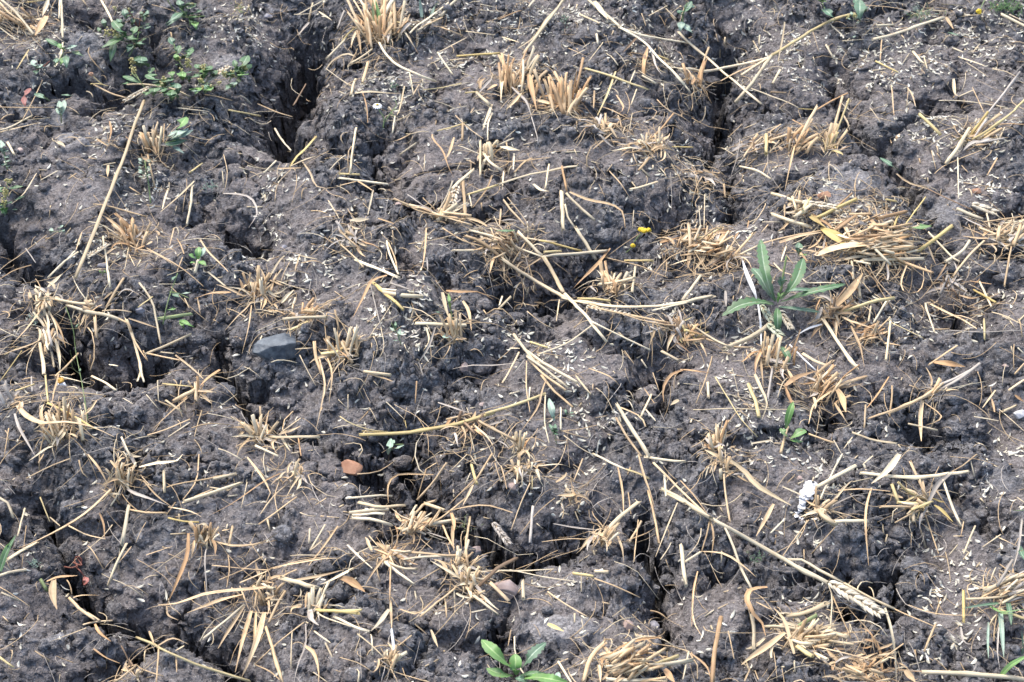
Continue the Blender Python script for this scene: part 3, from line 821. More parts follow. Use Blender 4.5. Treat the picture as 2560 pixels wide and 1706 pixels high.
'D': '''s c 18:535,165 430,240 330,340;s c 14:510,160 400,280;s t 10:560,30 520,150;s t 8:320,50 150,180 0,290;s t 8:215,255 100,290 0,350;s g 10:175,140 245,240;s c 20:390,490 520,515 640,525
s c 24:460,530 620,580 820,630;s c 22:870,640 910,750 950,900 970,1020;s c 14:960,985 940,1050;s c 14:965,985 985,1055;s t 18:830,630 880,660 900,720;l t 10:900,740 960,840 1000,900;l t 12:880,620 1000,660 1090,690
s t 12:700,570 900,580;s c 15:705,70 730,230 755,410;s t 22:845,345 780,450 730,540;l t 20:770,440 710,490;l g 9:810,460 850,420 910,430 860,480;s c 16:955,380 1040,500 1070,640 1100,790;s y 12:1045,470 945,545
s n 24:1300,590 1100,620;s c 8:1260,480 1295,550;s c 7:1090,385 1270,385;s t 11:1370,80 1430,170 1560,300;s c 12:1420,300 1580,430;s t 12:1000,140 1130,210 1260,290 1390,400;s t 8:880,120 1050,170 1200,260
s c 7:880,180 920,260;f c 6:940,270 1030,210;s c 24:1365,190 1335,300;s t 8:1250,200 1210,300;s t 8:1190,0 1160,120;s t 8:1260,180 1210,70;l o 22:1580,440 1440,450 1330,485;l t 10:1350,480 1370,590
s c 13:1840,340 1900,240 1945,190;l t 10:1720,510 1630,600 1540,700;l t 9:1720,530 1700,680 1655,860;s t 10:1830,560 1950,590;s c 10:1890,360 2000,400 2130,430;s c 22:1940,625 2070,615 2230,610;s y 14:2110,650 1980,700
f c 6:1750,710 1940,620;s t 10:2340,460 2200,540 2090,600;s c 10:2050,190 2170,215;s t 8:2050,180 2020,290;l t 10:2060,240 2150,225 2220,250;s c 14:2020,480 2000,550;s t 24:2150,780 2160,880 2200,1000
l t 12:2180,880 2220,1060 2200,1200 2160,1390;l t 12:2240,890 2270,1000 2250,1200;s y 28:2353,835 2280,850 2200,860;s c 20:2290,700 2330,880;s t 14:2290,560 2320,700;l c 9:2020,830 2140,820;s c 8:2050,870 2100,970 2160,1080
f c 6:1670,950 1790,1030;s c 18:1300,730 1150,800 1000,860;s t 12:1010,860 1150,890 1250,910;s t 12:1200,870 1300,950 1390,1035;s c 14:1100,850 1190,860;s t 10:980,840 1010,910;s t 28:1340,1110 1270,1140 1190,1185
l o 24:1505,970 1420,1030 1360,1090;s y 9:1110,1065 1320,1085;s t 26:1340,1090 1340,1170;l t 11:1300,1150 1180,1250 1030,1390;s c 10:1080,1050 1085,1190;s c 18:1135,1180 1240,1255;s c 12:840,1165 910,1205
f c 6:1370,1160 1500,1200;s c 20:630,1015 720,1060 790,1110;s c 12:400,1130 550,1130 710,1145;s c 8:410,1015 620,1070;l c 12:745,935 810,945;s t 18:535,860 450,950 380,1020;s y 14:310,1000 320,1100 330,1190
s y 19:330,1200 450,1260 560,1320 640,1370;l t 38:120,1220 200,1300 300,1340 450,1330 620,1360 780,1430;s y 15:120,1110 220,1075;s g 14:215,1020 220,1120;s t 12:400,1000 360,1190;s y 10:150,840 80,940 0,1050
l c 14:300,760 170,880;s c 28:270,790 290,900 300,1000;l t 18:300,760 150,820 0,870;l c 20:380,760 400,850 410,970;s c 16:350,850 370,950;l g 20:100,1270 130,1360 180,1450 240,1560;s t 10:60,1370 30,1560
s c 14:830,1430 890,1560;s t 14:1010,1420 1160,1370 1300,1310;s c 8:1300,1330 1150,1430;l t 14:660,1180 600,1260 530,1300;s t 13:1310,1370 1430,1340 1600,1350;f c 6:1420,1270 1640,1330;s t 10:1380,1250 1330,1430
s t 14:1780,1220 1790,1420;s c 28:1850,1435 2000,1430 2180,1430;s c 10:2060,1300 1920,1400;s t 10:1840,1250 1800,1400;l t 12:1600,1290 1700,1380 1770,1430;l c 15:1580,1430 1680,1420 1750,1440;l t 16:1720,1430 1650,1490 1620,1560
s c 20:1750,1490 1900,1560;s o 10:2040,1430 2060,1560;s c 8:1490,1230 1620,1140;l c 14:300,540 330,640 320,760;l c 12:330,560 380,660 400,760;l t 12:280,560 190,680 80,800;s c 16:250,480 270,600;s c 14:340,530 330,600
l t 12:370,620 420,720 450,820;s y 8:30,870 120,820;s c 10:0,690 100,740 180,760;s t 24:650,620 660,740''',
'E': '''s c 20:900,20 1050,60 1200,130 1390,200;s c 22:1400,200 1600,180 1810,160;s c 28:1120,220 1250,310 1400,400 1560,490;s c 24:1220,30 1310,120 1390,200;s c 32:1400,210 1470,330 1525,440
s c 26:1540,450 1640,560 1740,680 1820,775;s c 14:1720,640 1900,730 2120,835;s c 24:1620,10 1670,90 1740,200;s y 18:1380,90 1500,120 1640,155;s c 14:1270,70 1400,90 1480,95;s t 13:700,0 850,90 1000,130
s t 10:470,110 650,80 850,30 1000,0;l o 22:1850,140 1770,240 1650,360 1580,430;s y 16:1400,165 1510,160;s t 12:1280,80 1180,240;s t 10:1400,190 1260,280;l c 12:1310,130 1350,110 1400,130 1390,160;s c 20:780,155 900,155
s t 8:2050,40 1900,140 1820,200;s t 10:1800,200 2000,250 2240,340;s y 16:1960,225 2130,225;s c 26:1640,500 1800,530 2000,540 2200,530 2400,500;s y 18:1640,485 1840,500;s c 18:2140,565 2400,505;s t 18:1620,510 1800,560 2000,600 2250,650
s t 14:1700,540 1900,580 2100,640 2353,670;s c 16:1520,480 1700,520;s c 18:2020,265 2000,440;s c 20:1780,390 2000,345;s c 26:110,220 260,280 400,340;s t 16:0,20 60,80 140,140;l o 16:140,90 230,120 280,150
s t 12:0,110 100,200 160,270;s c 14:320,90 340,180 400,320;s t 12:330,100 380,220 390,310;l o 18:320,325 220,360 170,450 90,610;s g 11:210,390 240,520 280,680;f c 6:280,680 300,820 250,920;s y 26:230,380 330,470 430,560
s c 28:300,440 430,460 560,470;s c 16:290,420 400,430 500,440;s g 16:350,380 480,430;s c 10:430,540 560,570 660,640;l t 12:590,0 580,160 560,280 520,330;l g 14:590,200 600,300;s c 26:520,655 700,660 860,665
l o 18:725,430 830,440 950,440 1050,490;l c 28:700,440 720,540 750,630;l t 20:840,500 880,570 900,700;f t 7:860,655 1030,650 1190,720;l g 16:650,680 600,820 530,930;l c 12:590,680 610,770 570,840;l g 9:550,690 450,760 350,800
l g 9:540,920 570,1020;f t 7:620,820 640,890 800,890;s t 9:1280,570 1380,650 1460,690;s c 20:1090,550 1165,475;s c 14:1090,530 1110,470;s c 12:1160,825 1230,825;s t 14:1225,850 1170,960 1110,1060
l g 10:770,965 900,940 1050,940 1250,920;s g 12:1260,900 1180,1000;s c 24:1190,730 1270,840 1340,920;s c 22:1260,830 1400,930 1610,1050;s c 22:1280,880 1420,980 1560,1090;s t 20:1290,900 1390,1000 1540,1110
s t 20:1380,1010 1450,1100 1590,1225;s c 14:1320,900 1450,960;s c 16:1620,1020 1710,1135;s y 14:1300,780 1420,820;s c 14:1350,870 1550,790 1720,670;s t 10:1340,850 1530,880;l t 10:1700,960 1850,1020 1920,1090;s c 8:1500,490 1480,640
s t 8:1275,910 1275,1100 1300,1260;s c 12:1300,1090 1290,1190;l t 12:1410,1040 1380,1120 1350,1230 1240,1390;s c 12:1405,1130 1400,1330 1430,1470;s y 24:1400,1135 1200,1210 1000,1270;s y 30:1050,1265 800,1340 560,1390 300,1410 140,1415
s y 11:0,1290 80,1340 200,1380 330,1395;s y 10:150,1390 300,1395;s t 16:730,1310 900,1270;s t 22:930,1310 1060,1380 1190,1450;l g 14:670,1195 800,1240 900,1270;s c 14:1510,1230 1510,1380;s t 10:1510,1390 1620,1380 1760,1350
s t 10:1520,1390 1620,1420 1700,1440;s c 10:1530,1420 1650,1510 1750,1560;s c 28:1900,1220 2000,1380 2110,1560;s t 18:1890,1300 1970,1440 2060,1560;s t 14:1920,1230 2050,1290 2090,1360;s c 16:2130,1140 2060,1290
s t 8:2080,1100 2150,1200;s c 10:2090,1240 2160,1320;l o 20:2353,970 2260,1010 2210,1100 2215,1190;l c 32:2320,1180 2260,1215;s t 8:2140,990 2180,1110;s t 10:1945,840 2010,930;s c 14:2060,900 2100,960;s c 20:2210,850 2310,905
s t 10:2150,620 2180,700 2200,800;s o 12:525,1050 515,1200;s c 10:315,1190 440,1310;s c 8:55,1140 55,1260;s y 8:445,1320 455,1370;s c 22:180,985 330,1005;s t 10:200,1000 360,1050;s t 26:870,60 970,100 1120,220
l t 16:1100,60 1180,120 1150,240;s t 10:1030,0 1080,110 1160,200;l o 14:690,720 700,740 760,725;l t 12:820,1330 860,1420 830,1540;l t 14:900,1340 1000,1420 1050,1500;s c 10:890,1400 920,1530;s t 9:500,640 550,600;l c 12:1560,1010 1640,1090''',
'F': '''s y 28:1845,0 1740,80 1640,150;s c 20:1210,240 1300,210 1430,195 1640,150;s c 24:1260,220 1450,215 1660,210;s c 24:1090,50 1210,95 1320,130;l t 60:930,190 1060,140 1250,110 1500,90;s t 20:1350,140 1450,190 1550,250
l y 66:960,0 1060,60 1160,110;s t 16:940,180 1000,140 1180,60;s t 14:1100,160 1300,170 1560,120;s c 14:1430,0 1400,110;l t 30:680,100 820,60 970,30;s t 18:550,110 700,70 960,20;s t 12:1150,180 1320,110 1640,90
s c 16:1380,100 1520,90 1640,95;s c 14:1700,30 1860,200 1910,230;s c 22:1980,90 1930,160 1820,230;s t 18:2080,90 1960,210 1870,330;l o 10:1840,220 1770,330 1720,400;l t 12:1690,110 1750,250;l t 12:1560,230 1510,370 1540,440 1640,430 1670,320 1630,240
f t 7:1740,370 1640,490 1500,560;s t 16:2050,0 2200,60 2353,140;s t 14:2280,50 2250,220 2220,390;s t 14:2110,50 2220,30 2300,0;s c 10:2130,70 2280,90 2353,110;s c 16:2050,370 2130,540;s o 10:1980,365 2130,385
s y 16:2010,425 2160,510;s o 8:2050,350 2010,390;s g 18:1830,330 1780,450;s W 12:530,500 550,640 555,800;l W 16:970,660 880,690 790,740;s W 14:750,800 840,890 930,975
s c 26:840,860 920,910 1000,940;s c 28:990,640 1080,780 1200,950;s c 22:1220,370 1230,470;s c 17:1175,230 1185,350;s c 13:840,350 880,380 1060,380;s c 10:950,290 840,360;l t 46:1250,310 1160,440 1040,560
s y 24:1460,480 1300,510 1080,580;s c 14:1150,480 1250,550;s c 16:1420,490 1330,640;s c 14:1305,540 1290,640;s t 14:1440,610 1320,720;s y 10:1450,650 1660,750;s c 18:1440,640 1410,900;l t 22:1400,790 1510,805;l t 16:1170,670 1230,810 1260,950
l t 18:1100,610 1200,650 1330,690;s c 14:1740,710 1680,530 1710,510;s t 12:1690,510 1850,590 2030,690;s g 10:1840,700 2100,715 2353,700;s y 16:2080,630 2085,760;s c 10:2130,580 2353,670;s t 16:1890,810 1800,870 1705,935
l o 36:1730,920 1850,930 1950,950;s g 24:2040,935 1900,1040 1740,1110;s g 22:2030,950 1880,1030 1760,1080;s t 24:1740,1110 1600,1190 1440,1260;s t 18:1730,1130 1500,1230 1300,1300;l t 28:1660,1180 1640,1300 1650,1460
l t 12:1660,1190 1780,1280 1760,1320 1680,1350;s c 9:1740,1120 1930,1080 2100,1050;s c 14:1560,1340 1760,1385;s c 22:1180,1400 1320,1450 1480,1475;s t 14:880,1410 960,1440 1050,1470;l t 40:1060,1090 1110,1170 1135,1260
l t 20:1060,1200 1120,1300 1190,1400;l t 20:1040,1110 920,1210 880,1340;s t 14:1450,1080 1450,1150 1435,1290;s o 12:1430,1020 1360,1130 1280,1230;s t 14:1270,1210 1260,1370;s c 10:1050,1450 1100,1540;l c 24:510,1000 550,1100 590,1200 560,1310
l t 16:550,880 560,1000 570,1090;s g 18:630,970 600,1170;l o 24:560,830 520,920 515,1000;s y 28:470,1070 510,1170 540,1290;l o 22:780,1230 740,1150 720,1080;l o 30:720,1080 800,1020 930,980;s t 10:680,1105 780,1105
s c 11:90,1245 500,1245 850,1240;s y 10:240,1020 320,1150 420,1310 530,1430;s c 20:190,1060 195,1160;f c 6:355,960 410,1175;s t 10:220,880 180,1020 110,1200;s c 30:0,520 100,490 210,470;s c 24:135,335 80,410 20,490
l g 18:310,430 315,540;s c 20:90,670 210,750 330,810;s c 34:610,660 500,740 310,825;s t 14:180,760 350,810 500,820;s t 22:500,40 430,120 350,200;s c 20:540,120 420,180 340,215;s y 16:280,0 200,50 100,70;s c 12:490,1475 635,1450
s c 8:1180,1430 1120,1510;s c 22:2290,1220 2220,1250;s c 12:2160,1110 2070,1230;s c 10:2010,1290 2180,1320;s c 8:2180,1240 2353,1390;l o 16:2290,1145 2353,1190;s t 18:2353,1040 2250,1110;s t 14:2353,930 2290,1000;s c 14:2310,820 2353,860
l o 14:0,970 100,980 200,990;s c 10:730,110 690,230;s t 12:0,190 150,180 290,200;s t 12:30,90 150,150 280,160;s t 10:60,190 200,120 320,70;l c 22:0,100 60,40 120,30;s c 11:150,160 260,180;s t 9:0,60 80,130 180,300;s t 12:1500,130 1560,180 1640,190
s c 12:1320,200 1400,170 1620,130;s t 9:960,620 870,660;l o 16:2150,1260 2130,1160;s c 9:640,240 700,300 760,320;s t 9:1560,250 1700,360;s c 9:1900,1100 2000,1060''',
'G': '''s c 24:1640,200 1400,280 1270,320;s t 9:1330,290 1450,240;s t 14:1110,240 1500,150 1620,140;s c 20:1460,170 1610,135;s c 28:880,360 860,470 835,610;s c 20:860,620 800,740 745,880;l t 10:900,630 820,730;s c 20:1120,120 1125,250
l t 24:760,240 620,380 460,490 240,600 130,640;s t 13:470,490 590,550 720,580;l o 12:680,400 710,480 715,580;s c 28:240,610 130,670 45,725;s c 26:175,790 70,805 0,830;s t 8:180,490 150,770;s c 20:0,300 50,330 90,430
s y 12:275,295 340,460;s c 10:340,430 410,490;s c 14:170,370 120,560;l t 14:600,0 680,100 740,210;f t 7:440,360 600,310 760,240;s t 14:180,165 350,80 480,30;l g 22:870,240 980,290 1150,350;l t 12:1150,360 1300,390 1380,430
s t 16:1130,400 1000,400 890,380;s y 16:1150,435 1260,460 1360,465;l t 10:980,180 1080,290 1190,370;s t 8:1200,430 1380,400;l c 24:950,90 1080,60 1200,50 1250,0;l o 13:1920,130 1800,190 1600,330 1430,420;s t 14:2030,295 1900,390 1770,480
s c 8:1680,475 1770,480;l c 12:2050,140 2000,220 1955,300;l t 14:1690,20 1790,150 1850,270 1820,330;s t 8:1920,160 1880,290 1910,440;l o 26:1290,540 1280,700 1190,920 1140,1030;l t 11:1140,1040 1150,1100 1220,1135;l g 9:1410,650 1400,740 1420,1000
l t 18:1330,590 1310,700;l t 20:1470,600 1620,630 1780,610 1910,530;s t 20:1590,500 1570,600;l t 34:1850,910 1640,930 1400,960 1220,1020 1080,1030;l t 22:1660,960 1500,1000 1280,1085;s c 22:1660,1040 1540,1140 1405,1250
l t 20:1670,1040 1560,1210 1490,1330;l t 32:1720,1070 1680,1220 1650,1330 1610,1490;l t 36:1810,1080 1760,1260 1700,1420 1650,1530;l t 18:1750,1080 1740,1250 1720,1400;s t 24:1820,1190 1870,1350 1930,1560;s t 22:1950,940 1890,1040 1840,1150
l t 9:1640,900 1700,1060;s t 10:1450,760 1650,780 1850,790 2000,740 2230,700;l t 11:1850,780 2000,750 2290,710 2330,790;s t 14:1900,850 2030,790;l t 20:1980,870 2200,830 2353,790;s t 14:1640,880 1850,790;s c 38:1940,850 2050,880 2150,910
l c 24:2420,780 2250,870 2190,890;f t 7:1710,600 1800,730 1870,789;s c 32:2140,930 2130,1060;s c 22:2240,890 2190,1000 2150,1060;s y 28:2170,1070 2260,1070 2430,1085;s c 14:2170,1090 2260,1130 2400,1180;l g 38:2120,1070 2130,1130 2180,1170
l g 10:2090,1160 2090,1300 2040,1430 2010,1560;s t 12:2080,1150 1900,1290 1740,1440;l t 24:2080,1310 2150,1360 2180,1460 2180,1560;s c 14:2150,1210 2260,1290;s t 10:1740,1440 1850,1490 1930,1560;s c 10:2140,1490 2240,1560
s y 20:940,1255 1120,1340 1350,1440 1700,1550;l o 18:640,1330 720,1390 820,1430;s t 20:920,1470 780,1560;l t 16:1020,1210 1050,1290 1080,1330;l t 14:1080,1310 1180,1260 1290,1300;s t 14:1085,1330 1070,1560;s c 10:1260,1310 1200,1345
s t 10:1205,1380 1210,1490;s t 10:1080,1310 990,1340;l t 46:370,860 360,950 390,1060;l o 20:320,870 400,840 530,830;s n 26:280,860 320,930;s t 24:480,990 560,1070 650,1130;l t 14:500,980 560,965 680,965;s t 24:600,1090 680,1140
l o 18:650,1160 680,1220 760,1280;s c 8:590,1190 340,1285;s t 8:0,910 100,970 200,1040;s y 18:0,1390 80,1450;s c 14:2225,480 2120,660;s c 10:2200,590 2120,660;s t 12:2310,490 2220,620 2110,760;s c 16:2120,510 2115,610
f t 6:1150,680 1300,740;s t 11:540,40 560,120 600,160;l t 14:300,0 260,60;s t 9:1000,690 1180,630;s c 7:1690,190 1650,370;s t 9:1360,0 1340,180 1250,310;s t 8:1560,690 1570,780 1550,910;s k 12:830,1310 870,1390 920,1500''',
'H': '''s t 18:730,60 640,190 530,310;s t 10:590,100 530,300;l t 13:640,140 400,140 330,210 330,330;s t 9:660,60 590,100;l t 14:1180,400 1000,350 820,370 700,400;s t 17:1040,0 960,130 910,210;l t 16:910,210 870,290 840,350
s t 8:920,170 800,290 740,350;s c 28:130,330 280,360 440,350;s c 24:70,400 200,385 330,380;s c 26:90,435 220,445 340,480;s c 18:60,300 200,290 350,290;s c 24:90,415 300,410;s t 24:650,320 580,340 500,420;s c 26:590,340 700,380
s c 28:790,450 620,480 470,530;s c 28:600,440 530,480 440,520;s t 16:850,310 700,430 600,480;l o 24:760,400 780,480 770,560;l t 20:770,490 770,590 780,660;s t 16:700,480 740,570 780,640;s t 12:340,670 200,720 60,800
s o 14:345,690 345,850 340,1000;l t 16:330,680 230,800 170,900;s c 24:310,740 400,810 490,880;s c 20:330,740 420,780 510,785;s c 12:50,620 130,700 220,780;s c 20:440,720 600,700 790,700;s c 20:350,670 480,665;s t 22:480,670 700,690 800,690
s t 10:370,660 400,560 450,470;s t 10:300,680 250,600;s t 10:200,560 270,640;s t 12:350,660 360,560 340,500;l t 16:345,1000 350,1100 355,1210;s W 22:355,1210 370,1340;l c 28:335,1060 270,1150 210,1210;s y 32:0,1075 120,1070
s c 24:-40,1110 100,1180 200,1210;l o 46:0,850 80,870 170,940;s t 8:0,1390 130,1430 220,1490;s c 12:120,1230 220,1310 300,1390;s k 32:1190,720 1080,780 920,920;s c 20:880,830 1000,860;s c 12:870,810 1200,800 1460,785
s c 12:1160,790 1400,840 1610,870;l c 20:620,730 760,810 860,870;s t 28:1030,880 1090,940 1150,1000;s c 24:920,970 1000,1030 1070,1090;s t 18:800,910 680,1000 550,1110;l t 11:410,1060 520,1090 600,1030 720,920;s t 18:890,430 860,650 880,780
s c 20:880,590 850,700;s t 20:940,710 870,780;s t 14:720,990 730,1120;s t 12:550,860 700,770;s y 22:900,75 920,150 935,200;s g 22:1320,360 1310,480 1300,600;s y 22:1600,815 1730,835;s t 14:1740,850 1900,910 2050,980
s c 26:1250,880 1255,980;s c 26:1750,800 1830,805;s t 14:1420,940 1550,1030 1690,1110;l y 26:1420,1160 1530,1210;s c 8:1650,810 1650,940;s c 10:1780,1230 1900,1140 2015,1115;s c 14:1605,1090 1605,1150;s c 32:2030,335 1900,440 1780,560
s t 22:1910,440 1860,560;l g 10:1460,475 1600,500 1780,520;l t 8:1380,600 1550,580 1730,580;s t 8:1970,260 1990,410;l t 16:1900,560 1930,650 1940,740;s t 18:2060,460 1980,600;l t 10:1960,590 2100,540 2170,490;s t 10:2040,450 2010,740
l t 14:1900,90 1930,250 1940,420;l t 14:2040,0 2080,150 2120,260 2150,360;s t 18:2110,260 2150,420 2180,600;s c 18:2220,150 2230,280;s c 12:2310,330 2240,500 2160,700;s c 20:1740,0 1860,60 1960,110;s y 20:1960,105 2040,130 2110,165
s c 22:2100,20 2230,40 2353,50;s c 24:2250,275 2353,330;s c 10:870,0 760,110;s t 12:1660,30 1600,180;s t 10:1300,200 1240,330 1170,520;s c 12:1250,120 1245,220;s y 10:1315,150 1315,240;s t 8:1470,300 1340,410 1230,550
s t 34:1800,1300 1720,1380 1670,1540;s c 34:2060,1305 1950,1350 1850,1390;s c 34:2090,1410 1950,1450 1850,1490;s c 30:2400,1410 2200,1440 2100,1440;s c 32:2200,1540 2000,1545 1850,1540;l o 18:2200,1250 2050,1270 1900,1330 1780,1430
s y 28:2310,1380 2150,1440;l o 38:2220,1470 2290,1560;s c 18:1500,1430 1580,1560;s t 10:1560,1400 1380,1490;s t 10:510,1160 590,1230;l c 20:620,1200 670,1320;s t 14:490,1240 400,1310;s c 20:1830,1450 1980,1420;l t 24:1770,1440 1780,1560
s c 10:900,1080 1000,1060;s c 9:560,1090 640,1060;s t 9:1100,80 1140,240;s t 9:1060,60 1100,190;s t 14:1220,110 1210,200;l c 12:1360,80 1500,70 1580,90;s t 9:1170,1200 1150,1310;s t 9:870,1220 950,1150''',
'I': '''s c 28:-120,240 0,300 100,370 200,430;s c 30:200,430 300,490 480,590 680,700 850,800 1010,880;s t 18:-180,60 0,240 100,340 190,425;s t 13:0,180 90,280 180,400;s c 24:750,720 850,730 960,800 1100,870
s c 20:1100,870 1300,980 1450,1050;s t 13:1450,1050 1600,1120 1760,1190;s c 13:1010,880 1040,970 1035,1120 1030,1270;s t 13:1045,970 1100,1100 1170,1260;l c 22:1400,1050 1440,1200 1470,1380 1480,1560
s c 20:300,490 360,620 420,780 490,920;s t 13:205,450 180,560 150,660;l t 12:210,460 230,560 215,700;l c 34:320,30 440,120 520,210 650,290 760,350;s t 16:300,140 310,260 340,460;l t 26:640,340 580,450 520,560;s c 14:700,460 620,540
s t 10:880,450 800,560 690,720;s c 14:1110,0 1030,150 960,310;s c 32:1200,80 1070,150 940,220;s c 12:1320,10 1250,70;s c 10:700,220 850,290;s c 32:1260,130 1450,150 1610,160 1800,140 1960,120;l c 40:1500,0 1420,110 1310,200
s t 12:2030,0 1930,80 1800,150;l g 26:1860,120 1760,210 1700,330 1650,460;l t 16:1310,230 1280,340 1270,480 1290,760;l t 14:1000,370 1130,220 1180,180;s t 13:1080,250 1250,240 1440,255;l g 10:960,380 1200,280 1290,310
s c 12:1180,190 1320,160;s y 26:1450,210 1490,320;s y 18:1500,200 1550,250 1680,300;s y 24:1500,330 1680,340;s t 18:1380,360 1540,360 1660,370;s t 14:1470,470 1560,420 1650,380;s c 22:1800,180 1860,350 1920,490;s t 20:1580,60 1640,190 1690,290
s c 28:1060,460 1280,460;s c 38:950,400 1000,440 1060,480;l c 24:820,430 900,400 970,375;s t 18:930,240 930,340 950,390;s t 8:1060,500 980,590 900,680;s c 14:2020,490 1940,680;s c 12:2195,550 2070,635;s t 8:1940,460 1920,560
s c 8:1870,560 1940,560;s c 10:1900,620 1840,690;s t 8:1815,670 1850,880;l g 16:2340,440 2310,650 2270,790 2220,860;l t 8:2160,560 2353,650;f g 8:1480,920 1550,1030 1750,1100 1950,1160 2200,1220;l t 12:1560,1030 1700,1080 1850,1100 2050,1100
s t 16:1750,1160 1710,1250 1670,1350;s y 22:1940,940 1940,1140;s c 28:2400,810 2200,880 2100,930;s c 22:2400,940 2150,980 1950,990;s t 18:2400,860 2200,960;s c 14:2000,890 2150,950;s t 12:2353,1010 2150,1060;s y 28:2200,1070 2400,1140
l t 14:140,665 300,680 430,760 520,840;l o 12:120,800 90,950 80,1180;l t 9:80,1050 100,1160 160,1260;l o 34:600,910 480,930 460,1010 500,1090 560,1150 585,1240;s c 28:490,1100 505,1230 505,1340;s o 34:280,1120 240,1330 220,1560
s c 14:60,1350 20,1540;l o 14:70,1360 180,1450 210,1540;s t 10:330,1210 370,1400;f t 8:160,1180 240,1220 700,1220;s c 38:980,1030 880,1080 750,1100;s n 30:930,1105 850,1150 770,1200;s c 24:580,1180 700,1180 1100,1240
l t 22:640,1050 720,1150 780,1370;l t 34:720,1220 600,1310 480,1390 420,1440;s c 28:740,1260 850,1300 940,1290;s y 38:800,1330 900,1380;s t 14:900,1310 1000,1330 1200,1380 1330,1410;s t 10:1280,1215 1100,1220;s c 36:1000,1210 1140,1250
s t 12:440,1550 480,1460;s c 32:1660,1490 1900,1500 2180,1520 2430,1555;l t 38:1540,1480 1610,1560;s t 14:1530,1295 1400,1390 1270,1480;s t 12:1440,1340 1200,1430;s c 20:1420,1400 1340,1430;s o 10:1420,1460 1560,1480 1800,1490
s t 14:1000,1430 1150,1490 1300,1530;s t 12:1350,1440 1200,1500 1050,1540;s t 12:900,1350 1010,1440;l g 12:2180,1180 2170,1350 2190,1480;l g 14:1920,1180 1940,1280 2000,1300;s c 8:1110,1260 1150,1400;s c 20:30,740 140,670
s c 30:10,640 20,760 40,880;s t 12:1640,170 1660,260;s t 9:1110,1090 1000,1060;s t 10:520,1010 620,1060;l c 14:850,1230 1000,1180 1110,1160''',
}
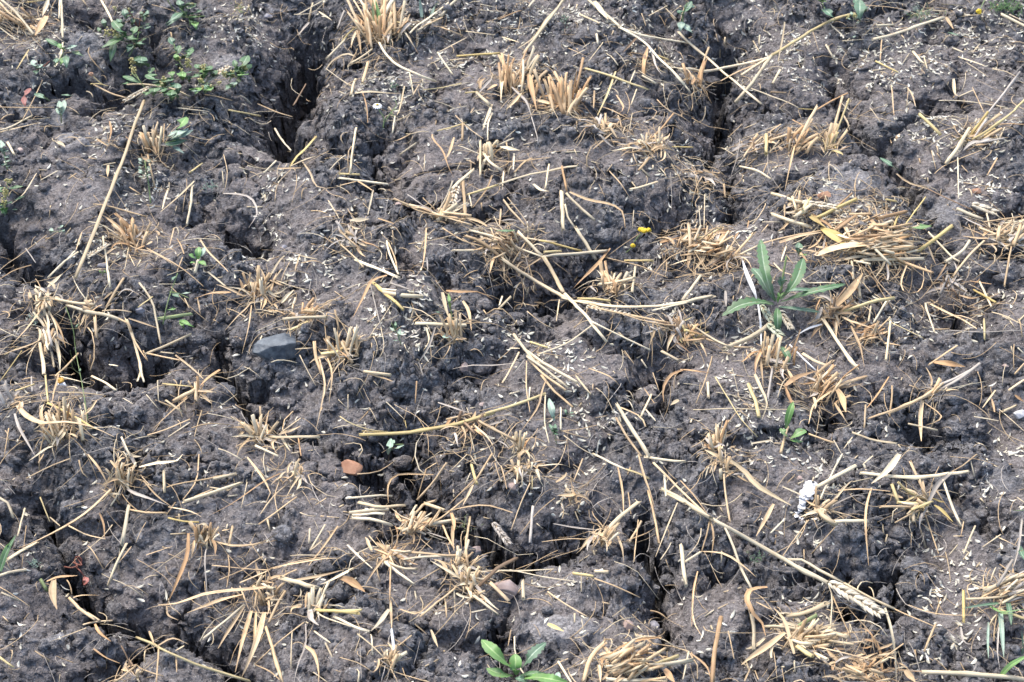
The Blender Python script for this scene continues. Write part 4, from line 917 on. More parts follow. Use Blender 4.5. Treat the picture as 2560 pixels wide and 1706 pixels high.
# stubble tufts: crop, x, y, radius, stubs, stub length, mean direction (degrees, 90 = up the picture), spread, leaves, leaf length, colours, what it looks like
TUFTS = [
 ('A',1040,1010,70,7,110,100,35,5,120,'otc','short chewed stubble tuft','by the long pale straw'),
 ('D',920,70,120,12,110,95,50,8,150,'tot','broken golden stubble tuft','below the long pale straw'),
 ('B',260,230,130,22,210,95,45,16,190,'ttoc','big upright stubble tuft','at the top edge left of centre'),
 ('B',1180,560,110,14,150,85,40,8,170,'tcot','tall stubble tuft with drooping leaves','at top centre'),
 ('B',1540,730,90,16,190,85,40,14,160,'otot','bristly rust coloured stubble tuft','at top centre'),
 ('B',2080,480,40,3,130,85,20,4,120,'ok','thin brown leafy tuft','under the long diagonal straw'),
 ('B',1760,890,90,5,60,100,70,16,130,'ttg','flat tuft of dead roots','at top centre'),
 ('B',1020,1060,70,5,100,60,100,6,110,'ct','scattered cut stub cluster','on smooth soil at upper centre'),
 ('B',2110,1010,100,8,90,110,80,16,160,'tct','flattened straggling stubble tuft','at upper right of centre'),
 ('B',690,1470,70,6,150,45,50,8,200,'tcg','leaning straw bundle','holding a pale wheat ear'),
 ('C',90,560,45,3,190,85,15,8,110,'ot','bent stub with torn brown base','in the upper right'),
 ('C',800,1010,60,6,110,60,40,10,140,'tot','leaning tan stubble tuft','at upper right, left one of a pair'),
 ('C',1020,1010,60,5,140,70,20,10,130,'tyt','tall leaning stubble tuft','at upper right, right one of a pair'),
 ('C',500,1000,80,3,70,60,60,16,120,'kt','flattened brown tuft','beside a yellow stub at upper right'),
 ('C',2010,950,70,6,180,45,25,10,130,'tgy','fallen stubble tuft','near the right edge at top'),
 ('C',150,1210,80,2,60,120,90,16,130,'tg','dead root cluster','on the crack edge at upper right'),
 ('D',300,470,80,8,70,230,120,14,150,'ctc','uprooted bundle with open straw ends','near the left edge'),
 ('D',330,720,60,5,130,270,30,10,170,'ctg','drooping pale straw bunch','near the left edge'),
 ('D',1760,450,90,7,110,80,45,16,190,'ctt','stubby tuft with spreading leaves','left of centre'),
 ('D',2090,600,90,5,80,70,90,14,140,'oto','ragged brown tuft','behind the flint'),
 ('D',1340,1120,40,3,80,110,40,4,110,'to','small tuft with curled tip','on the clods left of centre'),
 ('D',440,1400,120,11,140,105,25,12,150,'tct','row of cut stubs','at the lower left edge'),
 ('D',100,1190,60,3,170,110,20,8,130,'tg','leaning stub pair','at the left edge'),
 ('D',1790,1430,80,6,120,80,70,18,170,'tct','spiky radiating tuft','above the brown stone'),
 ('D',2340,860,70,5,120,80,60,12,160,'tct','split stubble tuft','right of the flint'),
 ('E',780,730,60,6,130,100,18,8,120,'tct','upright stub group','at the centre'),
 ('E',1850,400,90,9,90,80,70,12,110,'cto','splintered stub cluster','by the deep hollow'),
 ('E',1220,1520,50,4,100,92,20,12,100,'tc','small stub pair with fibres','in front of the long yellow straw'),
 ('E',880,1350,90,3,70,60,100,18,140,'tok','matted tuft','under the long yellow straw'),
 ('E',2310,720,90,4,80,90,60,22,170,'tgk','hanging root tuft','left of the green thistle'),
 ('E',30,860,60,4,160,95,30,10,170,'tc','upright pale tuft','left of centre'),
 ('F',640,900,100,9,170,70,30,12,150,'otc','stout orange tuft','in front of the green thistle'),
 ('F',950,1110,100,9,170,45,25,16,190,'tcot','thick slanting tuft','below the green thistle'),
 ('F',1040,575,90,5,130,50,50,16,150,'tko','folded brown leaf tuft','right of the green thistle'),
 ('F',1290,735,70,4,90,50,60,14,130,'tot','low ragged tuft','right of the green thistle'),
 ('F',250,1490,50,4,130,88,20,10,80,'tco','small upright stub tuft','in the lower right'),
 ('F',140,130,150,14,100,30,80,40,170,'ttoc','loose brown straw heap','left of the green thistle'),
 ('F',1740,1130,50,3,90,40,40,10,150,'tg','base of the slanting straw bundle','by the dark hole'),
 ('F',50,735,60,5,80,60,90,8,90,'oy','orange stub tuft','left of the green thistle'),
 ('F',340,215,40,2,60,40,20,18,190,'tkt','root brush on a slanting stub','behind the green thistle'),
 ('F',1870,400,80,3,80,90,50,16,150,'kgk','withered dark tuft','above a crack on the right'),
 ('G',850,170,100,8,110,80,60,16,170,'tct','tuft with cut ends facing up','at lower left'),
 ('G',1410,580,70,9,90,90,55,6,120,'cto','neat cup shaped stub tuft','at lower left'),
 ('G',1800,970,130,9,90,60,130,10,170,'tct','large star shaped tuft with long leaves','at the bottom left of centre'),
 ('G',2140,1060,50,3,100,85,20,8,150,'tcg','twin stubs','right of the star shaped tuft'),
 ('G',2020,130,60,3,90,75,40,12,130,'tct','small tuft','left of the brown stone'),
 ('G',900,1470,50,2,60,95,30,8,110,'kt','dark withered sprig','at the bottom left edge'),
 ('H',500,490,90,7,110,55,30,14,170,'tco','heaped stub bundle','below the brown stone'),
 ('H',330,680,60,3,60,60,90,22,190,'oto','radiating rust leaf tuft','at bottom centre'),
 ('H',880,890,90,6,110,70,60,20,180,'tct','star tuft with dark stub','at bottom centre'),
 ('H',1790,570,60,4,110,45,20,14,140,'tct','slanting stub pair','beside the wide crack at lower right'),
 ('H',1250,100,80,6,70,80,70,14,110,'ctt','frayed stub pair','at lower centre'),
 ('H',350,1430,60,5,80,60,50,10,130,'tct','low stub tuft','at the bottom edge left of the green seedling'),
 ('H',1970,1450,190,20,130,20,40,30,170,'ctot','large heap of lying stubs','at the bottom edge right of the green seedling'),
 ('H',1600,260,60,2,50,120,80,14,120,'tgc','dead root knot','on the crack edge at lower centre'),
 ('I',850,1270,150,18,130,25,55,28,170,'ctct','big sheaf of stubble','below the large wheat ear'),
 ('I',1250,1480,170,10,90,30,60,56,170,'tot','matted dry grass patch','at the bottom right'),
 ('I',960,380,50,4,90,60,60,10,120,'tct','broken stub tuft','by the white dropping'),
 ('I',1660,340,70,5,120,190,60,12,140,'tyc','bent straw tuft','right of the white dropping'),
 ('I',2250,930,140,14,170,20,30,26,180,'tcg','heap of straw','at the right edge near the bottom'),
 ('I',300,90,60,3,80,80,60,14,150,'tct','frayed tuft','left of the white dropping'),
 ('F',1260,110,230,26,170,8,32,60,230,'tcotc','big heap of lying straw','behind the green thistle'),
 ('F',2250,70,130,10,110,20,60,36,170,'tcg','loose straw heap','at the right edge'),
 ('E',1150,120,130,8,110,150,50,34,190,'tkct','tangled straw heap','above the deep hollow'),
 ('D',600,560,60,2,60,150,60,8,110,'tc','sparse tuft','beside the deep cavity on the left'),
 ('A',120,150,110,3,120,130,40,14,150,'cto','straw litter heap','in the top left corner'),
 ('H',820,760,60,4,90,70,60,12,140,'tct','wispy tuft','behind the star tuft with dark stub'),
 ('C',830,1440,70,4,90,60,70,12,130,'tyc','straw heap','around a wheat ear at right'),
 ('E',80,80,80,3,90,150,50,14,150,'ctg','flattened straw bunch','left of centre'),
]
# ---------------------------------------------------------------- straws, leaves and tufts
WSCALE = 0.94
CNAME = {'c': 'pale cream', 't': 'tan', 'o': 'rust brown', 'y': 'golden yellow', 'g': 'greyish', 'k': 'dark brown', 'W': 'whitish', 'n': 'greenish'}

def rise(X, Y, p0, k):
    """a point on the pixel's line of sight, between straight above p0 (k=0) and lying on the soil (k=1)"""
    g = hit(X, Y)
    y = p0[1] + k * (g[1] - p0[1])
    d = ray(X, Y)
    t = y / d[1]
    return np.array([d[0] * t, y, CAM_H + d[2] * t])

def rings_for(P):
    L = float(np.sum(np.linalg.norm(np.diff(P, axis=0), axis=1)))
    return int(min(14, max(4, 3 + L / 0.018))), L

def make_piece(kind, w_px, P, loc, lying=True, is_straw_end=(False, False)):
    n, L = rings_for(P)
    C = catmull(P, n)
    psz = px_size(C[len(C) // 2])
    w = w_px * CS * psz * WSCALE
    if kind == 's' and w_px <= 13.5 and random.random() < 0.45:      # a split, flattened straw
        co, fs, uv = ribbon((settle(C, w * .2) if lying else C) - loc, w * 1.15, twist=random.uniform(-.5, .5), fold=random.uniform(.15, .7), taper=(.8, .45), tilt=random.uniform(-.5, .5))
    elif kind == 'l':
        n = max(n, 7); C = catmull(P, n)
        if lying:
            C = settle(C, w * 0.1)
        co, fs, uv = ribbon(C - loc, w * 1.2, twist=random.uniform(-0.6, 0.6), fold=random.uniform(0.1, 0.6), taper=(0.6, 0.12), tilt=random.uniform(-0.3, 0.3), wob=random.uniform(0, .35))
    else:
        r = 0.5 * w
        if lying:
            C = settle(C, r)
        if n > 4:
            C[1:-1] += np.array([[random.gauss(0, r * 0.12), random.gauss(0, r * 0.12), 0] for _ in range(n - 2)])
        nodes = ()
        if L > 0.09 and kind == 's':
            nodes = (random.randrange(2, n - 1),)
        rr = np.full(n, r)
        if kind == 'f':
            rr = rr * np.linspace(1.0, 0.5, n)
        elif w < 0.0022:
            rr = rr * np.linspace(1.0, 0.75, n)
        else:
            rr = rr * (1 + 0.06 * np.sin(np.linspace(0, 5, n) + random.uniform(0, 6)))
        fl = 1.0 if (kind == 'f' or random.random() < 0.3) else random.uniform(0.42, 0.85)
        co, fs, uv = tube(C - loc, rr, 8 if w > 0.0042 else 6 if w > 0.002 else 4, hollow=(w > 0.0026, w > 0.0026), nodes=nodes, rag=0.9 if random.random() < .5 else .3, flat=fl)
    return co, fs, uv, C, L

TUFT = []
for i_, (c_, x_, y_, rad_, ns_, sl_, ang_, spr_, nl_, ll_, cols_, look_, where_) in enumerate(TUFTS):
    X_, Y_ = src(c_, x_, y_)
    p_ = hit(X_, Y_)
    nm_ = 'straw_heap' if 'heap' in look_ else 'stubble_tuft'
    e_ = bpy.data.objects.new(nm_, None)
    e_.empty_display_size = 0.02
    e_.location = p_
    COL.objects.link(e_)
    set_thing(e_, look_ + ' ' + where_, 'straw heap' if 'heap' in look_ else 'stubble', 'straw heaps' if 'heap' in look_ else 'wheat stubble tufts')
    TUFT.append(dict(o=e_, X=X_, Y=Y_, p=p_, r=rad_ * CS, spec=(c_, ns_, sl_, ang_, spr_, nl_, ll_, cols_), heap='heap' in look_, traced=0))

LOOSE = []
for crop_, block_ in TRACES.items():
    for item_ in block_.replace('\n', ';').split(';'):
        item_ = item_.strip()
        if not item_:
            continue
        hd_, pts_ = item_.split(':')
        kind_, col_, wpx_ = hd_.split()
        wpx_ = float(wpx_)
        px_ = [src(crop_, *[float(v) for v in q.split(',')]) for q in pts_.split()]
        ends_ = (px_[0], px_[-1])
        best_ = None
        for t_ in TUFT:
            lim_ = t_['r'] * (0.45 if t_['heap'] else 0.95)
            for e_i, e_ in enumerate(ends_):
                d_ = math.hypot(e_[0] - t_['X'], (e_[1] - t_['Y']) * 1.2)
                if d_ < lim_ and (best_ is None or d_ / lim_ < best_[0]):
                    best_ = (d_ / lim_, t_, e_i)
        lenpx_ = sum(math.hypot(a[0] - b[0], a[1] - b[1]) for a, b in zip(px_[:-1], px_[1:]))
        if best_:
            t_ = best_[1]
            if best_[2] == 1:
                px_ = px_[::-1]
            t_['traced'] += 1
            dy_ = px_[0][1] - px_[-1][1]
            p0_ = hit(*px_[0]); p0_[2] -= 0.003
            up_ = dy_ > 0.35 * lenpx_ and lenpx_ < 130 and kind_ == 's'
            if up_:
                k_ = random.uniform(0.35, 0.6)
                P_ = [p0_] + [rise(q[0], q[1], p0_, k_) for q in px_[1:]]
            else:
                m_ = len(px_)
                top_ = min(0.034, 0.22 * lenpx_ * px_size(p0_))
                P_ = [p0_]
                for j_, q in enumerate(px_[1:]):
                    s_ = (j_ + 1) / (m_ - 1)
                    P_.append(hit(q[0], q[1], None, 0.003 + top_ * (2.4 * s_ * (1 - s_) + (0.5 * s_ if kind_ == 's' else 0.1))))
            P_ = np.array(P_)
            co_, fs_, uv_, C_, L_ = make_piece(kind_, wpx_, P_, t_['p'], lying=not up_)
            nm_ = {'s': 'stalk', 'l': 'leaf_blade', 'f': 'fibre'}[kind_]
            link(nm_, mesh_from(nm_, co_, fs_, DRY[col_], uv_), t_['o'])
        else:
            p0_ = hit(*px_[0])
            m_ = len(px_)
            psz_ = px_size(p0_)
            r_ = wpx_ * CS * psz_ * WSCALE * 0.5
            lift_ = [0.0005] * m_
            if kind_ == 's':
                e_ = random.uniform(0, 0.005)
                lift_ = [0.0016 + e_ * j / max(1, m_ - 1) for j in range(m_)]
                if random.random() < .5:
                    lift_ = lift_[::-1]
            else:
                h_ = min(0.012, 0.14 * lenpx_ * psz_) * random.uniform(0.2, 1)
                lift_ = [0.0035 + h_ * 4 * (j / (m_ - 1)) * (1 - j / (m_ - 1)) for j in range(m_)]
            P_ = np.array([hit(q[0], q[1], None, r_ + l) for q, l in zip(px_, lift_)])
            loc_ = P_[len(P_) // 2].copy()
            co_, fs_, uv_, C_, L_ = make_piece(kind_, wpx_, P_, loc_)
            nm_ = {'s': 'straw', 'l': 'dry_leaf', 'f': 'dry_fibre'}[kind_]
            cat_ = {'s': 'straw', 'l': 'dry leaf', 'f': 'fibre'}[kind_]
            dx_, dyy_ = px_[-1][0] - px_[0][0], px_[0][1] - px_[-1][1]
            bent_ = lenpx_ > 1.12 * math.hypot(dx_, dyy_)
            LOOSE.append(dict(nm=nm_, geo=(co_, fs_, uv_, loc_), X=sum(q[0] for q in px_) / m_, Y=sum(q[1] for q in px_) / m_, kind=kind_, col=col_, len=lenpx_, w=wpx_, dx=dx_, dy=dyy_, bent=bent_, cat=cat_))

# the largest loose straws are things of their own, the smallest scraps are one mass of litter
straws_ = sorted([t for t in LOOSE if t['kind'] == 's'], key=lambda t: -t['len'] * (t['w'] + 6))
small_ = set(id(t) for t in straws_[315:])
sc_, sf_, su_, sm_, so_ = [], [], [], [], 0
mats_ = list(DRY)
for t in LOOSE:
    co_, fs_, uv_, loc_ = t.pop('geo')
    if id(t) in small_:
        sc_.append(co_ + loc_); su_.append(uv_); sf_ += [tuple(v + so_ for v in f) for f in fs_]; sm_ += [mats_.index(t['col'])] * len(fs_); so_ += len(co_)
    else:
        t['o'] = link(t['nm'], mesh_from(t['nm'], co_, fs_, DRY[t['col']], uv_), None, loc_)
me_ = mesh_from('straw_scraps', np.concatenate(sc_), sf_, DRY['c'], np.concatenate(su_))
for k_ in mats_[1:]:
    me_.materials.append(DRY[k_])
me_.polygons.foreach_set('material_index', sm_)
o_ = link('straw_scraps', me_)
o_['kind'] = 'stuff'; o_['label'] = 'small scattered scraps of straw on the soil'; o_['category'] = 'straw litter'
LOOSE = [t for t in LOOSE if 'o' in t]

# further stubs and blades of each tuft
for t_ in TUFT:
    c_, ns_, sl_, ang_, spr_, nl_, ll_, cols_ = t_['spec']
    p0_ = t_['p']
    psz_ = px_size(p0_)
    rad_ = t_['r']
    ns_ = max(3, int(1.7 * ns_ - 0.5 * t_['traced'])) if ns_ > 3 else ns_
    nl_ = int(nl_ * 1.9)
    for _ in range(ns_):
        bx_ = t_['X'] + random.gauss(0, 0.50) * rad_
        by_ = t_['Y'] + random.gauss(0, 0.34) * rad_
        a_ = R(ang_ + random.gauss(0, 0.45) * spr_ + (bx_ - t_['X']) / rad_ * -14)
        L_ = sl_ * CS * random.uniform(0.45, 1.3)
        b0_ = hit(bx_, by_); b0_[2] -= 0.005
        tipX_, tipY_ = bx_ + L_ * math.cos(a_), by_ - L_ * math.sin(a_)
        if t_['heap'] or math.sin(a_) < 0.25:
            P_ = np.array([hit(bx_, by_, None, random.uniform(0.002, 0.016)), hit(tipX_, tipY_, None, random.uniform(0.004, 0.022))])
        else:
            k_ = random.uniform(0.2, 0.65)
            mid_ = rise(bx_ + 0.5 * L_ * math.cos(a_) + random.gauss(0, 1.2), by_ - 0.5 * L_ * math.sin(a_), b0_, k_)
            P_ = np.array([b0_, mid_, rise(tipX_, tipY_, b0_, k_)])
        col_ = random.choice(cols_)
        co_, fs_, uv_, C_, LL_ = make_piece('s', random.uniform(13, 29), P_, p0_, lying=t_['heap'])
        link('stalk', mesh_from('stalk', co_, fs_, DRY[col_], uv_), t_['o'])
        if random.random() < 0.55 and LL_ > 0.015:      # the papery sheath torn off round the stalk
            q_ = C_[0] + (C_[-1] - C_[0]) * 0.75
            sx_ = random.gauss(0, 0.006); sy_ = random.gauss(0, 0.004)
            P2_ = np.array([C_[0], C_[0] * 0.5 + q_ * 0.5 + np.array([sx_ * .5, sy_ * .5, 0]), q_ + np.array([sx_, sy_ - 0.001, random.uniform(-.004, .002)])])
            co_, fs_, uv_, _, _ = make_piece('l', random.uniform(10, 22), P2_, p0_, lying=False)
            link('leaf_sheath', mesh_from('leaf_sheath', co_, fs_, DRY[random.choice(cols_ + 'to')], uv_), t_['o'])
    lean_ = random.uniform(0, 2 * math.pi)
    for _ in range(nl_):
        b_ = p0_ + np.array([random.gauss(0, 0.75), random.gauss(0, 0.55), 0]) * rad_ * psz_
        b_[2] = genv(b_[0], b_[1]) - 0.002
        az_ = lean_ + random.choice((0, math.pi, math.pi)) + random.gauss(0, 0.65) if random.random() < 0.6 else random.uniform(0, 2 * math.pi)
        L_ = ll_ * CS * psz_ * random.uniform(0.35, 1.25)
        hh_ = L_ * random.uniform(0.03, 0.22) * (0.5 if t_['heap'] else 1)
        bend_ = random.gauss(0, 0.6)
        P_ = []
        pos_ = b_.copy()
        for j_ in range(5):
            s_ = j_ / 4
            z_ = genv(pos_[0], pos_[1]) + 0.0008 + hh_ * 3.2 * s_ * (1 - s_) ** 1.1 - (0.002 if j_ == 0 else 0)
            P_.append([pos_[0], pos_[1], z_])
            pos_ = pos_ + np.array([math.cos(az_), math.sin(az_), 0]) * L_ / 4
            az_ += bend_ / 4 + random.gauss(0, 0.12)
        thin_ = random.random() < 0.55
        col_ = random.choice(cols_ + 'tg')
        co_, fs_, uv_, _, _ = make_piece('f' if thin_ else 'l', random.uniform(4, 8) if thin_ else random.uniform(9, 24), np.array(P_), p0_)
        nm_ = 'fibre' if thin_ else 'leaf_blade'
        link(nm_, mesh_from(nm_, co_, fs_, DRY[col_], uv_), t_['o'])

# ---------------------------------------------------------------- lumps: stones, clods, crumbs
def ico(sub):
    t = (1 + 5 ** 0.5) / 2
    v = [(-1, t, 0), (1, t, 0), (-1, -t, 0), (1, -t, 0), (0, -1, t), (0, 1, t), (0, -1, -t), (0, 1, -t), (t, 0, -1), (t, 0, 1), (-t, 0, -1), (-t, 0, 1)]
    f = [(0, 11, 5), (0, 5, 1), (0, 1, 7), (0, 7, 10), (0, 10, 11), (1, 5, 9), (5, 11, 4), (11, 10, 2), (10, 7, 6), (7, 1, 8), (3, 9, 4), (3, 4, 2), (3, 2, 6), (3, 6, 8), (3, 8, 9), (4, 9, 5), (2, 4, 11), (6, 2, 10), (8, 6, 7), (9, 8, 1)]
    v = [np.array(a) / np.linalg.norm(a) for a in v]
    for _ in range(sub):
        nf, cache = [], {}
        def mid(a, b):
            k = (min(a, b), max(a, b))
            if k not in cache:
                m = v[a] + v[b]; v.append(m / np.linalg.norm(m)); cache[k] = len(v) - 1
            return cache[k]
        for a, b, c in f:
            x, y, z = mid(a, b), mid(b, c), mid(c, a)
            nf += [(a, x, z), (b, y, x), (c, z, y), (x, y, z)]
        f = nf
    return np.array(v), f

ICO = {k: ico(k) for k in range(5)}
def lump_shape(sub, n_ball, spread, seed, jag=0.03):
    """a clod: the outline of many smaller balls stuck together"""
    rg = np.random.default_rng(seed)
    V, F = ICO[sub]
    cen = rg.normal(size=(n_ball, 3)); cen /= np.linalg.norm(cen, axis=1)[:, None]
    cen *= spread * rg.uniform(0.55, 1.0, (n_ball, 1))
    rad = rg.uniform(0.22, 0.52, n_ball)
    b = V @ cen.T
    disc = b * b - (cen ** 2).sum(1)[None, :] + rad[None, :] ** 2
    rr = np.where(disc > 0, b + np.sqrt(np.maximum(disc, 0)), 0).max(1)
    rr = np.maximum(rr, 0.5)
    rr *= 1 + jag * rg.normal(size=len(rr))
    return V * rr[:, None], F

def faceted(sub, nplanes, seed, lo=0.55, hi=0.9):
    """a stone: a ball cut by planes, edges slightly worn"""
    rg = np.random.default_rng(seed)
    V, F = ICO[sub]
    n = rg.normal(size=(nplanes, 3)); n /= np.linalg.norm(n, axis=1)[:, None]
    d = rg.uniform(lo, hi, nplanes)
    dots = V @ n.T
    lim = np.where(dots > 0.05, d[None, :] / np.maximum(dots, 0.05), 9)
    s = np.sort(lim, axis=1)
    r = np.minimum(s[:, 0] * 0.985 + 0.015 * np.minimum(s[:, 1], 1.2), 1.0)
    return V * r[:, None], F

STONES = [  # crop, x, y, half width, half height, depth ratio, material, seed, label
 ('D', 1880, 855, 160, 105, .8, 'FLINT', 3, 'large blue grey flint stone lying beside the crack'),
 ('H', 58, 120, 100, 68, .8, 'RUST', 5, 'orange brown stone lying on dark crumbs at lower left'),
 ('F', 2155, 218, 44, 34, .9, 'OCHRE', 6, 'ochre pebble on a dark clod near the right edge'),
 ('C', 1495, 948, 30, 24, .8, 'OCHRE', 7, 'small pale tan pebble on dark soil at upper right'),
 ('C', 1212, 1008, 36, 22, .7, 'PINK', 8, 'pinkish oval pebble on top of a smooth clod at upper right'),
 ('C', 985, 1350, 50, 30, .8, 'RUST', 9, 'rusty stone beside the wheat ear in the straw heap at right'),
 ('D', 950, 572, 46, 32, .8, 'GREYSTONE', 10, 'dark grey pebble near the cavity on the left'),
 ('D', 700, 268, 36, 26, .8, 'GREYSTONE', 11, 'bluish grey pebble on clods left of centre'),
 ('H', 1135, 945, 90, 88, .9, 'PINK', 12, 'rounded pinkish grey stone under the dark stub at bottom centre'),
 ('H', 925, 680, 50, 46, .9, 'PINK', 13, 'pink angular stone above the dark stub at bottom centre'),
 ('H', 1965, 1185, 44, 42, .9, 'PINK', 14, 'small pink stone near the bottom heap of stubs'),
 ('H', 2150, 1195, 46, 46, .9, 'GREYSTONE', 15, 'grey stone with a white chip above the bottom heap of stubs'),
 ('H', 1195, 228, 44, 32, .8, 'PINK', 16, 'flat brownish flake of stone in front of the frayed stub pair'),
 ('F', 2325, 1290, 44, 38, .8, 'PALESTONE', 17, 'speckled whitish pebble at the right edge'),
 ('E', 848, 965, 34, 44, .9, 'PINK', 18, 'small brown stone at the edge of a dark gap near centre'),
 ('F', 2230, 955, 34, 24, .8, 'PINK', 19, 'dusty pink pebble near the right edge'),
 ('B', 400, 1420, 36, 34, .8, 'PINK', 20, 'pale pinkish stone at the edge of the flattened straw bunch'),
 ('E', 980, 1212, 30, 18, .7, 'PINK', 21, 'small pinkish chip behind the long yellow straw'),
 ('A', 1828, 120, 40, 24, .7, 'GREYSTONE', 22, 'bluish pebble among chaff at the top left'),
 ('A', 135, 1040, 30, 24, .8, 'PINK', 23, 'dull brown pebble left of the pale grey crust'),
 ('D', 1945, 145, 24, 24, .8, 'GREYSTONE', 24, 'small grey pebble behind the stubby tuft left of centre'),
 ('I', 820, 170, 24, 20, .8, 'PINK', 25, 'tiny reddish stone behind the white dropping'),
 ('C', 2030, 1318, 34, 22, .8, 'RUST', 26, 'dull red stone at the right edge above the rough wheat ear'),
]
def put_lump(name, VF, mat, X, Y, rx_px, ry_px, depth, sink, rot=None):
    p = hit(X, Y, HS)
    s = px_size(p)
    rx = rx_px * CS * s
    rz = ry_px * CS * s
    V, F = VF
    if rot is None:
        rot = random.uniform(-0.5, 0.5)
    ca, sa = math.cos(rot), math.sin(rot)
    W = np.stack([V[:, 0] * ca - V[:, 1] * sa, V[:, 0] * sa + V[:, 1] * ca, V[:, 2]], 1)
    W = W / np.abs(W).max(0)
    W = W * np.array([rx, rz * 1.05, rz * depth])
    z = p[2] + rz * depth * sink
    loc = np.array([p[0], p[1] + rz * 0.1, z])
    me = mesh_from(name, W, F, mat)
    o = link(name, me, None, loc)
    return o, loc

for c_, x_, y_, rx_, ry_, dp_, mt_, sd_, lb_ in STONES:
    X_, Y_ = src(c_, x_, y_)
    o_, loc_ = put_lump('flint_stone' if mt_ == 'FLINT' else 'stone', faceted(4 if mt_ == 'FLINT' or rx_ > 60 else 3 if rx_ > 30 else 2, 26 if mt_ == 'FLINT' else 12, sd_, *((0.42, 0.66) if mt_ == 'RUST' else (0.55, 0.9))), globals()['M_' + mt_], X_, Y_, rx_, ry_, dp_, 0.42, 0.35 if mt_ == 'FLINT' else None)
    if mt_ == 'FLINT':      # drawn out to a blunt point on the left
        for v_ in o_.data.vertices:
            f_ = 0.62 + 0.38 * (1 - min(1, max(0, 0.30 - v_.co.x / 0.045) / 1.35) ** 1.5)
            v_.co.y *= f_; v_.co.z *= 0.5 + 0.5 * f_
    if mt_ in ('FLINT', 'RUST'):
        o_.data.polygons.foreach_set('use_smooth', [False] * len(o_.data.polygons))
    set_thing(o_, lb_, 'stone')

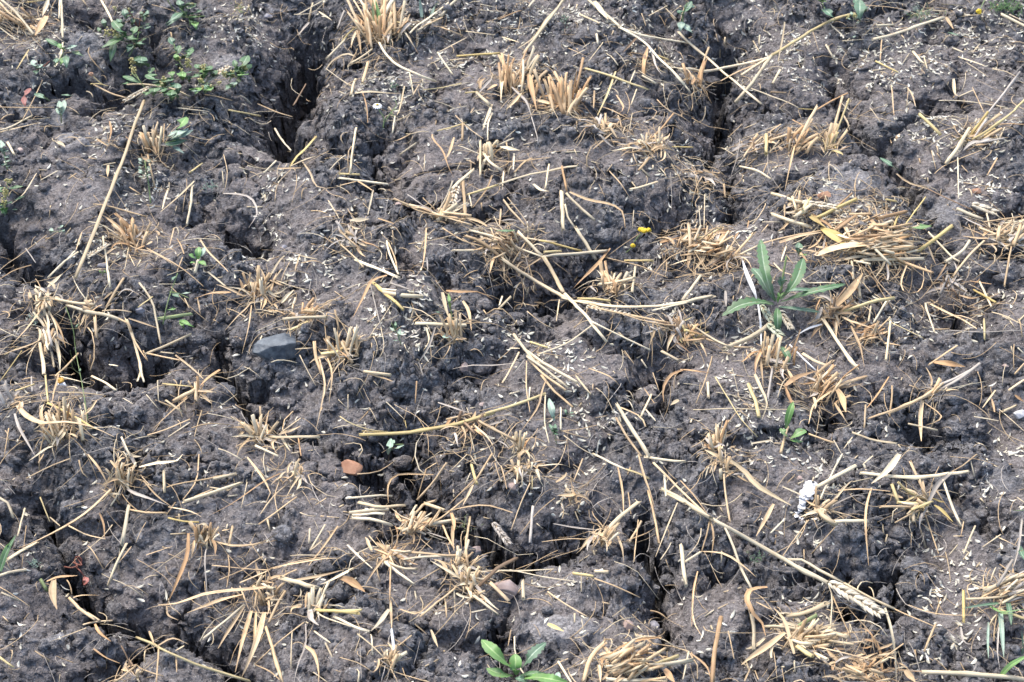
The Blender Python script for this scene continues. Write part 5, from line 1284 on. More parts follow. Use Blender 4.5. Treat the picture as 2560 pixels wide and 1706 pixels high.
CLODS = [  # crop, x, y, half width, half height, look
 ('C', 1300, 310, 60, 55, 'upright grey clod'), ('C', 1190, 375, 52, 50, 'round grey clod'), ('C', 1130, 440, 40, 36, 'small dark clod'),
 ('B', 2080, 745, 100, 90, 'big lumpy clod'), ('E', 1830, 70, 105, 70, 'broad grey clod'), ('E', 1065, 290, 72, 52, 'smooth grey clod'),
 ('I', 2200, 380, 100, 80, 'crumbling clod'), ('I', 1610, 810, 112, 110, 'big round clod'), ('I', 1340, 880, 150, 110, 'broad lumpy clod'),
 ('I', 1230, 860, 70, 70, 'rounded clod'), ('G', 830, 1110, 112, 130, 'large dark clod'), ('D', 1670, 760, 105, 120, 'large upright clod'),
 ('D', 1350, 790, 130, 100, 'large grey clod'), ('D', 1545, 1010, 55, 48, 'rounded clod'), ('D', 1655, 1000, 42, 40, 'dark clod'), ('E', 225, 1410, 62, 82, 'dark clod'),
 ('E', 455, 1270, 72, 56, 'flat sided clod'), ('F', 1880, 1180, 85, 60, 'crumbly clod'), ('E', 980, 540, 90, 58, 'rough clod'), ('E', 1200, 620, 80, 46, 'rough clod'),
 ('E', 740, 860, 62, 56, 'dark clod'), ('E', 630, 990, 48, 40, 'grey clod'), ('B', 930, 830, 40, 36, 'round clod'), ('B', 1080, 860, 42, 38, 'round clod'),
 ('B', 1185, 885, 46, 40, 'round clod'), ('B', 1100, 800, 30, 26, 'small clod'), ('B', 1480, 860, 40, 36, 'rounded clod'), ('B', 1560, 830, 50, 40, 'dark clod'),
 ('B', 610, 790, 55, 45, 'dark clod'), ('B', 730, 700, 42, 36, 'dark clod'), ('B', 1640, 270, 56, 40, 'pale green grey clod'), ('B', 1500, 200, 34, 46, 'upright grey clod'),
 ('A', 295, 1100, 44, 40, 'dark clod'), ('A', 580, 1080, 30, 26, 'small clod'), ('A', 430, 1110, 40, 28, 'grey clod'), ('A', 575, 870, 55, 40, 'pale grey clod'),
 ('A', 345, 500, 60, 42, 'grey clod'), ('A', 1510, 1130, 50, 42, 'rounded clod'), ('A', 1080, 1220, 38, 34, 'dark clod'), ('A', 1170, 1250, 34, 30, 'dark clod'),
 ('D', 495, 1190, 52, 40, 'grey clod'), ('D', 930, 1260, 56, 40, 'dark clod'), ('D', 1530, 1130, 90, 66, 'broad grey clod'), ('G', 300, 470, 100, 60, 'flat grey clod'),
 ('G', 740, 410, 70, 52, 'grey clod'), ('G', 1340, 1120, 60, 60, 'dark clod'), ('G', 1330, 240, 64, 44, 'grey clod'), ('H', 330, 1240, 80, 70, 'dark clod'),
 ('H', 1000, 1180, 34, 44, 'small upright clod'), ('H', 1070, 1170, 34, 40, 'small dark clod'), ('H', 1640, 490, 64, 56, 'crumbly clod'), ('H', 660, 300, 60, 40, 'grey clod'),
 ('H', 2250, 1060, 60, 66, 'dark round clod'), ('H', 2130, 1330, 90, 80, 'big dark clod'), ('H', 2240, 870, 60, 50, 'dark clod'), ('I', 60, 490, 100, 60, 'broad clod'),
 ('I', 150, 790, 110, 60, 'pale topped clod'), ('I', 1570, 1190, 100, 70, 'broad clod'), ('I', 1320, 1180, 90, 70, 'broad dark clod'), ('I', 1500, 680, 36, 34, 'small clod'),
 ('I', 1620, 670, 40, 30, 'small clod'), ('I', 1500, 560, 90, 66, 'rounded clod'), ('I', 2270, 480, 34, 28, 'small clod'), ('I', 740, 800, 80, 46, 'dark clod'),
 ('F', 2110, 290, 70, 50, 'rounded dark clod'), ('F', 2230, 350, 90, 50, 'broad dark clod'), ('F', 180, 430, 60, 36, 'grey clod'), ('F', 60, 1060, 70, 60, 'dark clod'),
 ('F', 1280, 440, 50, 40, 'grey clod'), ('F', 1870, 130, 80, 50, 'grey clod'), ('C', 220, 60, 80, 60, 'dark clod'), ('C', 1860, 290, 60, 40, 'dark clod'),
 ('C', 420, 830, 44, 40, 'dark clod'), ('C', 270, 800, 40, 36, 'dark clod'), ('C', 350, 830, 36, 34, 'dark clod'), ('C', 220, 560, 60, 40, 'grey clod'),
 ('C', 1050, 740, 50, 40, 'grey clod'), ('C', 1500, 860, 40, 34, 'dark clod'), ('C', 1580, 880, 40, 36, 'dark clod'), ('C', 1430, 1310, 80, 50, 'broad grey clod'),
 ('C', 160, 880, 60, 60, 'rounded clod'), ('C', 1700, 1390, 50, 56, 'dark crumbly clod'), ('H', 430, 70, 90, 60, 'crumbly clod'), ('H', 1900, 180, 60, 50, 'dark clod'),
 ('F', 2010, 1170, 50, 46, 'dark clod'), ('F', 1900, 1380, 120, 100, 'large pale topped clod'), ('D', 540, 600, 50, 40, 'dark clod'), ('D', 1450, 500, 44, 44, 'dark clod'),
 ('D', 1500, 620, 40, 40, 'dark clod'), ('E', 1480, 650, 60, 40, 'grey clod'),
]
for i_, (c_, x_, y_, rx_, ry_, lk_) in enumerate(CLODS):
    X_, Y_ = src(c_, x_, y_)
    o_, loc_ = put_lump('soil_clod', lump_shape(4 if rx_ > 104 else 3, 60, 0.68, 100 + i_, 0.04), M_CLOD, X_, Y_, rx_, ry_, 0.85, 0.12, random.uniform(0, 6))
    LOOSE.append(dict(o=o_, X=X_, Y=Y_, kind='clod', look=lk_, cat='clod', len=rx_))

def scatter_points(n, weight, ylim=(0.94, 3.05)):
    """n ground points, kept by weight(x, y)"""
    xs, ys = [], []
    tot = 0
    while tot < n:
        y = rng.uniform(ylim[0], ylim[1], n * 3)
        x = rng.uniform(-1, 1, n * 3) * 1.35
        ok = np.abs(x) < 0.24 + 0.345 * (y * CP + CAM_H * SP)
        x, y = x[ok], y[ok]
        k = rng.uniform(0, 1, len(x)) < weight(x, y)
        xs.append(x[k]); ys.append(y[k]); tot += int(k.sum())
    return np.concatenate(xs)[:n], np.concatenate(ys)[:n]

def rot_matrices(n, tiltmax):
    a = rng.uniform(0, 2 * math.pi, n); b = rng.normal(0, tiltmax, n); c = rng.normal(0, tiltmax, n)
    ca, sa, cb, sb, cc, sc = np.cos(a), np.sin(a), np.cos(b), np.sin(b), np.cos(c), np.sin(c)
    Rz = np.zeros((n, 3, 3)); Rz[:, 0, 0] = ca; Rz[:, 0, 1] = -sa; Rz[:, 1, 0] = sa; Rz[:, 1, 1] = ca; Rz[:, 2, 2] = 1
    Rx = np.zeros((n, 3, 3)); Rx[:, 0, 0] = 1; Rx[:, 1, 1] = cb; Rx[:, 1, 2] = -sb; Rx[:, 2, 1] = sb; Rx[:, 2, 2] = cb
    Ry = np.zeros((n, 3, 3)); Ry[:, 1, 1] = 1; Ry[:, 0, 0] = cc; Ry[:, 0, 2] = sc; Ry[:, 2, 0] = -sc; Ry[:, 2, 2] = cc
    return Rz @ Rx @ Ry
def slope_tilt(x, y):
    e = 0.005
    gx = (grid_at(HS, x + e, y) - grid_at(HS, x - e, y)) / (2 * e)
    gy = (grid_at(HS, x, y + e) - grid_at(HS, x, y - e)) / (2 * e)
    return np.clip(gx, -1.2, 1.2), np.clip(gy, -1.2, 1.2)

# crumbs of soil
def crumb_cloud(name, n, sub, rmin, rmax, seed0, nvar, lab):
    wgt = lambda x, y: np.clip(0.06 + 0.95 * grid_at(ROUGH, x, y) * sstep(-0.25, 0.5, fbm(x * 7 + 3, y * 7, 3, 91)) - 0.55 * grid_at(INC, x, y), 0.03, 1)
    x, y = scatter_points(n, wgt)
    r = rmin * (rmax / rmin) ** (rng.uniform(0, 1, n) ** 2.0)
    r *= 0.55 + 0.45 * grid_at(ROUGH, x, y)
    z = grid_at(H, x, y) + r * rng.uniform(0.0, 0.45, n)
    M = rot_matrices(n, 1.5)
    co, fc = [], []
    off = 0
    for v in range(nvar):
        V, F = faceted(sub, 9, seed0 + v) if v % 2 else lump_shape(sub, 9, 0.62, seed0 + v, 0.03)
        V = V * (1 + (0.10 if sub > 1 else 0.07) * np.random.default_rng(v).normal(size=(len(V), 1)))
        V = V / np.abs(V).max()
        F = np.array(F)
        ids = np.arange(v, n, nvar)
        W = np.einsum('nij,vj->nvi', M[ids], V) * r[ids][:, None, None]
        W[:, :, 2] *= 0.85
        W += np.stack([x[ids], y[ids], z[ids]], 1)[:, None, :]
        co.append(W.reshape(-1, 3))
        fc.append((F[None] + (np.arange(len(ids)) * len(V))[:, None, None] + off).reshape(-1, 3))
        off += len(ids) * len(V)
    o = link(name, raw_mesh(name, np.concatenate(co), np.concatenate(fc), M_CLOD))
    o['kind'] = 'stuff'
    o['label'] = lab
    o['category'] = 'soil crumbs'
crumb_cloud('coarse_soil_crumbs', 800, 2, 0.0075, 0.0150, 500, 10, 'coarse dark crumbs of soil heaped between the clods')
crumb_cloud('soil_crumbs', 6300, 1, 0.0036, 0.0080, 530, 12, 'loose dark crumbs of soil heaped between the clods')
crumb_cloud('fine_soil_crumbs', 18000, 0, 0.0013, 0.0038, 560, 12, 'fine dark soil crumbs strewn over the field')

# ---------------------------------------------------------------- chaff
CHAFF = [(110,60,70,50),(130,130,60,40),(560,40,90,40),(700,20,50,30),(265,300,40,80),(320,400,50,60),(610,450,30,80),(600,530,40,40),(880,200,70,40),(960,215,60,30),(1080,125,80,25),
 (1010,50,110,40),(1190,60,60,40),(1230,165,60,25),(1300,20,80,30),(1450,60,90,40),(1530,120,80,30),(1480,330,110,14),(1520,385,90,16),(1600,330,50,30),(1720,60,60,40),(1730,120,50,40),(1830,100,60,50),(1850,155,50,40),
 (2000,100,80,40),(2080,110,60,40),(2050,165,60,30),(2130,145,50,40),(2200,60,80,40),(2280,100,70,50),(2330,60,50,40),(1880,440,20,40),(1850,390,60,14),(2030,475,90,18),(2160,300,70,40),(2240,330,60,40),
 (2250,420,60,40),(2290,470,60,30),(2330,430,40,30),(1690,525,60,20),(1500,560,60,24),(1900,520,90,24),(1780,760,70,40),(1700,900,50,40),(1730,780,60,50),(2050,755,70,40),(2180,700,80,40),(2240,620,60,30),
 (965,610,24,60),(985,700,50,30),(930,740,50,24),(940,785,40,30),(890,765,40,30),(1270,810,60,30),(1290,870,60,30),(1220,775,60,20),(1330,920,40,40),(1370,1000,50,40),(1390,950,40,30),(1180,1110,60,30),
 (1310,1130,50,30),(1880,1160,70,50),(1900,1050,60,40),(1720,1000,60,60),(1800,1000,60,50),(2130,1200,40,30),(2170,1250,30,40),(2210,1290,40,60),(2180,1340,50,40),(2240,1330,50,40),(1880,1330,60,40),
 (1850,1300,40,30),(1905,1375,50,30),(2210,1440,50,40),(2230,1500,30,50),(2130,1500,50,40),(1290,1335,60,30),(1210,1315,40,20),(240,560,60,30),(640,650,40,40),(730,600,50,50),(1130,280,50,30),(1360,230,50,20),
 (560,560,30,30),(1150,760,40,30),(1640,430,60,30),(1960,560,60,30),(1560,700,40,20),(2300,660,40,40),(2330,980,30,40),(2280,1090,40,30),(2100,1160,40,30)]
def chaff_weight(x, y):
    return np.clip(0.08 + 0.9 * blob_field(x + 0.02 * fbm(x * 12, y * 12, 2, 95), y + 0.02 * fbm(x * 12 + 5, y * 12, 2, 96), CHAFF, 0.6), 0, 1) * (0.35 + 0.65 * sstep(-0.5, 0.3, fbm(x * 30, y * 30, 2, 97)))

def husk_shape(L, W, curl, openness):
    us = np.array([0, .12, .35, .6, .85, 1.0])
    prof = np.array([.12, .55, 1.0, .95, .5, .04])
    co, uv, fs = [], [], []
    for u, q in zip(us, prof):
        for v in (-1, -.5, 0, .5, 1):
            a = v * openness
            co.append(((u - .5) * L, math.sin(a) / math.sin(openness) * W * .5 * q, W * q * .55 * (1 - math.cos(a)) * 0.9 - curl * L * (u - .5) ** 2 + 0.0004))
            uv.append((u * L, (v + 1) * .35))
    for i in range(5):
        for j in range(4):
            a = i * 5 + j
            fs.append((a, a + 5, a + 6, a + 1))
    co = [(c[0], c[1], 0.0016 - c[2] + curl * 0) for c in co]
    return np.array(co), [f[::-1] for f in fs], np.array(uv)

HSH = [husk_shape(0.0082 * s, 0.0029 * w, c, op) for s, w, c, op in ((1, 1, .5, 1.1), (1.15, .9, .9, .9), (.85, 1.05, .3, 1.3), (1.0, .8, -.8, .8), (1.25, .75, .4, 1.2), (.7, 1, .2, 1.0))]
NHUSK = 7800
hx, hy = scatter_points(NHUSK, chaff_weight)
hz = grid_at(H, hx, hy)
gx_, gy_ = slope_tilt(hx, hy)
order = np.argsort(hy)
vis = []
for i in order:
    X_, Y_ = to_px((hx[i], hy[i], hz[i]))
    if 25 < X_ < PW - 25 and 25 < Y_ < PH - 25 and grid_at(INC, hx[i], hy[i]) < 0.2:
        vis.append(i)
single = set(vis[:300])
hm = [mesh_from('husk', *HSH[k][:2], M_HUSK, HSH[k][2]) for k in range(len(HSH))]
HROT = rot_matrices(NHUSK, 0.22)
from mathutils import Matrix
def tilt_to_slope(M, gx, gy):
    n = np.array([-gx, -gy, 1.0]); n /= np.linalg.norm(n)
    z = np.array([0, 0, 1.0]); v = np.cross(z, n); c = n[2]
    K = np.array([[0, -v[2], v[1]], [v[2], 0, -v[0]], [-v[1], v[0], 0]])
    return (np.eye(3) + K + K @ K / (1 + c)) @ M
co_, fc_, uv_, off_ = [], [], [], 0
for i in range(NHUSK):
    k = int(rng.integers(len(HSH)))
    Mi = tilt_to_slope(HROT[i], gx_[i] * .8, gy_[i] * .8)
    sc = float(rng.uniform(0.74, 1.38))
    if i in single:
        o_ = bpy.data.objects.new('husk', hm[k])
        m4 = Matrix([list(Mi[0] * sc) + [hx[i]], list(Mi[1] * sc) + [hy[i]], list(Mi[2] * sc) + [hz[i] + 0.0006], [0, 0, 0, 1]])
        o_.matrix_world = m4
        COL.objects.link(o_)
        X_, Y_ = to_px((hx[i], hy[i], hz[i]))
        d_ = Mi @ np.array([1.0, 0, 0])
        LOOSE.append(dict(o=o_, X=X_, Y=Y_, kind='husk', cat='husk', len=sc * (1, 1.15, .85, 1, 1.25, .7)[k], dx=d_[0], dy=d_[1] * 0.7, col='h'))
    else:
        V, F, U = HSH[k]
        co_.append(V @ (Mi * sc).T + np.array([hx[i], hy[i], hz[i] + 0.0006]))
        fc_.append(np.array(F) + off_); uv_.append(U); off_ += len(V)
o_ = link('chaff', raw_mesh('chaff', np.concatenate(co_), np.concatenate(fc_), M_HUSK, np.concatenate(uv_)))
o_['kind'] = 'stuff'; o_['label'] = 'pale wheat chaff scattered thickly over the soil'; o_['category'] = 'chaff'

# short broken bits and fine fibres of straw
def litter(name, n, lrange, wrange, segs, mat, lab, seed, wfun, lift):
    x, y = scatter_points(n, lambda a, b: wfun(a, b) * (1 - 0.85 * grid_at(INC, a, b)))
    co, fc, uv, off = [], [], [], 0
    for i in range(n):
        L = lrange[0] * (lrange[1] / lrange[0]) ** (random.random() ** 1.5)
        w = random.uniform(*wrange)
        az = random.uniform(0, 2 * math.pi); bend = random.gauss(0, 0.9) if segs > 2 else 0
        t = np.linspace(-.5, .5, segs + 1)
        a = az + bend * t
        px = x[i] + np.concatenate([[0], np.cumsum(np.cos(a[:-1]) * L / segs)]); py = y[i] + np.concatenate([[0], np.cumsum(np.sin(a[:-1]) * L / segs)])
        pz = grid_at(H, px, py)
        if segs > 2:
            pz = np.maximum(pz, grid_at(ENV, px, py) - 0.006)
        else:
            z0, z1 = pz[0], pz[-1]
            pz = np.linspace(z0, z1, segs + 1) + max(0, float((pz - np.linspace(z0, z1, segs + 1)).max()))
        pz = pz + w * 0.35 + lift * random.random() * (1 - (2 * t) ** 2 * random.random())
        P = np.stack([px, py, pz], 1)
        T, S, N = frames(P)
        tw = random.uniform(-.6, .6)
        S2 = S * math.cos(tw) + N * math.sin(tw); N2 = N * math.cos(tw) - S * math.sin(tw)
        tap = np.linspace(1, random.uniform(.4, 1), segs + 1)[:, None]
        ring = np.stack([P - S2 * w / 2 * tap, P + N2 * w * .35 * tap, P + S2 * w / 2 * tap, P - N2 * w * .3 * tap], 1)
        co.append(ring.reshape(-1, 3))
        d = np.linspace(0, L, segs + 1)
        uv.append(np.stack([np.repeat(d, 4), np.tile([0, .25, .5, .75], segs + 1)], 1))
        for s in range(segs):
            b = off + s * 4
            for j in range(4):
                k = (j + 1) % 4
                fc.append((b + j, b + k, b + 4 + k, b + 4 + j))
        fc.append((off, off + 3, off + 2, off + 1)); e = off + segs * 4
        fc.append((e, e + 1, e + 2, e + 3))
        off += 4 * (segs + 1)
    o = link(name, raw_mesh(name, np.concatenate(co), np.array(fc), mat, np.concatenate(uv)))
    o['kind'] = 'stuff'; o['label'] = lab; o['category'] = 'straw litter'
TB = [(int(t_['X'] * 2353 / 2560), int(t_['Y'] * 2353 / 2560), max(36, t_['r'] * 1.5), max(28, t_['r'] * 1.1)) for t_ in TUFT]
TUFT_BLOBS = TB
def litter_weight(x, y):
    return np.clip(0.24 + 0.7 * blob_field(x, y, TUFT_BLOBS, 0.8) + 0.35 * blob_field(x, y, CHAFF, .6), 0, 1)
litter('straw_bits', 1900, (0.007, 0.030), (0.0012, 0.0030), 1, DRY['c'], 'short broken bits of pale straw on the soil', 1, litter_weight, 0.0015)
litter('brown_straw_bits', 800, (0.008, 0.030), (0.0010, 0.0028), 1, DRY['t'], 'short broken bits of tan straw on the soil', 2, litter_weight, 0.002)
litter('pale_fibres', 3000, (0.012, 0.065), (0.0004, 0.0010), 6, DRY['g'], 'fine greyish straw fibres lying over the soil', 3, litter_weight, 0.006)
litter('tan_fibres', 3400, (0.015, 0.085), (0.0005, 0.0013), 6, DRY['t'], 'fine tan straw fibres tangled round the stubble', 4, lambda x, y: np.clip(0.07 + blob_field(x, y, TUFT_BLOBS, 0.8), 0, 1), 0.010)
litter('straw_slivers', 800, (0.018, 0.075), (0.0009, 0.0021), 4, DRY['c'], 'thin slivers of pale straw matted round the stubble', 6, lambda x, y: np.clip(0.08 + blob_field(x, y, TUFT_BLOBS, 0.8), 0, 1), 0.010)
litter('tan_slivers', 700, (0.018, 0.080), (0.0009, 0.0022), 4, DRY['t'], 'thin slivers of tan straw matted round the stubble', 7, lambda x, y: np.clip(0.06 + blob_field(x, y, TUFT_BLOBS, 0.8), 0, 1), 0.012)
litter('chaff_flecks', 5400, (0.0015, 0.0045), (0.0006, 0.0013), 1, M_HUSK, 'tiny pale flecks of chaff on the soil', 5, chaff_weight, 0.0006)
# ---------------------------------------------------------------- wheat ears
def spikelet_mesh(mat):
    co, fs, uv = [], [], []
    us = np.linspace(0, 1, 6); pr = [.3, .85, 1, .74, .4, .03]
    for u, q in zip(us, pr):
        for j in range(6):
            a = j * math.pi / 3
            co.append((u, math.cos(a) * .20 * q, math.sin(a) * .17 * q + 0.1 * u * (1 - u)))
            uv.append((u * .01, j / 6))
    for i in range(5):
        for j in range(6):
            k = (j + 1) % 6
            fs.append((i * 6 + j, i * 6 + k, i * 6 + 6 + k, i * 6 + 6 + j))
    fs.append(tuple(range(5, -1, -1))); fs.append(tuple(range(30, 36)))
    return mesh_from('spikelet', co, fs, mat, uv)
M_EAR = dry_material('wheat_ear', (0.60, 0.52, 0.38), (0.68, 0.60, 0.46), (0.40, 0.29, 0.17), spot_amt=0.3)
M_EARG = dry_material('wheat_ear_green', (0.52, 0.54, 0.36), (0.60, 0.60, 0.44), (0.36, 0.36, 0.20), spot_amt=0.3)
SPK = {'e': spikelet_mesh(M_EAR), 'g': spikelet_mesh(M_EARG), 'k': spikelet_mesh(DRY['g'])}
EARS = [  # crop, base, tip, width, pairs, kind, label
 ('I', 1030, 880, 1400, 1110, 96, 13, 'e', 'large plump wheat ear on the long fallen straw at lower right'),
 ('A', 1350, 600, 1575, 450, 62, 11, 'e', 'small wheat ear lying among the green weeds at top left'),
 ('A', 1020, 600, 850, 695, 46, 9, 'e', 'small broken wheat ear on the long pale straw at left'),
 ('B', 800, 1280, 735, 1460, 62, 10, 'e', 'pale wheat ear hanging in the leaning straw bundle'),
 ('C', 840, 1385, 1070, 1420, 58, 11, 'e', 'wheat ear lying level in the straw heap at right'),
 ('C', 2000, 1400, 2160, 1460, 76, 8, 'e', 'rough clumped wheat ear at the right edge'),
 ('F', 560, 530, 625, 645, 56, 8, 'g', 'greenish wheat ear just under the green thistle'),
 ('F', 600, 660, 690, 740, 66, 8, 'g', 'pale green wheat ear below the green thistle, lower one'),
 ('F', 700, 590, 760, 690, 54, 7, 'e', 'tan wheat ear right of the thistle stem base'),
 ('D', 600, 200, 745, 110, 46, 8, 'e', 'small pale wheat ear under the broken golden tuft at left'),
 ('H', 1050, 470, 1160, 620, 56, 9, 'k', 'dull dark wheat ear sunk in the wide crack'),
 ('E', 1690, 540, 2000, 600, 40, 10, 'e', 'thin wheat ear along the straws right of the deep hollow'),
]
for c_, x0_, y0_, x1_, y1_, w_, n_, k_, lb_ in EARS:
    a_ = hit(*src(c_, x0_, y0_), None, 0.007); b_ = hit(*src(c_, x1_, y1_), None, 0.006)
    wm_ = w_ * CS * px_size(a_)
    r_ = bpy.data.objects.new('wheat_ear', None); r_.location = a_; r_.empty_display_size = .01
    COL.objects.link(r_)
    set_thing(r_, lb_, 'wheat ear', 'wheat ears')
    ax_ = b_ - a_; L_ = np.linalg.norm(ax_); ax_ /= L_
    sd_ = np.cross(ax_, (0, 0, 1)); sd_ /= np.linalg.norm(sd_); up_ = np.cross(sd_, ax_)
    co_, fs_, uv_ = tube(np.array([np.zeros(3), ax_ * L_ * .5, ax_ * L_ * .97]), 0.0012, 5)
    link('rachis', mesh_from('rachis', co_, fs_, DRY['t'], uv_), r_)
    sl_ = wm_ * 0.78
    for j_ in range(n_):
        s_ = 0.02 + 0.90 * j_ / (n_ - 1)
        q_ = 0.72 + 0.42 * math.sin(math.pi * (0.12 + 0.8 * s_))
        for sg_ in (-1, 1, 0):
            if sg_ == 0 and j_ % 2:
                continue
            out_ = sd_ * sg_ * 0.58 + up_ * (0.14 if sg_ else 0.40)
            d_ = ax_ * 1.0 + out_ + np.array([random.gauss(0, .07) for _ in range(3)])
            d_ /= np.linalg.norm(d_)
            zz_ = up_ - d_ * np.dot(up_, d_); zz_ /= np.linalg.norm(zz_)
            yy_ = np.cross(zz_, d_)
            ll_ = sl_ * q_ * random.uniform(.88, 1.1)
            o_ = bpy.data.objects.new('spikelet', SPK[k_])
            pos_ = ax_ * L_ * (s_ - 0.04) + sd_ * sg_ * wm_ * 0.10 + up_ * (wm_ * 0.06 if sg_ == 0 else 0)
            o_.matrix_local = Matrix([[d_[0] * ll_, yy_[0] * ll_, zz_[0] * ll_, pos_[0]], [d_[1] * ll_, yy_[1] * ll_, zz_[1] * ll_, pos_[1]], [d_[2] * ll_, yy_[2] * ll_, zz_[2] * ll_, pos_[2]], [0, 0, 0, 1]])
            o_.parent = r_
            COL.objects.link(o_)

# ---------------------------------------------------------------- green plants
def green_leaf(P, w, serr=0.0, base_w=0.25, widest=0.5, fold=0.35, n=13, wav=0.06, tip=0.04):
    C = catmull(P, n)
    T, S, N = frames(C)
    d = np.concatenate([[0], np.cumsum(np.linalg.norm(np.diff(C, axis=0), axis=1))])
    co, uv, fs = [], [], []
    ph = random.uniform(0, 6)
    for i in range(n):
        t = i / (n - 1)
        q = base_w + (1 - base_w) * math.sin(0.5 * math.pi * min(1, t / widest)) if t < widest else math.cos(0.5 * math.pi * (t - widest) / (1 - widest)) ** 0.75
        q = max(q, tip)
        q *= 1 + (serr if i % 2 else -serr) * (1 if t > .15 else 0)
        for v in (-1, -.6, -.12, 0, .12, .6, 1):
            z = fold * abs(v) * 0.5 * q - (0.02 if v == 0 else 0) + wav * math.sin(ph + 9 * t + 2.2 * v) * abs(v)
            co.append(C[i] + S[i] * v * .5 * w * q + N[i] * z * .5 * w)
            uv.append((d[i], .5 + v * .5))
    for i in range(n - 1):
        for j in range(6):
            a = i * 7 + j
            fs.append((a, a + 1, a + 8, a + 7))
    m0 = len(co)
    for k in range(m0):
        co.append(co[k] - N[k // 7] * max(0.0002, 0.02 * w) * (0.3 if k % 7 in (0, 6) else 1)); uv.append(uv[k])
    for i in range(n - 1):
        for j in range(6):
            a = m0 + i * 7 + j
            fs.append((a, a + 7, a + 8, a + 1))
    return np.array(co), fs, np.array(uv)

def plant(crop, x, y, label, cat='plant', name='weed_plant', group=None):
    p = hit(*src(crop, x, y))
    o = bpy.data.objects.new(name, None); o.location = p; o.empty_display_size = .02
    COL.objects.link(o)
    set_thing(o, label, cat, group)
    return o, p

def add_leaf(o, p, crop, pts, w, lifts, mat, **kw):
    m = len(pts)
    P = np.array([hit(*src(crop, *q), None, l) for q, l in zip(pts, lifts)])
    co, fs, uv = green_leaf(P - p, w * CS * px_size(p), **kw)
    return link('leaf', mesh_from('leaf', co, fs, mat, uv), o)

def add_stem(o, p, crop, pts, w, lifts, mat, name='stem', rising=None):
    if rising is None:
        P = np.array([hit(*src(crop, *q), None, l) for q, l in zip(pts, lifts)])
    else:
        b = hit(*src(crop, *pts[0])); b[2] -= .003
        P = np.array([b] + [rise(*src(crop, *q), b, rising) for q in pts[1:]])
    C = catmull(P, max(5, 3 * len(pts)))
    r = 0.5 * w * CS * px_size(p) * np.linspace(1, .7, len(C))
    co, fs, uv = tube(C - p, r, 6)
    return link(name, mesh_from(name, co, fs, mat, uv), o), C

# the thistle rosette
o, p = plant('F', 665, 530, 'dark green thistle rosette with long toothed leaves spreading from one centre')
B0 = (660, 520)
for pts, w, lf, sr, mt in (
    ([(655, 505), (610, 400), (575, 260), (550, 80)], 88, (.012, .034, .045, .040), .13, M_LEAF),
    ([(650, 500), (590, 410), (545, 330), (495, 275)], 92, (.012, .026, .028, .016), .12, M_LEAF_BLUE),
    ([(690, 490), (760, 410), (810, 320), (842, 208)], 92, (.012, .030, .036, .030), .08, M_LEAF),
    ([(695, 505), (830, 460), (980, 420), (1132, 385)], 74, (.012, .032, .040, .030), .10, M_LEAF),
    ([(690, 455), (770, 425), (860, 425), (1000, 442)], 40, (.018, .036, .036, .020), .06, M_LEAF_BLUE),
    ([(640, 520), (520, 508), (400, 535), (285, 605)], 100, (.012, .028, .024, .008), .17, M_LEAF),
    ([(680, 540), (770, 552), (870, 565), (960, 578)], 50, (.010, .018, .014, .006), .08, M_LEAF_BLUE),
    ([(665, 550), (667, 600), (668, 660), (672, 715)], 66, (.010, .018, .014, .004), .06, M_LEAF),
    ([(690, 810), (720, 850), (740, 890), (735, 925)], 56, (.004, .010, .008, .003), .06, M_LEAF),
    ([(672, 500), (685, 470), (700, 455), (712, 440)], 30, (.016, .026, .030, .034), .04, M_LEAF_BRIGHT),
    ([(668, 510), (672, 480), (676, 460), (670, 440)], 26, (.016, .024, .028, .03), .04, M_LEAF_BRIGHT)):
    add_leaf(o, p, 'F', pts, w * 0.86, lf, mt, serr=sr * 1.3, base_w=.30, widest=.62, fold=.5, n=19, wav=.07)
add_stem(o, p, 'F', [(690, 440), (705, 330), (728, 195)], 18, (0, 0, 0), M_STEM, rising=.35)
for q in (((690, 400), (680, 350), (690, 330)), ((700, 390), (715, 360), (710, 330))):
    add_leaf(o, p, 'F', q, 40, (.03, .04, .046), M_LEAF_BLUE, serr=.05)

o, p = plant('F', 520, 480, 'white dried spindle shaped leaf lying beside the thistle leaves', 'dry leaf', 'bleached_leaf')
P = np.array([hit(*src('F', *q), None, l) for q, l in (((425, 212), .004), ((450, 300), .010), ((490, 400), .014), ((515, 460), .012), ((528, 505), .006))])
co, fs, uv = green_leaf(P - p, 32 * CS * px_size(p), base_w=.10, widest=.72, fold=.7)
link('blade', mesh_from('blade', co, fs, DRY['W'], uv), o)

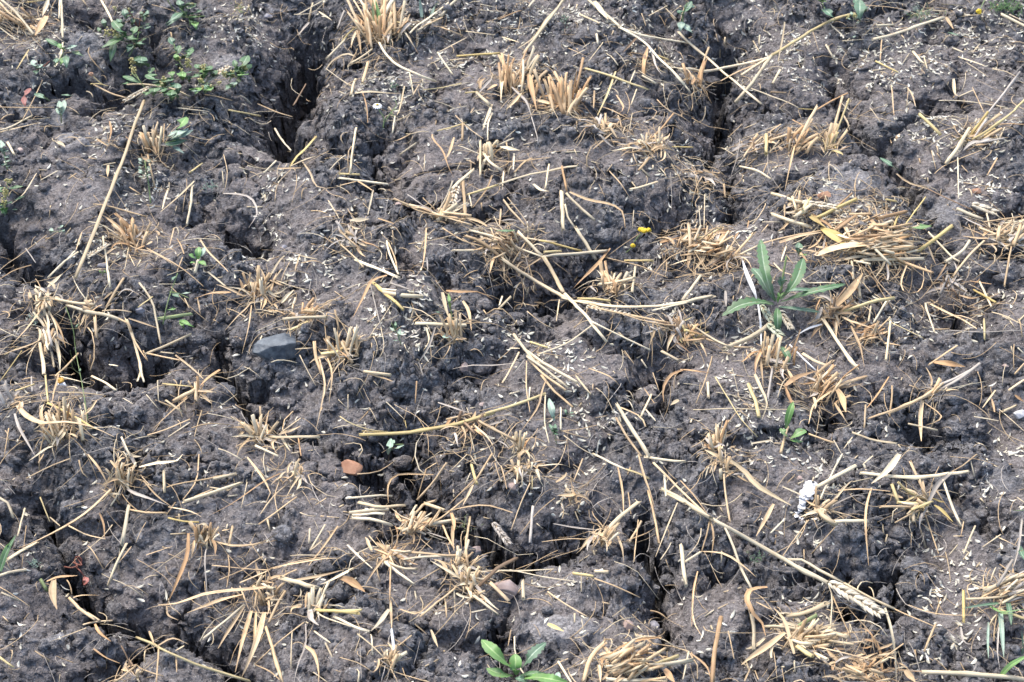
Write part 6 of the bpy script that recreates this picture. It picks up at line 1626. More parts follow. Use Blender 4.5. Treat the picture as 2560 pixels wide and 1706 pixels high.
# bright seedling at the bottom edge
o, p = plant('H', 1200, 1530, 'bright green broad leaved seedling at the bottom edge')
for pts, w, lf, sr, mt in (
    ([(1190, 1480), (1120, 1410), (1040, 1340), (968, 1268)], 96, (.008, .026, .032, .022), .05, M_LEAF_BRIGHT),
    ([(1205, 1510), (1200, 1460), (1200, 1410), (1195, 1366)], 86, (.010, .022, .028, .030), .02, M_LEAF_BRIGHT),
    ([(1240, 1470), (1290, 1400), (1340, 1345), (1410, 1288)], 76, (.010, .030, .034, .026), .20, M_LEAF_BLUE),
    ([(1180, 1515), (1120, 1505), (1060, 1490), (1003, 1462)], 74, (.008, .018, .016, .008), .05, M_LEAF_BRIGHT),
    ([(1230, 1515), (1300, 1500), (1360, 1505), (1412, 1500)], 52, (.008, .018, .018, .010), .04, M_LEAF),
    ([(1240, 1530), (1340, 1525), (1450, 1540), (1570, 1565)], 86, (.008, .020, .020, .008), .09, M_LEAF_BRIGHT),
    ([(1490, 1570), (1488, 1540), (1490, 1515), (1494, 1490)], 40, (.004, .012, .014, .014), .05, M_LEAF_PALE),
    ([(1200, 1530), (1230, 1535), (1265, 1545), (1290, 1560)], 60, (.012, .016, .012, .006), .03, M_LEAF_BLUE)):
    add_leaf(o, p, 'H', pts, w, lf, mt, serr=sr, base_w=.22, widest=.62, fold=.3, n=17)

# small seedling on the right
o, p = plant('F', 740, 1440, 'small green seedling with a tall blade right of lower centre')
for pts, w, lf, mt in (
    ([(745, 1435), (720, 1410), (705, 1390), (690, 1370)], 46, (.006, .014, .016, .012), M_LEAF_BRIGHT),
    ([(755, 1440), (800, 1410), (835, 1390), (862, 1385)], 66, (.006, .016, .018, .014), M_LEAF_BRIGHT),
    ([(750, 1450), (780, 1455), (810, 1460), (840, 1460)], 34, (.004, .008, .008, .004), M_LEAF_BRIGHT),
    ([(725, 1370), (740, 1300), (758, 1240), (775, 1188)], 50, (.010, .024, .032, .034), M_LEAF_BRIGHT)):
    add_leaf(o, p, 'F', pts, w, lf, mt, base_w=.3, widest=.6, fold=.3)
add_stem(o, p, 'F', [(690, 1540), (715, 1440), (740, 1360)], 22, (.001, .006, .010), DRY['t'], name='dry_stem')

# tiny seedling left of centre
o, p = plant('D', 1350, 225, 'tiny bright green seedling standing behind a cut stub left of centre')
for pts, w in ((((1350, 220), (1320, 195), (1290, 180)), 44), (((1355, 215), (1355, 170), (1360, 130)), 46), (((1360, 210), (1385, 170), (1398, 132)), 36), (((1355, 230), (1385, 240), (1410, 258)), 40), (((1345, 235), (1325, 235), (1300, 240)), 30)):
    add_leaf(o, p, 'D', pts, w, (.008, .016, .018), M_LEAF_BRIGHT if w != 36 else M_LEAF_PALE, base_w=.3, widest=.55)

# weeds with seed clusters in the trough at top left
def seed_cluster(o, p, crop, x, y, r, n, lift, mat=None):
    V, F = ICO[1]; F = np.array(F)
    c = hit(*src(crop, x, y), None, lift) - p
    s = px_size(p) * CS
    co, fc = [], []
    for k in range(n):
        q = np.array([random.gauss(0, .4) * r * s, random.gauss(0, .4) * r * s, random.gauss(0, .55) * r * s])
        co.append(V * random.uniform(4.5, 8) * s + c + q); fc.append(F + 42 * k)
    co = np.concatenate(co); fc = np.concatenate(fc)
    link('seed_cluster', mesh_from('seed_cluster', co, [tuple(int(v) for v in f) for f in fc], mat or M_SEED), o)

def weed(crop, x, y, label, stems, leaves, seeds, smat=None, group=None):
    o, p = plant(crop, x, y, label, 'weed', 'weed_plant', group)
    for pts, w in stems:
        m = len(pts)
        add_stem(o, p, crop, pts, w, [0.002 + 0.03 * j / max(1, m - 1) for j in range(m)], smat or M_STEM)
    for bx, by, tx, ty, w, mt in leaves:
        mx, my = (bx + tx) / 2, (by + ty) / 2
        add_leaf(o, p, crop, [(bx, by), (mx, my), (tx, ty)], w * 1.05, (.016, .030 + random.uniform(-.006, .01), .022), mt, serr=.03, base_w=.2, widest=.42, fold=.35, n=11)
    if seeds:       # the bushier weeds carry more, smaller leaves lower down
        for bx, by, tx, ty, w, mt in leaves:
            jx, jy = random.gauss(0, 34), random.gauss(14, 26)
            a = random.gauss(0, .7); ux, uy = (tx - bx) * .8, (ty - by) * .8
            ux, uy = ux * math.cos(a) - uy * math.sin(a), ux * math.sin(a) + uy * math.cos(a)
            add_leaf(o, p, crop, [(bx + jx, by + jy), (bx + jx + ux / 2, by + jy + uy / 2), (bx + jx + ux, by + jy + uy)], w * 0.8, (.008, .018 + random.uniform(-.004, .008), .012), random.choice((M_LEAF, M_LEAF, mt)), serr=.04, base_w=.2, widest=.42, fold=.4, n=9)
    for sx, sy, r, n in seeds:
        seed_cluster(o, p, crop, sx, sy, r, n, .030)
G, GB, GL, GP = M_LEAF, M_LEAF_BLUE, M_LEAF_BRIGHT, M_LEAF_PALE
weed('A', 900, 260, 'leafy green weed with tan seed clusters in the trough at top left',
     [([(960, 320), (880, 260), (780, 230)], 9), ([(880, 390), (930, 300), (950, 220)], 8)],
     [(900, 260), (960, 300), (990, 200)] and
     [(860, 250, 770, 140, 70, G), (850, 250, 690, 330, 64, G), (860, 255, 950, 270, 56, G), (900, 250, 930, 180, 50, G), (930, 290, 1000, 305, 40, GB), (900, 300, 870, 360, 46, GB), (790, 215, 820, 150, 40, G), (980, 200, 1030, 180, 40, GB), (860, 130, 850, 60, 44, GB), (850, 170, 800, 130, 40, GB), (720, 190, 705, 130, 34, GB)],
     [(735, 225, 26, 26), (780, 225, 22, 18), (810, 245, 16, 10), (780, 60, 14, 8)])
weed('A', 940, 190, 'reddish stemmed weed behind the leafy green weed at top left',
     [([(950, 220), (920, 140), (880, 70)], 8), ([(950, 210), (960, 130), (990, 80)], 7), ([(930, 160), (900, 110), (870, 100)], 6)],
     [(900, 100, 860, 120, 30, G), (960, 120, 1000, 90, 34, GB), (980, 180, 1020, 160, 46, G), (1000, 120, 1010, 70, 26, GB)], [(880, 70, 14, 6)], M_REDSTEM)
weed('A', 1300, 130, 'green weed with dry yellow stalk at the top edge left',
     [([(1200, 90), (1280, 120), (1400, 110)], 8), ([(1300, 180), (1290, 120), (1230, 60)], 8), ([(1200, 80), (1170, 40), (1145, 0)], 9)],
     [(1250, 80, 1130, 170, 56, GB), (1250, 70, 1220, 0, 50, GB), (1280, 60, 1330, 40, 60, G), (1320, 90, 1380, 70, 50, G), (1330, 150, 1345, 205, 48, GL), (1300, 110, 1360, 120, 44, G), (1260, 50, 1300, 20, 50, G)],
     [(1310, 40, 16, 10)])
weed('A', 1120, 640, 'broad green weed under the small broken wheat ear at top left',
     [([(1130, 660), (1110, 600), (1110, 540)], 10), ([(1000, 620), (960, 560), (900, 500)], 8), ([(960, 560), (910, 470), (900, 400)], 7)],
     [(1100, 560, 1000, 510, 80, G), (1110, 560, 1190, 540, 70, G), (960, 570, 840, 520, 50, G), (1150, 600, 1200, 570, 70, GB), (1060, 600, 1050, 660, 70, G), (1130, 620, 1200, 660, 76, G), (1220, 640, 1215, 570, 46, GB), (960, 460, 970, 390, 90, GB), (1020, 460, 940, 400, 60, GB), (1080, 640, 1130, 600, 70, G), (1180, 680, 1170, 620, 60, G)],
     [(905, 415, 24, 26), (910, 480, 28, 30), (1115, 545, 20, 20), (1110, 575, 16, 12)])
weed('A', 1270, 500, 'slender weed with yellow green seed clusters in the trough at top left',
     [([(1260, 540), (1240, 450), (1210, 380), (1190, 300)], 9), ([(1240, 460), (1280, 430), (1300, 400)], 7)],
     [(1195, 320, 1160, 255, 50, GB), (1205, 390, 1230, 310, 50, G), (1250, 400, 1320, 335, 70, G), (1230, 500, 1280, 540, 60, GL), (1270, 500, 1310, 490, 40, GB), (1215, 420, 1200, 370, 40, GL), (1250, 550, 1245, 490, 50, GL)],
     [(1218, 400, 20, 16), (1285, 435, 26, 28), (1240, 480, 14, 8)])
weed('A', 1390, 560, 'low bushy weed with seed heads beside the small wheat ear at top left',
     [([(1380, 620), (1390, 540), (1400, 470)], 10), ([(1340, 620), (1370, 560), (1360, 500)], 8), ([(1400, 640), (1440, 600), (1480, 580)], 8)],
     [(1380, 510, 1310, 530, 70, G), (1400, 500, 1440, 450, 60, G), (1390, 530, 1400, 470, 60, GL), (1360, 600, 1330, 650, 60, GL), (1400, 620, 1450, 600, 60, GL), (1370, 480, 1340, 440, 50, G), (1380, 620, 1300, 620, 50, GB), (1440, 620, 1400, 580, 50, GB)],
     [(1395, 465, 24, 20), (1370, 545, 20, 16), (1435, 600, 20, 16), (1390, 600, 14, 10)])
weed('A', 1640, 500, 'green weed at the rim of the wide crevasse, seed heads among its leaves',
     [([(1600, 600), (1640, 520), (1670, 440)], 9), ([(1570, 560), (1590, 500), (1620, 440)], 8)],
     [(1640, 480, 1695, 380, 70, G), (1650, 500, 1715, 440, 60, GL), (1630, 510, 1700, 510, 60, GL), (1620, 480, 1600, 410, 40, G), (1560, 530, 1530, 490, 56, G), (1580, 580, 1540, 620, 46, GB), (1580, 600, 1610, 560, 46, GP), (1540, 510, 1600, 500, 60, G)],
     [(1665, 450, 24, 18), (1590, 500, 24, 18), (1530, 505, 22, 18), (1500, 565, 14, 8), (1680, 470, 14, 8)])
weed('A', 430, 370, 'small green seedling on clods beside a pale straw, top left', [([(380, 450), (430, 370), (440, 320)], 8)],
     [(430, 330, 310, 265, 46, G), (430, 340, 400, 300, 40, GL), (440, 340, 530, 310, 50, GP), (490, 350, 580, 388, 34, G), (450, 380, 455, 470, 44, GB), (440, 390, 410, 450, 40, GL), (470, 340, 500, 310, 56, GP), (390, 400, 370, 450, 36, GB)], [])
weed('A', 255, 470, 'bluish seedling with a red stem near the left edge', [([(340, 420), (290, 460), (250, 480)], 7)],
     [(250, 470, 220, 410, 44, GP), (250, 470, 290, 440, 40, GP), (250, 480, 240, 515, 42, GB), (260, 470, 300, 460, 34, GP)], [], M_REDSTEM)
weed('A', 415, 780, 'single pale blue green sprout on bare soil at left', [([(420, 840), (418, 780)], 8)],
     [(418, 780, 405, 690, 40, GP), (420, 790, 440, 685, 44, GP), (420, 800, 385, 740, 26, GP)], [])
weed('A', 1200, 960, 'flat green leaf bunch beside the short chewed tuft', [([(1130, 980), (1200, 960)], 9)],
     [(1210, 890, 1275, 800, 80, GL), (1160, 960, 1320, 890, 70, GP), (1130, 990, 1280, 960, 80, GB), (1150, 950, 1290, 880, 56, GP), (1120, 950, 1220, 890, 40, GP), (1180, 1000, 1260, 1050, 30, GP)], [])
weed('A', 990, 1190, 'fine feathery blue green plant right of the long pale straw', [([(1030, 1390), (1015, 1250), (990, 1100)], 10)],
     [(990, 1100 + k * 16, 990 + s * 45, 1085 + k * 16 + random.randint(-14, 14), 20, GP) for k in range(8) for s in (-1, 1)], [])
weed('A', 30, 1080, 'grey green leafy weed at the left edge', [([(50, 1160), (30, 1060), (0, 980)], 9)],
     [(30, 1060, 0, 960, 44, GP), (30, 1070, 70, 1080, 40, GP), (40, 1120, 10, 1140, 40, GP), (40, 1100, 80, 1110, 36, GP), (20, 1040, 60, 1030, 30, GP), (40, 1130, 80, 1150, 30, GP)], [])
weed('A', 30, 1400, 'weed with brown seed clusters at the left edge', [([(30, 1450), (40, 1330), (55, 1230)], 9)],
     [(20, 1320, -10, 1280, 60, G), (60, 1290, 160, 1275, 40, G), (30, 1420, 20, 1460, 60, GL), (40, 1400, 80, 1380, 40, GB), (20, 1410, -20, 1400, 60, G)],
     [(55, 1240, 24, 24), (40, 1320, 26, 26), (30, 1390, 24, 20)])
weed('A', 290, 660, 'dark olive leaf pair beside a reddish leaf at left', [([(340, 690), (280, 650), (240, 640)], 6)],
     [(240, 640, 335, 690, 46, GB), (420, 650, 510, 655, 26, GB)], [])
o, p = plant('A', 180, 650, 'red withered leaf near the left edge', 'dry leaf', 'red_leaf')
M_RED = leaf_material('leaf_red', (0.20, 0.06, 0.045), (0.26, 0.10, 0.08), (0.30, 0.16, 0.12))
add_leaf(o, p, 'A', [(205, 605), (180, 640), (160, 660)], 44, (.004, .010, .006), M_RED)
add_leaf(o, p, 'A', [(165, 660), (165, 700), (175, 730)], 40, (.004, .008, .004), M_RED)

weed('D', 1150, 480, 'thin upright green weed between clods left of centre', [([(1115, 660), (1150, 500), (1215, 310)], 9), ([(1160, 440), (1210, 445), (1290, 480)], 7)],
     [(1180, 450, 1250, 480, 36, GB), (1150, 560, 1210, 550, 40, GL), (1230, 630, 1330, 680, 40, GL), (1240, 640, 1260, 690, 36, GL), (1200, 330, 1160, 370, 24, GB), (1240, 450, 1310, 440, 22, GP)], [])
weed('D', 520, 800, 'very thin green stem standing over the left cavity', [([(600, 1310), (560, 1060), (520, 860), (500, 690), (450, 540)], 6), ([(520, 940), (490, 880), (480, 840)], 4), ([(545, 1000), (500, 960), (490, 920)], 4), ([(510, 700), (560, 640), (580, 600)], 4)],
     [(540, 1000, 550, 960, 14, GB), (500, 700, 540, 650, 10, GB)], [])
weed('D', 700, 310, 'tiny yellow green tuft on a grey clod left of centre', [([(700, 330), (705, 300)], 5)], [(690 + k * 8, 310, 680 + k * 12, 290 + (k % 3) * 12, 12, GL) for k in range(5)], [])
weed('D', 395, 20, 'pale blue green leaf scraps near the left edge', [([(350, 30), (420, 20)], 4)], [(350, 40, 350, 0, 30, GP), (410, 30, 440, 10, 36, GP), (400, 10, 430, -20, 30, GP), (430, 40, 440, 20, 26, GP)], [])
# daisy
o, p = plant('B', 295, 850, 'white daisy with a forked green stem standing at upper centre left', 'flower', 'daisy')
add_stem(o, p, 'B', [(295, 865), (300, 810), (270, 760), (255, 725)], 9, 0, M_STEM, rising=.5)
add_stem(o, p, 'B', [(300, 830), (350, 770), (390, 720)], 8, 0, M_STEM, rising=.6)
for q in (((350, 770), (370, 800)), ((360, 755), (400, 750)), ((390, 720), (375, 680))):
    add_stem(o, p, 'B', q, 5, (.02, .022), M_STEM, name='side_shoot')
b = hit(*src('B', 295, 865)); c = rise(*src('B', 255, 718), b, .5) - p
s = px_size(p) * CS
for k in range(13):
    a = k * 2 * math.pi / 13
    d = np.array([math.cos(a), math.sin(a) * .9, 0.15 * math.sin(a) - .35])
    co, fs, uv = green_leaf(np.array([c + d * 6 * s, c + d * 20 * s + np.array([0, 0, 3 * s]), c + d * 34 * s]), 13 * s, base_w=.5, widest=.6, n=6, fold=.1)
    link('petal', mesh_from('petal', co, fs, M_PETAL, uv), o)
V, F = ICO[2]
link('flower_centre', mesh_from('flower_centre', V * np.array([9, 9, 6]) * s + c + np.array([0, 0, 2 * s]), F, M_YELLOW), o)

def bud(crop, x, y, r, lift, o, p, mat):
    V, F = lump_shape(3, 30, .62, int(x), .03)
    V = V / np.abs(V).max()
    c = hit(*src(crop, x, y), None, lift) - p
    s = px_size(p) * CS
    link('flower_head', mesh_from('flower_head', V * np.array([r, r, r * .85]) * s + c, F, mat), o)
for crop, x, y, heads, stem, lab in (
    ('E', 2080, 30, [(2078, 20, 27), (2112, 14, 20), (2055, 12, 19)], [(2010, 100), (2040, 60), (2075, 30)], 'cluster of bright yellow flower buds beside the deep hollow'),
    ('E', 2000, 130, [(2003, 122, 19)], [(1955, 170), (1980, 150), (2000, 128)], 'single yellow flower bud in front of the yellow cluster'),
    ('C', 2045, 80, [(2045, 80, 22)], [(2085, 0), (2065, 40), (2050, 75)], 'yellow button flower at the top right corner')):
    o, p = plant(crop, x, y, lab, 'flower', 'yellow_flower')
    add_stem(o, p, crop, stem, 8, (.004, .012, .018), M_STEM)
    for hx_, hy_, hr_ in heads:
        bud(crop, hx_, hy_, hr_, .018, o, p, M_YELLOW)
o, p = plant('A', 640, 530, 'dry brown round seed head on a thin stalk at top left', 'seed head', 'seed_head')
add_stem(o, p, 'A', [(700, 580), (660, 545), (630, 515)], 9, (.004, .012, .018), DRY['y'])
bud('A', 622, 508, 20, .020, o, p, M_RUST)
add_stem(o, p, 'A', [(620, 575), (680, 575), (740, 590)], 7, (.006, .010, .008), DRY['y'], name='side_stem')
o, p = plant('D', 415, 1040, 'withered daisy with orange centre near the left edge', 'flower', 'withered_daisy')
bud('D', 415, 1045, 24, .012, o, p, plain_material('flower_orange', (.62, .34, .05), (.45, .24, .05), 500))
for k in range(6):
    add_leaf(o, p, 'D', [(410 + k * 4, 1050), (400 + k * 8, 1065), (392 + k * 12, 1082)], 12, (.010, .008, .004), M_PETAL, n=6)
weed('E', 390, 720, 'small pale green sprig on chaff left of centre', [([(420, 800), (390, 720), (350, 650)], 7)],
     [(400, 760, 410, 690, 24, GP), (390, 720, 340, 680, 24, GP), (395, 740, 440, 710, 22, GP), (380, 700, 380, 640, 20, GB), (400, 770, 360, 770, 24, GP)], [])
weed('E', 740, 520, 'green blade between the stubs at the centre', [([(770, 640), (755, 540), (745, 450)], 6)], [(755, 560, 742, 448, 22, GL), (700, 580, 650, 572, 18, GB), (740, 750, 700, 740, 40, GP)], [])
weed('E', 1460, 1240, 'single curled pale green leaf in front of the straw fan', [([(1465, 1310), (1460, 1290)], 6)], [(1465, 1320, 1430, 1165, 44, GP)], [])
weed('E', 1470, 1400, 'dull grey green tuft in front of the curled leaf', [([(1480, 1480), (1470, 1400)], 6)], [(1470, 1400, 1430 + k * 14, 1340 + (k % 3) * 40, 26, GB) for k in range(6)], [])
weed('E', 1140, 20, 'dark green leaf under the tangled straw heap', [([(1100, 22), (1140, 20)], 4)], [(1070, 22, 1210, 18, 30, G)], [])
weed('E', 1570, 1270, 'little grey green leaf crumb right of the curled leaf', [([(1560, 1290), (1570, 1270)], 4)], [(1560, 1270, 1600, 1260, 24, GB), (1550, 1280, 1540, 1240, 20, GB), (1570, 1280, 1610, 1290, 20, GP)], [])
weed('E', 340, 1490, 'pale grey green forked leaf in the gap below the long yellow straw', [([(330, 1550), (345, 1490), (430, 1480)], 8)], [(330, 1550, 350, 1440, 44, GP), (350, 1520, 440, 1485, 26, GP), (350, 1490, 370, 1450, 30, GP)], [])
weed('F', 815, 140, 'pale green spoon shaped leaf behind the thistle', [([(810, 190), (815, 150)], 5)], [(810, 180, 815, 100, 50, GB), (820, 190, 870, 180, 30, GL)], [])
weed('C', 1640, 1545, 'green leaf half hidden under straw at right', [([(1640, 1560), (1650, 1530)], 6)], [(1570, 1560, 1720, 1545, 60, GL)], [])
weed('C', 1450, 1130, 'dark green leaf lying in the trough at right', [([(1400, 1090), (1440, 1120)], 5)], [(1370, 1080, 1510, 1175, 44, GB)], [])
weed('C', 40, 60, 'green plant at the top edge right of centre', [([(20, 180), (20, 100), (50, 20)], 10)],
     [(20, 100, 80, 10, 50, GB), (20, 110, -10, 70, 46, GB), (10, 160, 90, 230, 50, GP), (10, 150, 0, 220, 50, GP), (30, 60, 100, 40, 40, GB)], [])
weed('C', 1010, 80, 'dark broad leaf hanging over a hole at the top right', [([(970, 10), (990, 60)], 8)], [(985, 60, 1060, 130, 66, GB), (970, 20, 950, -20, 50, G), (970, 10, 1000, 10, 30, GL)], [])
weed('C', 1235, 80, 'tall dark green leaf at the top right', [([(1230, 150), (1230, 60)], 9)], [(1230, 150, 1230, 0, 76, GB), (1215, 40, 1200, 0, 50, GB), (1250, 90, 1270, 40, 40, G)], [])
weed('C', 1180, 150, 'grey seeding weed below the tall dark leaf at top right', [([(1190, 200), (1185, 120)], 5), ([(1190, 180), (1230, 150)], 4), ([(1190, 180), (1150, 150)], 4)],
     [(1180, 140, 1140, 120, 20, GP), (1190, 140, 1220, 110, 20, GP), (1180, 120, 1170, 80, 20, GP)], [(1150, 120, 16, 8), (1200, 110, 16, 8)], DRY['g'])
def feathery(crop, x, y, rx, ry, n, label, mats, wpx=3.2):
    o, p = plant(crop, x, y, label, 'weed', 'feathery_weed')
    s = px_size(p) * CS
    for mt in mats:
        co, fc, uv, off = [], [], [], 0
        for k in range(n // len(mats)):
            X, Y = x + random.gauss(0, .45) * rx, y + random.gauss(0, .4) * ry
            b = hit(*src(crop, X, Y), None, .002) - p
            a = random.uniform(0, 6.28)
            L = random.uniform(.25, .6) * min(rx, 90) * s
            q = b + np.array([math.cos(a) * L * .8, math.sin(a) * L * .8, random.uniform(.1, .7) * L])
            m = (b + q) / 2 + np.array([random.gauss(0, .1) * L, random.gauss(0, .1) * L, random.uniform(0, .3) * L])
            V, F, U = tube(catmull([b, m, q], 5), np.linspace(1, .4, 5) * wpx * s, 4)
            co.append(V); uv.append(U); fc += [tuple(v + off for v in f) for f in F]; off += len(V)
        link('foliage', mesh_from('foliage', np.concatenate(co), fc, mt, np.concatenate(uv)), o)
feathery('C', 2240, 50, 120, 60, 120, 'feathery green weed in the top right corner', (M_LEAF_BRIGHT, M_LEAF))
feathery('C', 1650, 100, 110, 50, 60, 'wispy yellow green weed near the top right', (DRY['n'], M_LEAF_PALE), 2.4)
feathery('B', 1545, 150, 40, 60, 24, 'small feathery blue green plant at top centre right', (M_LEAF_PALE, M_LEAF_BLUE), 4)
feathery('H', 850, 490, 70, 60, 40, 'wispy yellow green tuft on the clod above the star tuft', (DRY['n'], DRY['g']), 2.4)
feathery('A', 1640, 70, 60, 60, 40, 'dry yellowish mossy tuft on smooth soil at top left', (DRY['n'], DRY['y']), 3)
feathery('B', 370, 590, 36, 30, 24, 'dark green mossy tuft among straws at upper centre left', (M_LEAF_BLUE,), 4)
feathery('I', 520, 710, 60, 50, 30, 'small dark green sprig behind the long fallen straw at lower right', (M_LEAF_BLUE, M_LEAF), 3)
feathery('G', 240, 750, 60, 40, 24, 'grey green moss scrap on soil at lower left', (M_LEAF_PALE,), 3)
feathery('D', 250, 620, 70, 60, 40, 'grey green mossy scraps under the uprooted bundle', (M_LEAF_PALE, DRY['g']), 3)
feathery('A', 1430, 1275, 60, 40, 30, 'grey green sprig on crumbs right of the long pale straw', (M_LEAF_PALE,), 3)
# grass blades
def grass(crop, x, y, label, blades):
    o, p = plant(crop, x, y, label, 'grass', 'grass_tuft')
    for pts, w, mt in blades:
        m = len(pts)
        P = np.array([hit(*src(crop, *q), None, .002 + .03 * j / (m - 1)) for j, q in enumerate(pts)])
        co, fs, uv = green_leaf(P - p, w * CS * px_size(p), base_w=.7, widest=.3, fold=.6, n=12)
        link('blade', mesh_from('blade', co, fs, mt, uv), o)
grass('I', 2200, 1060, 'green grass blades growing through the straw at the right edge',
      [([(2190, 1050), (2200, 1200), (2215, 1390)], 34, M_LEAF_PALE), ([(2180, 1020), (2060, 1035), (1930, 1055)], 24, M_LEAF_BLUE), ([(2240, 1000), (2255, 1080), (2265, 1170)], 36, M_LEAF_BLUE),
       ([(2120, 1040), (2200, 1080), (2353, 1060)], 20, M_LEAF_BRIGHT), ([(2110, 1150), (2105, 1280), (2110, 1400)], 16, M_LEAF_PALE), ([(2150, 1050), (2200, 1090), (2300, 1090)], 16, M_LEAF_BRIGHT)])
grass('I', 2210, 1500, 'bright green grass blade at the bottom right', [([(2200, 1510), (2270, 1440), (2390, 1370)], 42, M_LEAF_BRIGHT), ([(2340, 1370), (2345, 1300), (2335, 1200)], 14, M_LEAF_BLUE)])
grass('I', 2340, 690, 'green leaf tip at the right edge', [([(2320, 630), (2340, 690), (2400, 760)], 40, M_LEAF_BLUE), ([(2280, 385), (2330, 385), (2400, 380)], 14, M_LEAF_BRIGHT)])
grass('G', 30, 720, 'green grass blade at the left edge low down', [([(0, 800), (40, 680), (110, 550)], 44, M_LEAF), ([(0, 720), (40, 640), (70, 600)], 20, M_LEAF_BRIGHT)])
grass('B', 620, 60, 'two blue green grass blades at the top edge', [([(620, 120), (650, 50), (680, 0)], 26, M_LEAF_PALE), ([(560, 120), (550, 40), (540, -20)], 24, M_LEAF_PALE)])
grass('B', 255, 120, 'green shoots inside the big top tuft', [([(290, 230), (270, 120), (240, 0)], 30, M_LEAF_BRIGHT), ([(300, 220), (260, 100), (250, 10)], 26, M_LEAF), ([(280, 220), (230, 110), (225, 0)], 24, DRY['n'])])
grass('C', 2320, 500, 'thin green leaf scrap at right among chaff', [([(1830, 225), (1870, 235), (1910, 245)], 26, M_LEAF_BLUE)])
# red dried sprig in the lower left crack
o, p = plant('G', 540, 790, 'red dried curly sprig at the lower left crack', 'sprig', 'dried_sprig')
for q in (((440, 770), (500, 775), (560, 740), (540, 700), (510, 720), (530, 770)), ((520, 770), (550, 800), (580, 840), (600, 860)), ((600, 850), (570, 850), (575, 895), (600, 880)), ((500, 740), (560, 760), (520, 700))):
    add_stem(o, p, 'G', q, 11, [.002 + .006 * (j % 2) for j in range(len(q))], M_REDSTEM)
add_leaf(o, p, 'G', [(575, 840), (590, 865), (570, 895)], 40, (.006, .010, .006), M_RED)
# white dropping
o, p = plant('I', 870, 290, 'chalky white bird dropping smeared on the soil at lower right', 'dropping', 'bird_dropping')
s = px_size(p) * CS
def smear(name, pts, mat, seed):
    co, fc, off = [], [], 0
    for k, (x, y, r, h) in enumerate(pts):
        V, F = lump_shape(3, 20, .6, seed + k, .03); V = V / np.abs(V).max()
        c = hit(*src('I', x, y), HS, h) - p
        co.append(V * np.array([r * 1.35, r * 1.6, r * .42]) * s + c); fc.append(np.array(F) + off); off += len(V)
    return link(name, mesh_from(name, np.concatenate(co), [tuple(int(v) for v in f) for f in np.concatenate(fc)], mat), o)
smear('white_part', [(900, 210, 36, .010), (885, 235, 34, .009), (870, 255, 40, .008), (880, 285, 30, .006), (850, 290, 36, .005), (840, 320, 30, .004), (835, 350, 26, .003), (820, 370, 20, .002), (800, 390, 18, .001), (795, 420, 14, .001), (830, 440, 12, .001), (870, 220, 24, .008), (850, 265, 26, .006)], M_WHITE, 800)
smear('dark_fleck', [(912, 192, 9, .016), (928, 238, 12, .010)], M_BLACK, 830)
# flat dark flake of slate on crumbs
o_, loc_ = put_lump('slate_flake', faceted(3, 12, 77), M_FLINT, *src('B', 1408, 905), 46, 60, .35, .3, .3)
set_thing(o_, 'dark blue grey slate flake under the drooping leaved tuft', 'stone')

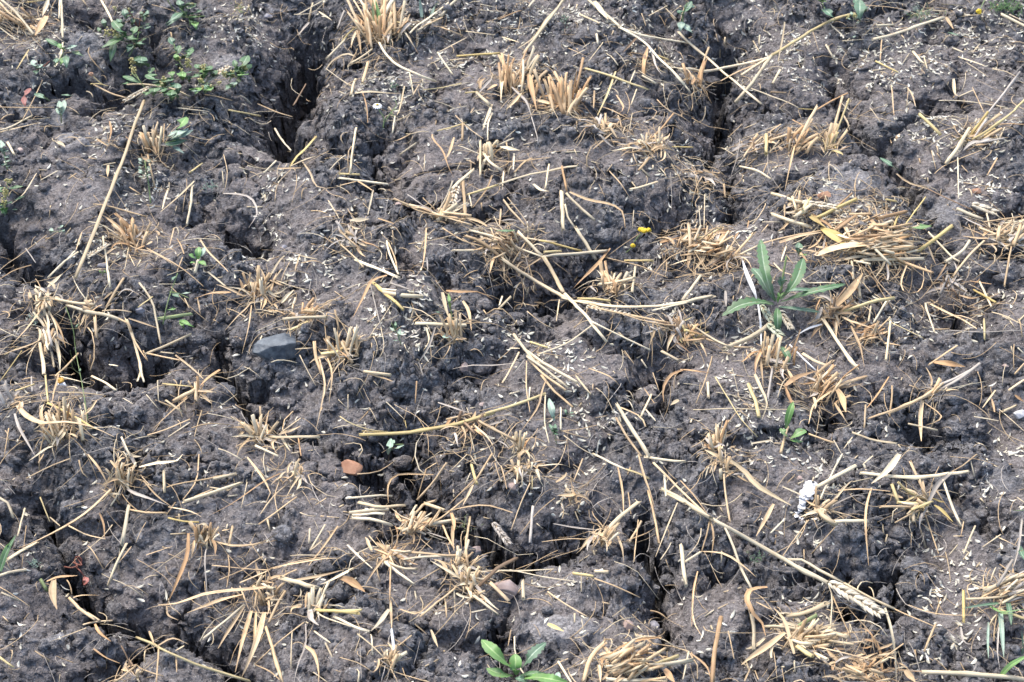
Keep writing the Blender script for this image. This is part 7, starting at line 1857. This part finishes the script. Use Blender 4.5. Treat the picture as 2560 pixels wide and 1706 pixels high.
# ---------------------------------------------------------------- labels that single each thing out
LM = [('the green thistle', 'F', 660, 520), ('the blue grey flint', 'D', 1880, 850), ('the orange brown stone', 'H', 55, 118), ('the white dropping', 'I', 870, 290),
 ('the long yellow straw', 'E', 900, 1300), ('the large wheat ear', 'I', 1210, 990), ('the long pale left straw', 'A', 800, 1200), ('the dark round hole', 'F', 1690, 1290),
 ('the white daisy', 'B', 255, 720), ('the yellow flower cluster', 'E', 2078, 20), ('the bottom green seedling', 'H', 1200, 1450), ('the tall bladed seedling', 'F', 760, 1400),
 ('the wide crevasse', 'A', 1950, 650), ('the leafy seeding weeds', 'A', 1150, 500), ('the pale left crust', 'A', 430, 1000), ('the central straw fan', 'E', 1430, 980),
 ('the big straw heap', 'F', 1260, 110), ('the ochre pebble', 'F', 2155, 218), ('the red sprig', 'G', 560, 800), ('the star shaped tuft', 'G', 1800, 970),
 ('the cup shaped tuft', 'G', 1410, 580), ('the deep hollow', 'E', 1400, 330), ('the left cavity', 'D', 750, 800), ('the tiny left seedling', 'D', 1350, 200),
 ('the thin upright weed', 'D', 1160, 480), ('the crossed top straws', 'C', 560, 460), ('the big top tuft', 'B', 260, 230), ('the drooping leaved tuft', 'B', 1180, 560),
 ('the smooth bottom patch', 'H', 1500, 1150), ('the right edge grass', 'I', 2200, 1200), ('the uprooted bundle', 'D', 300, 470), ('the row of cut stubs', 'D', 440, 1400),
 ('the twin stubs', 'G', 2140, 1060), ('the heaped stub bundle', 'H', 500, 490), ('the dark leaning stub', 'H', 1080, 780), ('the heap of lying stubs', 'H', 1950, 1450),
 ('the big sheaf', 'I', 850, 1270), ('the bent straw tuft', 'I', 1660, 340), ('the slanting straw bundle', 'F', 1850, 1050), ('the pinkish oval pebble', 'C', 1212, 1008),
 ('the upper right tuft pair', 'C', 900, 980), ('the long fallen straw', 'I', 500, 600), ('the splintered stub cluster', 'E', 1850, 370), ('the central stub group', 'E', 770, 730),
 ('the smooth upper patch', 'B', 430, 1030), ('the top yellow button flower', 'C', 2045, 80), ('the rough right wheat ear', 'C', 2080, 1430), ('the slate flake', 'B', 1408, 905),
 ('the tall dark top leaf', 'C', 1235, 80), ('the left mossy scraps', 'D', 250, 620), ('the wide lower crack', 'H', 900, 420), ('the frayed stub pair', 'H', 1250, 100),
 ('the matted grass patch', 'I', 1300, 1470), ('the left edge seed weed', 'A', 30, 1380), ('the top left weed seedling', 'A', 430, 370), ('the bottom left crack', 'G', 1000, 1040),
 ('the rust radiating tuft', 'H', 330, 680), ('the whitish right pebble', 'F', 2325, 1290), ('the bristly rust tuft', 'B', 1540, 700), ('the leaning ear bundle', 'B', 690, 1450)]
LM = [(n, *src(c, x, y)) for n, c, x, y in LM]
ORD = ['nearest', 'second nearest', 'third nearest', 'fourth nearest', 'fifth nearest', 'sixth nearest', 'seventh nearest', 'eighth nearest', 'ninth nearest', 'tenth nearest', 'eleventh nearest', 'twelfth nearest', 'thirteenth nearest', 'fourteenth nearest', 'farthest']
def looks(t):
    if t['kind'] == 'clod':
        return t['look']
    ang = math.degrees(math.atan2(t['dy'], t['dx'])) % 180
    way = 'level' if ang < 22 or ang > 158 else 'rising right' if ang < 68 else 'steep' if ang < 112 else 'rising left'
    if t['kind'] == 'husk':
        return ('large ' if t['len'] > 1.15 else 'small ' if t['len'] < 0.8 else '') + 'pale husk lying ' + way
    ln = 'short ' if t['len'] < 60 else 'long ' if t['len'] > 230 else ''
    th = 'thick ' if t['w'] >= 24 else 'thin ' if t['w'] <= 10 else ''
    nm = {'s': 'straw', 'l': 'dry leaf', 'f': 'fibre'}[t['kind']]
    return f"{'bent ' if t['bent'] else ''}{ln}{th}{CNAME[t['col']]} {nm} {way}"
groups = {}
for t in LOOSE:
    best = min(LM, key=lambda l: (l[1] - t['X']) ** 2 + (1.3 * (l[2] - t['Y'])) ** 2)
    dx, dy = t['X'] - best[1], 1.3 * (t['Y'] - best[2])
    rel = ('right of' if dx > 0 else 'left of') if abs(dx) > abs(dy) else ('in front of' if dy > 0 else 'behind')
    lk = looks(t)
    groups.setdefault((lk, rel, best[0]), []).append((math.hypot(dx, dy), t))
for (lk, rel, nm), ts in groups.items():
    ts.sort(key=lambda q: q[0])
    for k, (d, t) in enumerate(ts):
        lab = f'{lk}, {rel} {nm}' if len(ts) == 1 else f'{lk}, {ORD[min(k, 14)]} {rel} {nm}'
        grp = {'straw': 'loose straws on the soil', 'dry leaf': 'loose dry leaves on the soil', 'fibre': 'loose fibres on the soil', 'clod': 'clods of soil', 'husk': 'wheat husks on the soil'}[t['cat']]
        set_thing(t['o'], lab, t['cat'], grp)
